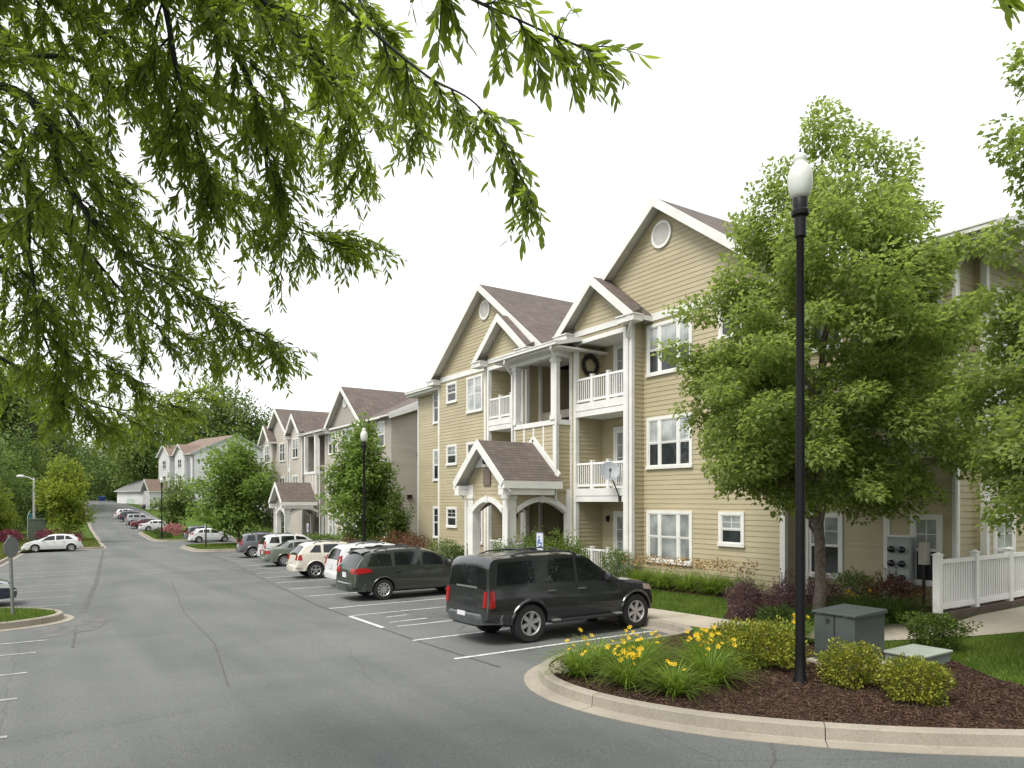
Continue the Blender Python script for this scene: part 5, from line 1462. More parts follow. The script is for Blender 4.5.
# ---------------------------------------------------------------- lamp posts, signs, boxes
m_globe, _nt, _n, _l, _b = nodes_of('opal_globe')
_b.inputs['Base Color'].default_value = (0.60, 0.62, 0.57, 1); _b.inputs['Roughness'].default_value = 0.35
def lamp_post(x, y, z, H, label, group='globe lamp posts along the car park'):
    r = tag(empty('lamp_post', (x, y, z)), label, 'street lamp', group)
    P = H-0.98
    mb = MB(); mb.lathe([(0.11, -0.1), (0.10, 0.05), (0.08, 0.09), (0.072, 0.4), (0.064, P*0.6), (0.056, P-0.36), (0.062, P-0.35)], seg=16); mb.build('pole', m_black, r, smooth=40)
    mb = MB(); mb.lathe([(0.062, P-0.36), (0.085, P-0.34), (0.085, P-0.05), (0.125, P-0.02), (0.13, P+0.04), (0.105, P+0.07), (0.11, P+0.22), (0.10, P+0.24)], seg=20); mb.build('collar', m_black, r, smooth=35)
    G0 = P+0.23
    mb = MB(); mb.lathe([(0.105, G0), (0.14, G0+0.05), (0.165, G0+0.14), (0.180, G0+0.25), (0.176, G0+0.34), (0.155, G0+0.43), (0.118, G0+0.50), (0.085, G0+0.53), (0.09, G0+0.56), (0.10, G0+0.60), (0.085, G0+0.65), (0.045, G0+0.68)], seg=28); gl = mb.build('globe', m_globe, r, smooth=60)
    mb = MB(); mb.lathe([(0.05, G0+0.675), (0.03, G0+0.69), (0.012, G0+0.72), (0.014, G0+0.745), (0.0, G0+0.76)], seg=10); mb.build('finial', m_black, gl, smooth=50)
    return r
lamp_post(9.5, 6.52, lift(9.5, 6.52), 8.0, 'tall black lamp post with white acorn globe standing in the mulch island')
lamp_post(13.63, 34.15, lift(13.63, 34.15), 7.0, 'black lamp post with white globe in front of the greige building')
lamp_post(10.9, 85, g(85)+0.14, 6.9, 'distant lamp post with globe on the far island beside the white sedan')
def pale_street_light():
    r = tag(empty('street_light', (-0.6, 90, g(90)+.14)), 'slim pale street light with an arm reaching left beyond the green cabinet', 'street lamp')
    mb = MB(); mb.lathe([(0.14, -0.5), (0.12, 0.3), (0.10, 6.5), (0.08, 6.6)], seg=10); mb.build('pole', M('galvanised', (0.5, 0.5, 0.48), 0.5, metal=0.3), r, smooth=40)
    mb = MB(); mb.tube([(0, 0, 6.3), (-0.35, 0.0, 6.6), (-0.9, 0, 6.75)], 0.05, 6); mb.build('arm', m_trim, r, smooth=40)
    mb = MB(); mb.lathe([(0.05, -0.4), (0.16, -0.2), (0.16, 0.15), (0.05, 0.3)], (-1.1, 0, 6.74), 'x', 10); mb.build('lamp_head', m_trim, r, smooth=40)
pale_street_light()
def access_sign(x, y, label):
    z = lift(x, y); r = tag(empty('parking_sign', (x, y, z)), label, 'sign', 'accessible parking signs')
    mb = MB(); mb.box(-0.025, 0.025, -0.025, 0.025, -0.2, 1.98); mb.build('post', M('post_steel', (0.3, 0.31, 0.3), 0.5, metal=0.4), r)
    mb = MB(); mb.box(-0.045, -0.03, -0.17, 0.17, 1.42, 1.98); pl = mb.build('sign_plate', m_plate, r)
    blue = M('sign_blue', (0.02, 0.10, 0.36), 0.4, var=0.05); k = -0.047
    mb = MB()
    for y0, y1, z0, z1 in ((-0.165, 0.165, 1.965, 1.975), (-0.165, 0.165, 1.425, 1.435), (-0.165, -0.155, 1.435, 1.965), (0.155, 0.165, 1.435, 1.965)): mb.box(k-0.002, k, y0, y1, z0, z1)
    # seated figure in a wheelchair, facing right as seen from the stall
    def disc(cy, cz, rad, r2=0.0, a0=0, a1=360, n=18):
        for i in range(n):
            a, b = R(a0+(a1-a0)*i/n), R(a0+(a1-a0)*(i+1)/n)
            q = [(k-0.004, cy-math.cos(a)*rad, cz+math.sin(a)*rad), (k-0.004, cy-math.cos(b)*rad, cz+math.sin(b)*rad), (k-0.004, cy-math.cos(b)*r2, cz+math.sin(b)*r2), (k-0.004, cy-math.cos(a)*r2, cz+math.sin(a)*r2)]
            mb.add(q, [(0, 1, 2, 3)])
    disc(0.03, 1.86, 0.034); disc(0.0, 1.66, 0.11, 0.08, 120, 390)
    mb.box(k-0.006, k-0.003, 0.01, 0.05, 1.66, 1.82); mb.box(k-0.0065, k-0.003, -0.06, 0.03, 1.75, 1.775); mb.box(k-0.006, k-0.003, -0.075, 0.05, 1.655, 1.69); mb.box(k-0.0065, k-0.003, -0.10, -0.065, 1.56, 1.69); mb.box(k-0.006, k-0.003, -0.125, -0.06, 1.55, 1.575)
    mb.build('symbol', blue, pl)
access_sign(12.45, 17.25, 'white and blue accessible parking sign on a post before the tan porch')
access_sign(14.4, 45.6, 'accessible parking sign in front of the greige porch')
def stop_sign_back():
    r = tag(empty('road_sign', (-0.62, 23.2, g(23.2)+.14), (0, R(-3), R(52))), 'grey back of an octagonal road sign on the left island', 'sign')
    mb = MB(); mb.box(-0.03, 0.03, -0.03, 0.03, -0.2, 2.15); mb.build('post', M('sign_post', (0.2, 0.21, 0.2), 0.6, metal=0.3), r)
    mb = MB(); pts = [(0.28*math.cos(R(22.5+45*i)), 1.83+0.28*math.sin(R(22.5+45*i))) for i in range(8)]
    mb.poly([(x, -0.032, z) for x, z in pts]); mb.poly([(x, -0.045, z) for x, z in pts][::-1])
    for i in range(8):
        (a, b), (c, d) = pts[i], pts[(i+1) % 8]; mb.quad((a, -0.032, b), (c, -0.032, d), (c, -0.045, d), (a, -0.045, b))
    mb.build('sign_plate', M('aluminium', (0.16, 0.17, 0.17), 0.6, metal=0.2), r)
stop_sign_back()
def island_post():
    r = tag(empty('signpost', (11.2, 62.0, g(62)+.14)), 'short dark signpost with a small plate on the first far grass island', 'sign')
    mb = MB(); mb.box(-0.05, 0.05, -0.05, 0.05, -0.2, 1.95); mb.build('post', m_plastic, r)
    mb = MB(); mb.box(-0.08, -0.05, -0.2, 0.2, 1.5, 1.95); mb.build('sign_plate', M('grey_plate', (0.4, 0.41, 0.42), 0.5), r)
island_post()
m_xf = M('transformer_green', (0.066, 0.080, 0.075), 0.45, var=0.12, scale=4)
def transformer():
    z = lift(11.3, 6.8); r = tag(empty('transformer_box', (11.3, 6.83, z)), 'big grey green transformer box standing in the mulch island', 'utility box')
    mb = MB(); mb.box(-0.52, 0.55, -0.46, 0.46, -0.1, 0.06); mb.build('pad', m_walk, r, bevel=0.01)
    mb = MB(); mb.box(-0.43, 0.46, -0.35, 0.37, 0.06, 0.84); mb.build('cabinet', m_xf, r, bevel=0.015)
    mb = MB(); mb.add([(-0.46, -0.38, 0.843), (0.49, -0.38, 0.843), (0.49, 0.40, 0.843), (-0.46, 0.40, 0.843), (-0.46, -0.38, 0.885), (0.49, -0.38, 0.915), (0.49, 0.40, 0.915), (-0.46, 0.40, 0.885)], [(0,3,2,1), (4,5,6,7), (0,1,5,4), (1,2,6,5), (2,3,7,6), (3,0,4,7)])
    mb.build('lid', m_xf, r, bevel=0.01)
    mb = MB(); mb.box(-0.445, -0.43, -0.008, 0.008, 0.1, 0.84); mb.lathe([(0.03, -0.03), (0.03, 0.0)], (-0.43, 0.12, 0.75), 'x', 10); mb.build('latch', m_plastic, r)
    for yy in (-0.2, 0.28):
        mb = MB(); mb.box(-0.445, -0.43, yy-0.03, yy+0.03, 0.835, 0.86); mb.build('hinge', m_alloy, r)
transformer()
def vault():
    z = lift(12.2, 6.15); r = tag(empty('utility_vault', (12.22, 6.18, z)), 'low pale green utility vault lid between the clipped shrubs', 'utility box')
    mb = MB(); mb.box(-0.47, 0.47, -0.3, 0.3, -0.1, 0.17); mb.build('box', M('vault_side', (0.20, 0.23, 0.20), 0.7), r, bevel=0.012)
    mb = MB(); mb.box(-0.5, 0.5, -0.33, 0.33, 0.173, 0.215); mb.build('lid', M('vault_lid', (0.33, 0.37, 0.32), 0.6), r, bevel=0.012)
vault()
def meter_bank():
    r = tag(empty('meter_bank', (17.575, 9.2, 0.85)), 'grey electric meter bank with six round meters fixed to the tan wall', 'electric meters')
    gm = M('meter_grey', (0.33, 0.37, 0.36), 0.45)
    mb = MB(); mb.box(-0.3, 0, -0.27, 0.27, 0, 1.25); mb.build('cabinet', gm, r, bevel=0.01)
    mb = MB(); mb.box(-0.33, 0.0, -0.3, 0.3, 1.253, 1.30); mb.build('hood', m_trim, r)
    for i in range(3):
        for j in range(2):
            c = (-0.3, -0.13+0.26*j, 0.28+0.34*i)
            mb = MB(); mb.lathe([(0.10, 0.0), (0.10, -0.05), (0.085, -0.055)], c, 'x', 16); m_ = mb.build('meter', gm, r, smooth=40)
            mb = MB(); mb.lathe([(0.083, -0.05), (0.08, -0.11), (0.05, -0.135), (0.0, -0.14)], c, 'x', 16); mb.build('dome', m_carglass, m_, smooth=60)
    mb = MB(); mb.box(-0.2, -0.02, -0.62, -0.42, 0.62, 1.15); mb.build('junction_box', M('junction_beige', (0.5, 0.48, 0.42), 0.5), r, bevel=0.01)
    mb = MB(); mb.tube([(-0.1, -0.5, 0.62), (-0.1, -0.5, -0.6)], 0.035, 8); mb.tube([(-0.15, 0.0, 0.0), (-0.15, 0.0, -0.5)], 0.05, 8); mb.build('conduit', m_plastic, r)
meter_bank()
def fence():
    r = tag(empty('picket_fence', (15.64, 7.5, 0.64)), 'white vinyl picket fence beside the pavement at the right edge', 'fence')
    xs = [0, 1.63, 3.31, 5.0, 6.7, 8.4]
    for x in xs:
        mb = MB(); mb.box(x-0.07, x+0.07, -0.07, 0.07, -0.5, 1.2); p = mb.build('post', m_vinyl, r)
        mb = MB(); mb.box(x-0.09, x+0.09, -0.09, 0.09, 1.203, 1.225); mb.add([(x-0.07, -0.07, 1.225), (x+0.07, -0.07, 1.225), (x+0.07, 0.07, 1.225), (x-0.07, 0.07, 1.225), (x, 0, 1.27)], [(0,1,4), (1,2,4), (2,3,4), (3,0,4)]); mb.build('post_cap', m_vinyl, p)
    for a, b in zip(xs, xs[1:]):
        mb = MB(); mb.box(a+0.07, b-0.07, -0.035, 0.035, 1.02, 1.11); mb.box(a+0.07, b-0.07, -0.035, 0.035, 0.06, 0.18)
        k = a+0.14
        while k < b-0.1: mb.box(k-0.024, k+0.024, -0.016, 0.016, 0.18, 1.02); k += 0.108
        mb.build('panel', m_vinyl, r)
    mb = MB(); mb.box(-0.1, 8.5, -0.1, 0.1, -0.4, 0.0); mb.build('base', M('timber_edge', (0.09, 0.065, 0.05), 0.9, var=0.3), r)
fence()
def satellite_dish():
    r = tag(empty('satellite_dish', (16.2, 17.92, 3.05)), 'grey satellite dish fixed to the middle balcony edge', 'satellite dish')
    gm = M('dish_grey', (0.26, 0.28, 0.30), 0.5)
    d = Vector((-0.55, -0.75, 0.45)).normalized(); c = Vector((-0.35, 0.12, 0.92)); q = d.to_track_quat('Z', 'Y').to_matrix()
    mb = MB(); vs = []; N = 24
    for rr, dz in ((0.0, -0.06), (0.12, -0.052), (0.22, -0.03), (0.33, 0.01)):
        for i in range(N):
            a = 2*math.pi*i/N; vs.append(c+q@Vector((rr*math.cos(a), rr*1.05*math.sin(a), dz)))
    mb.add(vs, [(j*N+i, j*N+(i+1) % N, (j+1)*N+(i+1) % N, (j+1)*N+i) for j in range(3) for i in range(N)]); mb.build('reflector', gm, r, smooth=60)
    mb = MB(); mb.tube([(0, 0, 0), (-0.12, 0.0, 0.25), tuple(c-d*0.08)], 0.022, 8); mb.box(-0.03, 0.03, -0.05, 0.05, -0.1, 0.1); mb.build('mast', m_plastic, r, smooth=40)
    f = c+d*0.38+Vector((0, 0, -0.12)); mb = MB(); mb.tube([tuple(c+Vector((0, 0, -0.33))), tuple(f)], 0.012, 6); mb.tube([tuple(f), tuple(f-d*0.1)], 0.04, 8); mb.build('feed_arm', m_plastic, r)
satellite_dish()
rng0 = np.random.default_rng(5)
def wreath():
    r = tag(empty('wreath', (16.85, 20.30, 7.95)), 'dark round wreath hanging on the top balcony wall', 'wreath')
    n = 900; a = rng0.uniform(0, 6.28, n); rr = 0.33+rng0.normal(0, 0.045, n); c = np.stack([rr*np.cos(a), -0.05-np.abs(rng0.normal(0, 0.03, n)), rr*np.sin(a)], 1)
    V = []
    for p in c:
        d = rng0.normal(0, 1, 3); d /= np.linalg.norm(d); e = np.cross(d, rng0.normal(0, 1, 3)); e /= np.linalg.norm(e); V += [p-d*.05, p+e*.018, p+d*.05, p-e*.018]
    arrays_mesh('twigs', np.array(V), np.arange(len(V)).reshape(-1, 4), M('wreath_twigs', (0.035, 0.03, 0.022), 0.9, var=0.5), r)
    mb = MB(); mb.lathe([(0.28, -0.05), (0.33, -0.07), (0.38, -0.05), (0.33, -0.02), (0.28, -0.05)], (0, 0, 0), 'y', 24, cap=False); mb.build('hoop', m_dark, r)
wreath()
# boxes and bins far left and far off
m_boxgreen = M('cabinet_green', (0.12, 0.16, 0.115), 0.55)
def cabinet(x, y, w, d, h, label, z):
    r = tag(empty('utility_cabinet', (x, y, z)), label, 'utility box')
    mb = MB(); mb.box(-w/2, w/2, -d/2, d/2, -0.3, h-0.06); mb.build('cabinet', m_boxgreen, r, bevel=0.02)
    mb = MB(); mb.box(-w/2-0.04, w/2+0.04, -d/2-0.04, d/2+0.04, h-0.057, h); mb.build('lid', m_boxgreen, r)
    mb = MB(); mb.box(-0.01, 0.01, -d/2-0.012, -d/2, 0.1, h-0.15); mb.build('door_gap', m_plastic, r)
cabinet(-0.35, 88.5, 1.5, 1.2, 2.35, 'large green utility cabinet behind the white hatchback on the left', g(88.5)+.14)
cabinet(15.6, 38.6, 1.1, 0.9, 1.0, 'green utility box under the trees before the greige building', lift(15.6, 38.6))
def dumpster():
    r = tag(empty('dumpster', (13.6, 219, g(219))), 'blue dumpster at the far end of the road', 'dumpster')
    bl = M('dumpster_blue', (0.015, 0.04, 0.20), 0.5)
    r.scale = (0.65, 0.65, 0.65)
    mb = MB(); mb.add([(-1.1, -0.8, 0.1), (1.1, -0.8, 0.1), (1.1, 0.8, 0.1), (-1.1, 0.8, 0.1), (-1.2, -1.0, 1.5), (1.2, -1.0, 1.5), (1.2, 0.9, 1.8), (-1.2, 0.9, 1.8)], [(0,3,2,1), (4,5,6,7), (0,1,5,4), (1,2,6,5), (2,3,7,6), (3,0,4,7)]); mb.build('bin', bl, r)
    mb = MB(); mb.add([(-1.22, -1.05, 1.51), (1.22, -1.05, 1.51), (1.22, 0.95, 1.81), (-1.22, 0.95, 1.81), (-1.22, -1.05, 1.57), (1.22, -1.05, 1.57), (1.22, 0.95, 1.87), (-1.22, 0.95, 1.87)], [(0,3,2,1), (4,5,6,7), (0,1,5,4), (1,2,6,5), (2,3,7,6), (3,0,4,7)]); mb.build('lid', bl, r)
dumpster()
def banner():
    r = tag(empty('banner', (-1.15, 90.5, g(90)+.14)), 'teal upright banner beside the pale street light on the left', 'banner')
    mb = MB(); mb.tube([(0, 0, -0.3), (0, 0, 2.6), (0.25, 0, 3.2)], 0.03, 6); mb.build('pole', m_trim, r)
    mb = MB(); P = [[(0.03+(0.75*min(1, 0.35+t*1.4) if t < 0.8 else 0.75*(1-(t-0.8)*1.2))*u, 0.05*math.sin(3*t+u), 0.5+2.4*t) for u in (0, .33, .66, 1)] for t in np.linspace(0, 1, 9)]
    vs = [p for r_ in P for p in r_]; mb.add(vs+[(x, y+0.02, z) for x, y, z in vs], [(i*4+j, i*4+j+1, (i+1)*4+j+1, (i+1)*4+j) for i in range(8) for j in range(3)]+[(36+i*4+j, 36+(i+1)*4+j, 36+(i+1)*4+j+1, 36+i*4+j+1) for i in range(8) for j in range(3)])
    mb.build('flag', M('banner_teal', (0.05, 0.22, 0.22), 0.7), r)
banner()

# ---------------------------------------------------------------- trees
def leaf_quads(C, D, N, L, W, fold=0.25):
    """folded leaf blades: base, two shoulders, tip"""
    D = D/np.linalg.norm(D, axis=1, keepdims=True)
    S = np.cross(D, N); S /= (np.linalg.norm(S, axis=1, keepdims=True)+1e-9)
    U = np.cross(S, D)
    L = L[:, None]; W = W[:, None]
    b = C; m = C+D*L*0.45+U*W*fold; t = C+D*L-U*L*0.08
    V = np.stack([b, m+S*W/2, t, m-S*W/2], 1).reshape(-1, 3)
    return V
def rand_unit(rng, n):
    v = rng.normal(0, 1, (n, 3)); return v/np.linalg.norm(v, axis=1, keepdims=True)
def crown_points(prof, nclump, per, rng, clump_r=0.9, flat=0.7, center=(0, 0), inner=0.45, wind=None):
    """clump centres spread through an envelope (z, radius), leaves spread through the clumps; returns points, outward dirs, clump centres"""
    zs = np.array([p[0] for p in prof]); rs = np.array([p[1] for p in prof])
    zz = np.linspace(zs[0], zs[-1], 400); w = np.interp(zz, zs, rs)**1.6+0.02; w /= w.sum()
    z = rng.choice(zz, nclump, p=w); r = np.interp(z, zs, rs)
    a = rng.uniform(0, 2*np.pi, nclump); q = np.sqrt(rng.uniform(inner**2, 1, nclump))
    r = r*(0.86+0.22*np.sin(3*a+z*1.1)*rng.uniform(0.4, 1, nclump))
    c = np.stack([center[0]+r*q*np.cos(a), center[1]+r*q*np.sin(a), z], 1)
    sz = clump_r*rng.uniform(0.55, 1.25, nclump)
    cnt = np.maximum(20, (per*sz**2/np.mean(sz**2)).astype(int))
    idx = np.repeat(np.arange(nclump), cnt)
    u = rand_unit(rng, len(idx)); rad = sz[idx]*(rng.uniform(0, 1, len(idx))**0.42)
    dv = c-np.array([center[0], center[1], zs[0]+0.35*(zs[-1]-zs[0])]); dv /= np.linalg.norm(dv, axis=1, keepdims=True)+1e-6
    dv += rng.normal(0, 0.35, dv.shape); dv /= np.linalg.norm(dv, axis=1, keepdims=True)
    al = (u*dv[idx]).sum(1, keepdims=True)
    p = c[idx]+(u*np.array([1, 1, flat])+dv[idx]*al*0.95)*rad[:, None]
    o = u.copy(); o[:, 2] = o[:, 2]*0.6
    if wind is not None: o += np.array(wind)
    return p, o, c
def limb_path(a, b, rng, n=6, sag=0.15):
    a, b = np.array(a, float), np.array(b, float); L = np.linalg.norm(b-a); P = []
    for i in range(n+1):
        t = i/n; p = a*(1-t)+b*t; p[2] += sag*L*math.sin(t*math.pi)*0.6*(1-t); P.append(p+rng.normal(0, 0.03*L, 3)*math.sin(t*math.pi))
    return [tuple(p) for p in P]
def make_tree(name, label, cat, group, loc, prof, trunk_r, fork_z, nclump, per, leaf, mat, bark, seed, clump_r=0.9, lean=(0, 0), flat=0.7, aspect=0.62, inner=0.45, wind=None, branches=16):
    rng = np.random.default_rng(seed)
    root = tag(empty(name, loc), label, cat, group)
    H = prof[-1][0]
    p, o, c = crown_points(prof, nclump, per, rng, clump_r, flat, lean, inner, wind)
    n = len(p)
    D = o+rng.normal(0, 0.55, (n, 3)); D[:, 2] -= 0.25
    N = rng.normal(0, 0.55, (n, 3)); N[:, 2] += 1.0
    L = leaf*rng.uniform(0.65, 1.3, n)
    V = leaf_quads(p, D, N, L, L*aspect)
    crown = arrays_mesh('crown', V, np.arange(len(V)).reshape(-1, 4), mat, root)
    mb = MB(); top = H*0.86
    n_ = 10; pts = [(lean[0]*(i/n_)**2+0.05*math.sin(i*1.7), lean[1]*(i/n_)**2+0.05*math.cos(i*2.1), -0.15+(top+0.15)*i/n_) for i in range(n_+1)]
    rad = [trunk_r*(1.25 if i == 0 else 1)*(1-0.9*(i/n_)**0.9)+0.012 for i in range(n_+1)]
    mb.tube(pts, rad, 9)
    order = rng.permutation(len(c))[:branches]
    for k in order:
        zs = max(fork_z, min(c[k][2]*0.72, top*0.8)); f = zs/top
        i = f*n_; i0 = int(i); t = i-i0; s = np.array(pts[min(i0, n_)])*(1-t)+np.array(pts[min(i0+1, n_)])*t
        r0 = trunk_r*(1-0.8*f)*0.5
        path_ = limb_path(s, c[k], rng)
        mb.tube(path_, [max(0.008, r0*(1-0.85*j/6)) for j in range(7)], 6)
        for j in range(2):
            e = np.array(path_[3+j]); q = c[rng.integers(len(c))]; v = q-e; L_ = np.linalg.norm(v)
            if L_ < 2.2*clump_r+1: mb.tube(limb_path(e, q, rng, 4), [max(0.006, r0*0.4*(1-0.8*m/4)) for m in range(5)], 5)
    mb.build('trunk', bark, root, smooth=60)
    return root
m_maple = leaf_mat('maple_leaves', (0.062, 0.104, 0.020), (0.27, 0.325, 0.105), (0.38, 0.50, 0.10), 0.52, clump=0.9)
m_maple2 = leaf_mat('young_maple_leaves', (0.056, 0.108, 0.018), (0.19, 0.28, 0.062), (0.27, 0.41, 0.07), 0.42, clump=0.6)
m_yellowgreen = leaf_mat('yellow_green_leaves', (0.10, 0.14, 0.014), (0.27, 0.33, 0.04), (0.34, 0.42, 0.05), 0.4, clump=0.6)
m_dkgreen = leaf_mat('dark_leaves', (0.044, 0.082, 0.022), (0.145, 0.215, 0.060), (0.16, 0.26, 0.05), 0.3, clump=0.35)
m_midgreen = leaf_mat('mid_leaves', (0.066, 0.112, 0.026), (0.20, 0.275, 0.076), (0.22, 0.33, 0.06), 0.3, clump=0.35)
m_ltgreen = leaf_mat('light_leaves', (0.070, 0.115, 0.018), (0.175, 0.245, 0.052), (0.21, 0.31, 0.04), 0.3, clump=0.35)
m_purple = leaf_mat('purple_leaves', (0.020, 0.018, 0.020), (0.075, 0.060, 0.060), (0.07, 0.05, 0.05), 0.25, clump=0.4)
m_oak = leaf_mat('willow_oak_leaves', (0.042, 0.074, 0.012), (0.145, 0.200, 0.036), (0.36, 0.48, 0.045), 0.52, clump=1.1)
m_conifer = leaf_mat('cypress_leaves', (0.040, 0.075, 0.012), (0.12, 0.17, 0.028), (0.12, 0.18, 0.02), 0.2, clump=1.5)
bz = lift(14.2, 9.3)
make_tree('maple_tree', 'large leafy maple behind the black lamp post before the tan building', 'tree', None, (14.2, 9.3, bz),
          [(2.4, 0.8), (2.8, 2.1), (3.5, 3.1), (4.8, 3.5), (6.0, 3.3), (7.2, 2.75), (8.3, 2.3), (9.3, 1.8), (10.2, 1.2), (10.9, 0.5), (11.1, 0.1)],
          0.125, 1.9, 250, 430, 0.112, m_maple, m_bark, 11, 0.44, (0.25, -0.25), 0.62, 0.62, 0.35, (0.35, -0.25, 0.05), 26)
make_tree('maple_tree', 'maple at the right edge whose branches reach into the picture', 'tree', None, (12.6, 3.1, lift(12.6, 3.1)),
          [(2.1, 0.8), (2.6, 2.0), (3.6, 2.7), (5.0, 2.75), (6.4, 2.4), (7.4, 2.0), (8.8, 1.9), (10.5, 1.5), (12.4, 0.5)], 0.11, 1.9, 270, 380, 0.092, m_maple, m_bark, 23, 0.38, (0, 0), 0.62, 0.7, 0.4, (0.2, 0.1, 0), 18)
YT = 'young street trees along the car park'
make_tree('street_tree', 'young street tree behind the globe lamp, before the greige building', 'tree', YT, (14.75, 37.2, lift(14.75, 37.2)),
          [(1.0, 0.4), (1.7, 1.25), (2.8, 1.75), (4.2, 1.7), (5.6, 1.3), (6.8, 0.7), (7.7, 0.15)], 0.10, 1.4, 90, 170, 0.20, m_maple2, m_bark, 31, 0.6, inner=0.35, branches=14)
make_tree('cypress_tree', 'small upright evergreen at the left corner of the tan building', 'tree', None, (15.9, 35.2, lift(15.9, 35.2)),
          [(0.1, 0.65), (0.8, 0.8), (2, 0.7), (2.9, 0.4), (3.6, 0.08)], 0.07, 0.3, 80, 150, 0.14, m_conifer, m_bark, 37, 0.35, inner=0.3, aspect=0.4, branches=6)
make_tree('street_tree', 'full round street tree on the first far grass island', 'tree', YT, (14.6, 66, g(66)+.14),
          [(1.2, 0.9), (2.0, 2.5), (3.6, 3.5), (5.4, 3.2), (7.2, 2.2), (8.8, 1.1), (9.7, 0.2)], 0.14, 1.5, 90, 130, 0.34, m_maple2, m_bark, 41, 0.95, inner=0.35, branches=12)
make_tree('street_tree', 'small airy street tree on the farther grass island', 'tree', YT, (14.4, 98, g(98)+.14),
          [(1.6, 0.8), (2.4, 2.2), (3.8, 2.9), (5.0, 2.3), (6.1, 1.0), (6.6, 0.2)], 0.10, 1.6, 55, 80, 0.34, m_midgreen, m_bark, 43, 0.8, inner=0.3, branches=8)
make_tree('street_tree', 'yellow green young tree on the left verge by the road', 'tree', YT, (2.1, 86, g(86)+.14),
          [(1.4, 0.7), (2.2, 1.9), (3.6, 2.5), (5.2, 2.1), (6.8, 1.3), (8.3, 0.25)], 0.10, 1.6, 60, 100, 0.32, m_yellowgreen, m_bark, 47, 0.8, inner=0.3, branches=10)
# trees of the wooded hill: five crowns to the same unit size, then copied with their trunks
def proto_tree(seed, mat, prof, n=85, per=105):
    t = make_tree('forest_tree', 'x', 'tree', None, (0, 0, -500), [(z*2.1, r) for z, r in prof], 0.05, 0.3, n, per, 0.075, mat, m_bark_dark, seed, 0.27, inner=0.25, flat=0.85, branches=6)
    return t
RND = [(0.10, 0.35), (0.2, 0.75), (0.4, 1.0), (0.6, 0.95), (0.8, 0.7), (0.93, 0.35), (1.0, 0.05)]
OVL = [(0.02, 0.55), (0.15, 0.9), (0.35, 1.0), (0.55, 0.85), (0.75, 0.55), (0.92, 0.25), (1.0, 0.03)]
def squash(t):   # crowns were made one unit tall and one unit wide
    return t
protos = {k: proto_tree(60+i, m, pr) for i, (k, m, pr) in enumerate((('dark', m_dkgreen, OVL), ('mid', m_midgreen, RND), ('light', m_ltgreen, OVL), ('yellow', m_yellowgreen, RND), ('purple', m_purple, RND), ('dark2', m_dkgreen, RND)))}
WOOD = 'trees of the wood beyond the end of the road'
first = set()
def forest(kind, x, y, w, top, label, group=WOOD, z=None):
    t = protos[kind] if kind not in first else copy_tree(protos[kind])
    first.add(kind)
    zb = hill(x, y)+0.1 if z is None else z
    t.location = (x, y, zb); t.scale = (w, w, (top-zb)/2.1); t.rotation_euler = (0, 0, random.Random(int(x*7+y*3)).uniform(0, 6.28))
    t['label'] = label; t['category'] = 'tree'
    if group: t['group'] = group
    else:
        if 'group' in t: del t['group']
F_LABEL = {'dark': 'dense dark green tree in the wood closing off the end of the road', 'dark2': 'broad dark green tree in the wood closing off the end of the road',
           'mid': 'rounded mid green tree in the wood closing off the end of the road', 'light': 'light green tree standing out in the wood at the end of the road'}
for k, x, y, w, top in (('mid',-9.1,147.5,11.6,25.9),('mid',-4.5,160.2,10.8,26.2),('dark',-3.0,151.4,8.6,21.3),('dark2',-1.5,173.2,9.0,23.6),('mid',21.5,198.1,9.5,25.2),
        ('dark',32.3,213.1,11.7,29.2),('mid',39.3,203.7,12.0,32.3),('dark2',47.3,207.1,11.0,30.5),('mid',53.8,207.5,8.4,24.1),('dark',18.1,231.9,10.7,21.9),('dark2',10.9,249.3,10.3,19.5),
        ('dark',28.3,246.5,10.9,20.7),('light',-0.8,131.6,4.7,13.7),('dark',-2.3,124.9,5.3,11.8),('mid',-6.0,117.8,5.4,10.8),('dark2',-9.0,113.2,5.7,11.8),('dark2',-0.9,151.6,4.7,9.4),
        ('dark',38.4,229.7,11.5,21.3),('dark2',23.0,256.6,9.5,18.0),('mid',14.5,268.7,9.5,16.8),('dark',45.9,230.8,10.9,20.1),('light',22.6,226.9,7.3,24.1),
        ('dark',2.0,240,8.0,19.0),('mid',-8,215,9,24),('dark2',5.5,262,9,21)):
    forest(k, x, y, w, top, F_LABEL[k])
forest('purple', -1.2, 143, 4.6, 14.5, 'purple leaved tree standing among green ones left of the road end', None)
forest('yellow', -4.3, 92, 2.3, 4.4, 'bushy yellow green tree at the left edge behind the flowering shrubs', None)
FL = {'mid': 'bushy green tree at the left edge of the verge behind the hatchback', 'dark2': 'dark green tree at the left edge of the verge behind the hatchback'}
for k, x, y, w, top in (('dark2', -7.2, 88, 3.6, 7.6), ('mid', -5.2, 97, 4.0, 8.2), ('dark2', -3.2, 101, 3.0, 6.3), ('mid', -9.6, 80, 3.4, 6.6), ('dark2', -12, 92, 5, 9)):
    forest(k, x, y, w, top, FL[k], 'trees on the left verge')
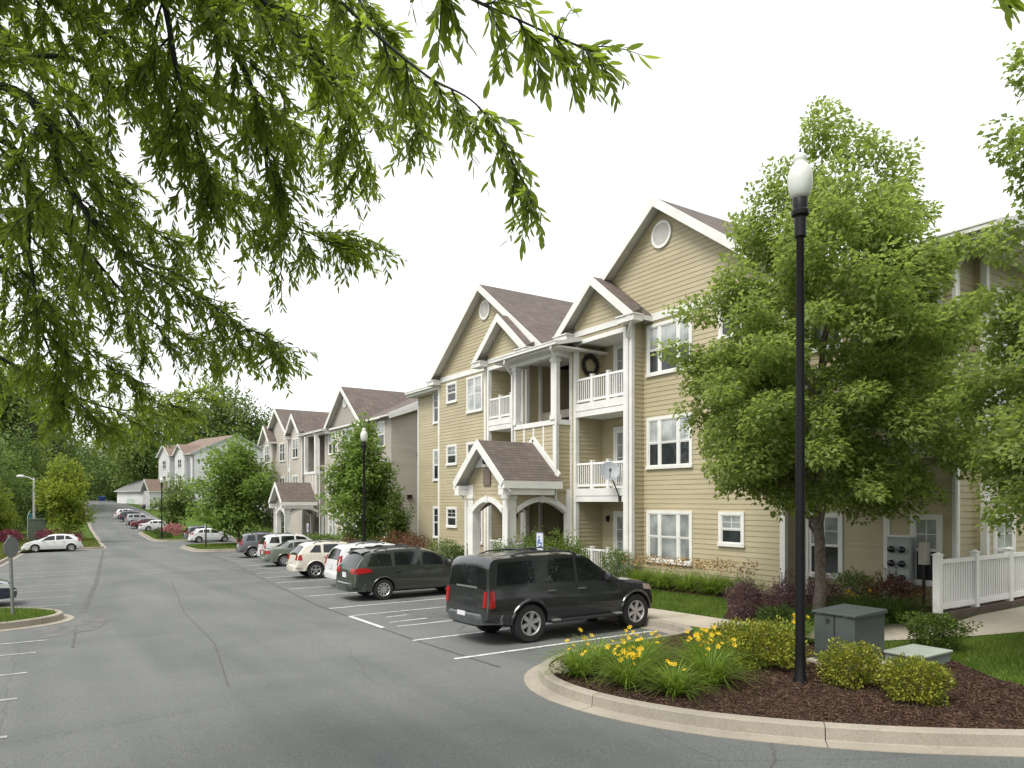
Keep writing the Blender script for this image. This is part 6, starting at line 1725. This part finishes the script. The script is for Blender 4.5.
# unseen trees added around the car park so windows and cars have something to reflect
for k, x, y, w, top in (('mid', -17, 31, 4.6, 11.5), ('dark2', -19, 41, 5.4, 13), ('mid', -16, 52, 5.0, 12), ('dark2', -17, 64, 5.2, 12.5)):
    forest(k, x, y, w, top, 'unseen tree added left of the car park, mirrored in the windows', 'unseen trees left of the car park')
for k, x, y, w, top in (('dark2', 24, -22, 6.5, 15), ('mid', 35, -17, 6.0, 14), ('dark2', 46, -23, 7.0, 17), ('mid', 12, -27, 6.5, 14), ('dark2', -4, -24, 6.0, 15)):
    forest(k, x, y, w, top, 'unseen tree added across the side road, mirrored in the cars', 'unseen trees across the side road')
OAK=[
 [(-1.64,6.48,5.21),(-0.21,5.42,5.56),(0.16,5.41,5.00),(0.48,5.56,4.69),(0.91,5.63,4.53),(1.50,5.72,4.22)],
 [(-1.64,6.48,6.98),(0.09,4.86,6.57),(0.86,4.47,5.80),(1.19,4.73,5.46),(1.34,5.11,5.25),(1.62,5.34,5.04),(2.02,5.42,5.12)],
 [(-0.98,5.93,6.77),(0.39,4.78,6.30),(0.75,5.02,5.71),(0.96,5.36,5.39),(1.12,5.49,5.12)],
 [(-1.64,6.48,5.02),(-0.24,6.15,5.53),(-0.07,6.76,4.89),(0.03,7.18,4.35),(0.39,7.89,3.76)],
 [(-1.64,6.48,7.74),(0.60,3.44,5.92),(1.08,3.12,5.29),(1.47,2.99,4.99),(1.70,2.83,4.81),(1.95,2.79,4.46)],
 [(-1.64,6.48,7.80),(0.73,2.40,5.19),(1.17,2.22,4.83),(1.46,2.15,4.75),(1.77,2.07,4.69)],
 [(-0.71,5.63,6.62),(0.51,4.46,6.26),(1.34,4.39,5.84),(1.74,4.61,5.63),(2.01,4.91,5.41)],
 [(0.60,3.44,5.92),(1.22,3.51,5.73),(1.45,3.52,5.50),(1.62,3.52,5.30),(1.75,3.57,5.02)],
 [(-1.64,6.48,6.16),(-0.53,6.35,6.09),(0.24,6.08,6.21),(0.78,6.20,5.83),(1.47,6.22,5.44)],
 [(-1.64,6.48,4.90),(-0.85,7.76,5.53),(0.14,7.34,5.35),(0.84,7.36,4.67),(1.55,7.37,4.47)],
 [(-1.64,6.48,4.77),(-0.77,8.30,4.64),(-0.01,8.40,4.18),(0.70,8.53,3.95),(1.40,8.67,4.12)],
 [(-1.64,6.48,6.54),(-0.43,5.68,6.41),(0.33,5.54,6.17),(0.93,5.38,5.88),(1.64,5.39,5.88)],
 [(-1.64,6.48,5.15),(-0.91,7.20,5.70),(-0.29,7.38,4.94),(0.15,7.70,4.55),(0.81,7.86,4.08)],
 [(-0.98,5.93,6.77),(0.35,5.77,7.35),(1.35,5.70,6.86),(2.10,5.80,6.71)],
 [(-1.64,6.48,6.35),(-0.65,7.03,7.02),(0.14,7.11,6.37),(0.58,7.17,5.65),(1.08,7.20,5.32)],
 [(0.73,2.40,5.19),(1.49,1.65,4.95),(2.16,1.21,4.76),(2.38,1.06,4.61),(2.50,0.98,4.52)],
]

def willow_oak():
    rng = np.random.default_rng(77)
    gx, gy = -1.64, 6.48
    root = tag(empty('willow_oak', (gx, gy, g(gy)+0.14)), 'willow oak on the left whose leafy branches hang over the road close to the camera', 'tree')
    O = np.array([gx, gy, g(gy)+0.14])
    mb = MB()
    mb.tube([(0, 0, -0.3), (0.0, 0, 0.1), (0.02, -0.03, 1.5), (0.0, 0.05, 3.2), (-0.03, 0.0, 5.2), (0.05, -0.1, 6.8), (0.02, -0.2, 8.2), (0.3, -0.4, 10)], [0.36, 0.27, 0.23, 0.21, 0.18, 0.14, 0.10, 0.03], 12)
    P, D = [], []
    def cat(pts, n):
        pts = [np.array(p) for p in pts]; q = [2*pts[0]-pts[1]]+pts+[2*pts[-1]-pts[-2]]; out = []
        for i in range(1, len(q)-2):
            for k in range(n):
                t = k/n; a, b, c, d = q[i-1], q[i], q[i+1], q[i+2]
                out.append(0.5*((2*b)+(c-a)*t+(2*a-5*b+4*c-d)*t*t+(3*b-a-3*c+d)*t**3))
        out.append(pts[-1]); return out
    for li, L in enumerate(OAK):
        pts = cat(L, 10); n = len(pts)
        thin = li in (4, 5, 7, 15)
        r0 = 0.016 if thin else 0.034
        mb.tube([tuple(p-O) for p in pts], [max(0.004, r0*(1-0.93*(i/(n-1))**0.8)) for i in range(n)], 7)
        seg = [np.linalg.norm(pts[i+1]-pts[i]) for i in range(n-1)]; cum = np.concatenate([[0], np.cumsum(seg)]); tot = cum[-1]
        skip = 0.55 if li != 15 else 3.2
        s = skip
        while s < tot:
            i = min(n-2, int(np.searchsorted(cum, s)-1)); t = (s-cum[i])/max(1e-6, seg[i]); p = pts[i]*(1-t)+pts[i+1]*t
            tan = (pts[i+1]-pts[i])/max(1e-6, seg[i])
            f = s/tot
            for _ in range(2 if not thin else 1):
                v = rng.normal(0, 1, 3); v -= tan*v.dot(tan); v /= np.linalg.norm(v); v[2] *= 0.5
                d = tan*(0.75 if f > 0.6 else 0.55)+v*0.8+np.array([0, 0, -0.06]); d /= np.linalg.norm(d)
                Ls = rng.uniform(0.3, 0.9)*(1.0 if not thin else 0.30)*(1-0.4*f)
                if thin: Ls *= 0.8
                q = [p]; dd = d.copy()
                for k in range(5):
                    dd = dd+np.array([0, 0, -0.045])+rng.normal(0, 0.09, 3); dd /= np.linalg.norm(dd); q.append(q[-1]+dd*Ls/5)
                mb.tube([tuple(x-O) for x in q], [0.007, 0.006, 0.005, 0.004, 0.003, 0.0015], 4, cap=False)
                stems = [q]
                for k in (1, 2, 3, 4):
                    for __ in range(2):
                        v2 = rng.normal(0, 1, 3); e = dd*0.6+v2*0.45+np.array([0, 0, -0.1]); e /= np.linalg.norm(e)
                        l2 = rng.uniform(0.12, 0.3)*(0.75 if thin else 1)
                        w = [q[k]+e*l2*m/3+np.array([0, 0, -0.006*m*m]) for m in range(4)]; stems.append(w)
                        mb.tube([tuple(x-O) for x in w], [0.003, 0.0025, 0.002, 0.001], 3, cap=False)
                for st in stems:
                    for a, b in zip(st, st[1:]):
                        ln = np.linalg.norm(b-a); k = max(1, int(ln/0.0145)); dr = (b-a)/max(1e-6, ln)
                        for m in range(k):
                            c = a+(b-a)*(m+rng.uniform())/k; v2 = rng.normal(0, 1, 3); v2 -= dr*v2.dot(dr); v2 /= np.linalg.norm(v2)+1e-9
                            P.append(c); D.append(dr*0.75+v2*0.6+np.array([0, 0, -0.14]))
            s += rng.uniform(0.11, 0.2) if not thin else rng.uniform(0.10, 0.17)
        # leaves at the very tip
        for _ in range(22):
            i = n-1-int(rng.uniform(0, 5)); P.append(pts[i]+rng.normal(0, 0.015, 3)); D.append((pts[-1]-pts[-3])/max(1e-6, np.linalg.norm(pts[-1]-pts[-3]))+rng.normal(0, 0.45, 3)+np.array([0, 0, -0.2]))
    P = np.array(P)-O; D = np.array(D); n = len(P)
    N = rng.normal(0, 0.5, (n, 3)); N[:, 2] += 1
    L = rng.uniform(0.045, 0.09, n); W = L*rng.uniform(0.20, 0.29, n)
    # blade with a rounded body: six points, two faces
    D /= np.linalg.norm(D, axis=1, keepdims=True)
    S = np.cross(D, N); S /= np.linalg.norm(S, axis=1, keepdims=True)+1e-9; U = np.cross(S, D)
    L_, W_ = L[:, None], W[:, None]; curl = rng.uniform(-0.12, 0.22, n)[:, None]
    a, b, c = P, P+D*L_*0.35, P+D*L_*0.72-U*L_*curl*0.35; t = P+D*L_-U*L_*curl
    V = np.stack([a, b+S*W_/2, c+S*W_*0.42, t, c-S*W_*0.42, b-S*W_/2], 1).reshape(-1, 3)
    base = np.arange(n)[:, None]*6
    F = np.concatenate([base+np.array([[0, 1, 2, 5]]), base+np.array([[5, 2, 3, 4]])], 0)
    arrays_mesh('crown', V, F, m_oak, root)
    mb.build('trunk', m_bark_dark, root, smooth=60)
    print('oak leaves', n)
willow_oak()

# ---------------------------------------------------------------- shrubs, grasses and flowers
m_box = leaf_mat('boxwood_leaves', (0.055, 0.095, 0.012), (0.33, 0.335, 0.040), (0.30, 0.34, 0.03), 0.25, clump=6)
m_boxdark = leaf_mat('dark_shrub_leaves', (0.022, 0.050, 0.010), (0.075, 0.125, 0.022), (0.08, 0.14, 0.02), 0.25, clump=3)
m_barb = leaf_mat('barberry_leaves', (0.075, 0.042, 0.045), (0.27, 0.165, 0.165), (0.22, 0.12, 0.12), 0.25, clump=3)
m_redshrub = leaf_mat('russet_leaves', (0.075, 0.028, 0.016), (0.20, 0.085, 0.045), (0.16, 0.06, 0.03), 0.25, clump=2)
m_pink = leaf_mat('pink_blossom', (0.14, 0.02, 0.045), (0.42, 0.10, 0.17), (0.25, 0.06, 0.1), 0.25, clump=2)
m_blade = leaf_mat('daylily_blades', (0.058, 0.112, 0.012), (0.20, 0.29, 0.034), (0.24, 0.36, 0.04), 0.38, clump=2.5)
m_bladedark = leaf_mat('liriope_blades', (0.022, 0.055, 0.009), (0.075, 0.135, 0.020), (0.08, 0.15, 0.02), 0.3, clump=2)
m_petal = leaf_mat('yellow_petals', (0.66, 0.42, 0.012), (0.80, 0.58, 0.03), (0.5, 0.34, 0.02), 0.3)
m_seed = leaf_mat('tan_seed_heads', (0.30, 0.17, 0.06), (0.48, 0.32, 0.12), (0.2, 0.12, 0.05), 0.2)
def shrub(x, y, r, h, mat, label, group, seed, n=2600, leaf=0.045, shape='ball', twiggy=False, cat='shrub', name='shrub', z=None):
    rng = np.random.default_rng(seed); z0 = lift(x, y) if z is None else z
    root = tag(empty(name, (x, y, z0)), label, cat, group)
    u = rand_unit(rng, n); rad = rng.uniform(0, 1, n)**0.28
    k = 6; ph = rng.uniform(0, 6.28, k)
    lump = 1+0.17*np.sin(7*u[:, 0]+ph[0])*np.sin(6*u[:, 2]+ph[4])+0.13*np.sin(8*u[:, 1]+ph[1])+0.09*np.sin(5*u[:, 2]+ph[2]+3*u[:, 0])+0.06*np.sin(11*u[:, 0]+9*u[:, 1]+ph[3])
    p = u*(rad*lump)[:, None]
    p[:, 2] = (p[:, 2]+0.92)/1.92; p[:, 2] = np.maximum(p[:, 2], 0.02)
    q = p.copy()
    if shape == 'vase': f = 0.45+0.6*np.minimum(1, q[:, 2]*1.25); q[:, :2] *= f[:, None]; q[:, 2] = np.minimum(q[:, 2], 0.88+0.1*rng.uniform(0, 1, n))
    if shape == 'spray': f = 0.75+0.4*q[:, 2]; q[:, :2] *= f[:, None]; q[:, 2] *= 1+0.35*rng.uniform(0, 1, n)**4
    P = q*np.array([r, r, h]); 
    D = u+rng.normal(0, 0.6, (n, 3)); D[:, 2] += 0.35; N = rng.normal(0, 0.6, (n, 3)); N[:, 2] += 0.8
    L = leaf*rng.uniform(0.6, 1.35, n); V = leaf_quads(P, D, N, L, L*0.6)
    if twiggy:
        a = rng.uniform(0, 6.28, 26); tips = np.stack([np.cos(a)*r*rng.uniform(0.1, 0.8, 26), np.sin(a)*r*rng.uniform(0.1, 0.8, 26), h*rng.uniform(0.95, 1.35, 26)], 1)
        for t in tips:
            m_ = 26; s = rng.uniform(0.55, 1, m_); C = t*np.stack([s, s, s], 1); V = np.concatenate([V, leaf_quads(C, rand_unit(rng, m_)+[0, 0, .6], rand_unit(rng, m_)+[0, 0, .6], np.full(m_, leaf*0.8), np.full(m_, leaf*0.5))])
    arrays_mesh('foliage', V, np.arange(len(V)).reshape(-1, 4), mat, root)
    mb = MB()
    for i in range(9):
        a = rng.uniform(0, 6.28); rr = r*rng.uniform(0.2, 0.75); mb.tube([(0.02*math.cos(a), 0.02*math.sin(a), -0.05), (rr*0.5*math.cos(a), rr*0.5*math.sin(a), h*0.4), (rr*math.cos(a), rr*math.sin(a), h*0.85)], [0.012, 0.009, 0.003], 5)
    mb.build('stems', m_bark, root)
    return root
BX = 'clipped yellow green shrubs in the mulch island'
shrub(9.95, 7.55, 0.66, 0.72, m_box, 'widest yellow green shrub just left of the lamp post foot', BX, 101, 6500, 0.05)
shrub(9.95, 5.98, 0.46, 0.60, m_box, 'round yellow green shrub in front of the transformer box', BX, 102, 5200, 0.042)
shrub(9.80, 4.98, 0.41, 0.58, m_box, 'round yellow green shrub nearest the kerb in front of the low vault lid', BX, 103, 5200, 0.040)
shrub(13.35, 6.45, 0.56, 0.70, leaf_mat('yew_leaves', (0.035, 0.065, 0.010), (0.11, 0.165, 0.022), (0.1, 0.16, 0.02), 0.25, clump=4), 'flat-topped green shrub with bare lower stems behind the vault lid', None, 104, 5200, 0.045, 'vase')
shrub(10.3, 8.45, 0.50, 0.55, m_box, 'low yellow green shrub behind the widest one, towards the purple shrubs', BX, 105, 3600, 0.05)
BB = 'purple barberry shrubs before the tan wall'
shrub(13.9, 11.0, 0.43, 0.85, m_barb, 'purple barberry next to the lawn, left one of two', BB, 111, 3800, 0.042, twiggy=True)
shrub(14.05, 10.05, 0.44, 0.9, m_barb, 'purple barberry before the white downspout, right one of two', BB, 112, 3800, 0.042, twiggy=True)
shrub(15.3, 9.95, 0.5, 0.75, m_barb, 'low dark red shrub behind the maple trunk', None, 113, 2400, 0.045, twiggy=True)
shrub(16.2, 8.75, 0.62, 0.8, m_redshrub, 'russet shrub under the electric meter bank', None, 114, 2600, 0.05, twiggy=True)
shrub(16.6, 9.9, 0.55, 0.85, m_midgreen, 'round green shrub against the tan wall right of the maple trunk', None, 115, 2800, 0.055)
shrub(12.9, 9.3, 0.48, 0.55, m_boxdark, 'low dark green shrub between the barberry and the lamp post', None, 116, 3000, 0.05)
shrub(15.95, 17.75, 0.62, 1.2, m_midgreen, 'round green shrub at the white corner board beside the SUV bonnet', None, 117, 3600, 0.06)
PS = 'feathery shrubs before the tan porch'
shrub(14.7, 18.9, 0.75, 1.5, m_ltgreen, 'feathery green shrub nearest the patio railing before the tan porch', PS, 121, 4200, 0.075, 'spray', twiggy=True)
shrub(14.2, 20.1, 0.8, 1.55, m_ltgreen, 'feathery green shrub before the side arch of the tan porch', PS, 122, 4200, 0.075, 'spray', twiggy=True)
shrub(13.2, 20.6, 0.6, 1.25, m_ltgreen, 'feathery green shrub at the front column of the tan porch', PS, 123, 3000, 0.075, 'spray', twiggy=True)
shrub(14.3, 25.6, 0.85, 1.2, m_boxdark, 'dark round evergreen shrub close left of the tan porch', None, 124, 2800, 0.075)
shrub(14.6, 27.4, 0.9, 1.45, m_midgreen, 'rounded green shrub behind the minivan bonnet', None, 125, 2800, 0.075)
shrub(13.9, 28.9, 1.0, 1.55, m_redshrub, 'russet shrub behind the olive minivan roof, right one', 'russet shrubs behind the minivan', 126, 2600, 0.085)
shrub(14.0, 31.0, 1.1, 1.6, m_redshrub, 'russet shrub behind the olive minivan roof, left one', 'russet shrubs behind the minivan', 127, 2400, 0.085)
shrub(13.6, 36.2, 0.8, 1.3, m_redshrub, 'russet shrub under the tree before the greige building', None, 128, 1800, 0.10)
for i, (x, y) in enumerate(((16.6, 46.8), (16.7, 49.4), (16.6, 52.0))):
    shrub(x, y, 1.0, 1.0, m_midgreen, 'low green shrub in the bed under the greige building windows', 'shrubs under the greige windows', 131+i, 1500, 0.12)
for i, (x, y, r) in enumerate(((15.5, 61.5, 1.4), (17.5, 63.5, 1.6), (20, 62, 1.5))):
    shrub(x, y, r, 1.5, m_ltgreen, 'light green shrub on the first far grass island under the round tree', 'shrubs on the far island', 141+i, 1500, 0.17, z=g(y)+.14)
PK = 'pink flowering shrubs on the left verge'
for i, (x, y, r, h) in enumerate(((-4.2, 86.5, 1.4, 1.35), (-2.6, 86.0, 1.2, 1.3), (-5.8, 87.0, 1.3, 1.2), (0.75, 86.0, 1.2, 1.3))):
    shrub(x, y, r, h, m_pink, 'pink flowering shrub in the row beside the green utility cabinet', PK, 151+i, 1500, 0.14, z=g(y)+.2)
shrub(2.5, 84.5, 1.1, 0.9, m_pink, 'pink flowering shrub nearest the road on the left verge', None, 156, 1400, 0.14, z=g(84.5)+.14)
shrub(12.9, 92, 1.2, 1.4, leaf_mat('rose_pink', (0.30, 0.09, 0.10), (0.60, 0.24, 0.24), (0.3, 0.1, 0.1), 0.2), 'rose pink bush on the far island beside the white sedan', None, 157, 1300, 0.15, z=g(92)+.14)
for i, (x, y, r) in enumerate(((11.6, 88, 0.8), (12.0, 95, 0.9), (14.5, 88.5, 1.0))):
    shrub(x, y, r, 0.7, m_boxdark, 'low dark green shrub on the far island around the pink bush', 'low shrubs on the far island', 161+i, 900, 0.13, z=g(y)+.14)

def strap_leaves(rng, n, h, spread, w, droop=0.9):
    """arching strap leaves growing out of one crown: five rows of points per blade"""
    a = rng.uniform(0, 2*np.pi, n); el = rng.uniform(0.55, 1.45, n); L = h*rng.uniform(0.75, 1.35, n)
    d = np.stack([np.cos(a), np.sin(a), 0*a], 1); s = np.stack([-np.sin(a), np.cos(a), 0*a], 1)
    b = d*rng.uniform(0, spread*0.35, n)[:, None]
    rows = []
    for k in range(5):
        t = k/4; out = np.cos(el)*L*t+droop*L*0.42*t**2.4; up = np.sin(el)*L*t-droop*L*0.50*t**2.8*rng.uniform(0.7, 1.2, n)
        c = b+d*out[:, None]; c[:, 2] += np.maximum(0.01, up); ww = w*(1-0.92*t**2)*np.ones(n)
        rows.append((c-s*ww[:, None]/2, c+s*ww[:, None]/2))
    V = np.stack([p for r in rows for p in r], 1).reshape(-1, 3); base = np.arange(n)[:, None]*10
    F = np.concatenate([base+np.array([[2*k, 2*k+1, 2*k+3, 2*k+2]]) for k in range(4)], 0)
    return V, F
def flower_mesh():
    V, F = [], []
    for k in range(6):
        a = k*math.pi/3; c, s = math.cos(a), math.sin(a); w = 0.019 if k % 2 else 0.014
        def P(r, y, z): return (r*c-y*s, r*s+y*c, z)
        b = len(V); V += [P(0.004, 0, 0), P(0.034, -w, 0.032), P(0.034, w, 0.032), P(0.062, -w*0.7, 0.045), P(0.062, w*0.7, 0.045), P(0.078, 0, 0.036)]
        F += [(b, b+1, b+2), (b+1, b+3, b+4), (b+1, b+4, b+2), (b+3, b+5, b+4)]
    return np.array(V), np.array(F)
FV, FF = flower_mesh(); flower_me = None
def daylily(x, y, r, h, nf, label, seed, group='yellow daylilies in the kerbed island', n=310):
    global flower_me
    rng = np.random.default_rng(seed); root = tag(empty('daylily', (x, y, lift(x, y))), label, 'daylily', group)
    V, F = strap_leaves(rng, n, h*1.02, r*0.8, 0.017, 0.8)
    arrays_mesh('leaves', V, F, m_blade, root)
    mb = MB(); tips = []
    nf = nf*2
    for k in range(nf):
        a = rng.uniform(0, 6.28); rr = r*rng.uniform(0.1, 0.75); t = Vector((rr*math.cos(a), rr*math.sin(a), h*rng.uniform(0.62, 0.95)))
        mb.tube([(0, 0, 0), (t.x*0.4, t.y*0.4, t.z*0.6), tuple(t)], [0.005, 0.004, 0.003], 4); tips.append(t)
    if nf: mb.build('stalks', m_blade, root)
    for t in tips:
        if flower_me is None:
            f = arrays_mesh('flower', FV, FF, m_petal, root); flower_me = f.data
        else:
            f = bpy.data.objects.new('flower', flower_me); COL.objects.link(f); f.parent = root
        f.location = t; d = Vector((rng.normal(0, 0.6)-0.25, rng.normal(0, 0.6)-0.35, 0.8)); f.rotation_euler = d.to_track_quat('Z', 'Y').to_euler(); s = rng.uniform(0.8, 1.25); f.scale = (s*0.54, s*0.54, s*0.54)
daylily(7.05, 8.75, 0.42, 0.62, 4, 'pale daylily clump at the concrete tip of the island, few flowers', 201)
daylily(7.25, 7.85, 0.40, 0.60, 11, 'daylily clump with many yellow flowers second from the island tip', 202)
daylily(7.42, 7.08, 0.36, 0.55, 2, 'low daylily clump nearest the front kerb of the island', 203)
daylily(7.9, 8.35, 0.45, 0.66, 9, 'daylily clump with yellow flowers behind the low front clump', 204)
daylily(7.7, 9.1, 0.45, 0.62, 2, 'grassy daylily clump at the back kerb facing the SUV', 205)
daylily(8.35, 7.25, 0.50, 0.68, 6, 'largest arching daylily clump in the middle of the island', 206, n=380)
daylily(9.0, 7.95, 0.42, 0.70, 12, 'daylily clump with orange-yellow flowers against the widest shrub', 207)
daylily(8.6, 8.9, 0.45, 0.62, 5, 'daylily clump between the middle of the island and the parking bay', 208)
daylily(12.2, 8.45, 0.4, 0.6, 6, 'daylily clump behind the lamp post left of the transformer box', 209)
daylily(15.6, 9.2, 0.45, 0.6, 5, 'daylily clump below the russet shrub by the tan wall', 210)
GB = 'seeding daylilies under the tan windows'
def seed_clump(x, y, label, seed):
    rng = np.random.default_rng(seed); root = tag(empty('ornamental_grass', (x, y, lift(x, y))), label, 'plant', GB)
    V, F = strap_leaves(rng, 340, 0.82, 0.7, 0.024, 0.9); arrays_mesh('leaves', V, F, m_blade, root)
    n = 130; a = rng.uniform(0, 6.28, n); rr = 0.6*np.sqrt(rng.uniform(0, 1, n)); C = np.stack([rr*np.cos(a), rr*np.sin(a), rng.uniform(0.66, 0.98, n)], 1)
    V = leaf_quads(C, rand_unit(rng, n)+[0, 0, .5], rand_unit(rng, n), np.full(n, 0.075), np.full(n, 0.05)); arrays_mesh('seed_heads', V, np.arange(len(V)).reshape(-1, 4), m_seed, root)
for i, (y, lb) in enumerate(((16.9, 'tall daylily clump with tan seed heads next to the round green shrub'), (15.9, 'tall daylily clump with tan seed heads under the wide ground floor window'),
                             (14.9, 'tall daylily clump with tan seed heads right of the wide ground floor window'), (13.9, 'tall daylily clump with tan seed heads under the small square window'), (13.0, 'tall daylily clump with tan seed heads next to the purple barberry'))):
    seed_clump(16.1, y, lb, 220+i)
def liriope(x, y, r, h, label, seed, n=900):
    rng = np.random.default_rng(seed); root = tag(empty('ornamental_grass', (x, y, lift(x, y))), label, 'grass plant', 'dark ornamental grasses by the pavement')
    Vs, Fs, b = [], [], 0
    for k in range(6):
        V, F = strap_leaves(rng, n//6, h*1.35, 0.5, 0.014, 1.0); a = rng.uniform(0, 6.28); rr = r*0.55*rng.uniform(0.1, 1)
        V = V+np.array([rr*math.cos(a), rr*math.sin(a), 0]); Vs.append(V); Fs.append(F+b); b += len(V)
    arrays_mesh('leaves', np.concatenate(Vs), np.concatenate(Fs), m_bladedark, root)
liriope(14.5, 8.75, 0.75, 0.6, 'dark arching grass clump behind the transformer box', 240)
liriope(15.3, 8.35, 0.75, 0.62, 'dark arching grass clump leaning over the pavement at the fence end', 241)
liriope(13.6, 9.5, 0.5, 0.5, 'dark grass clump between the barberry and the transformer box', 242, 500)
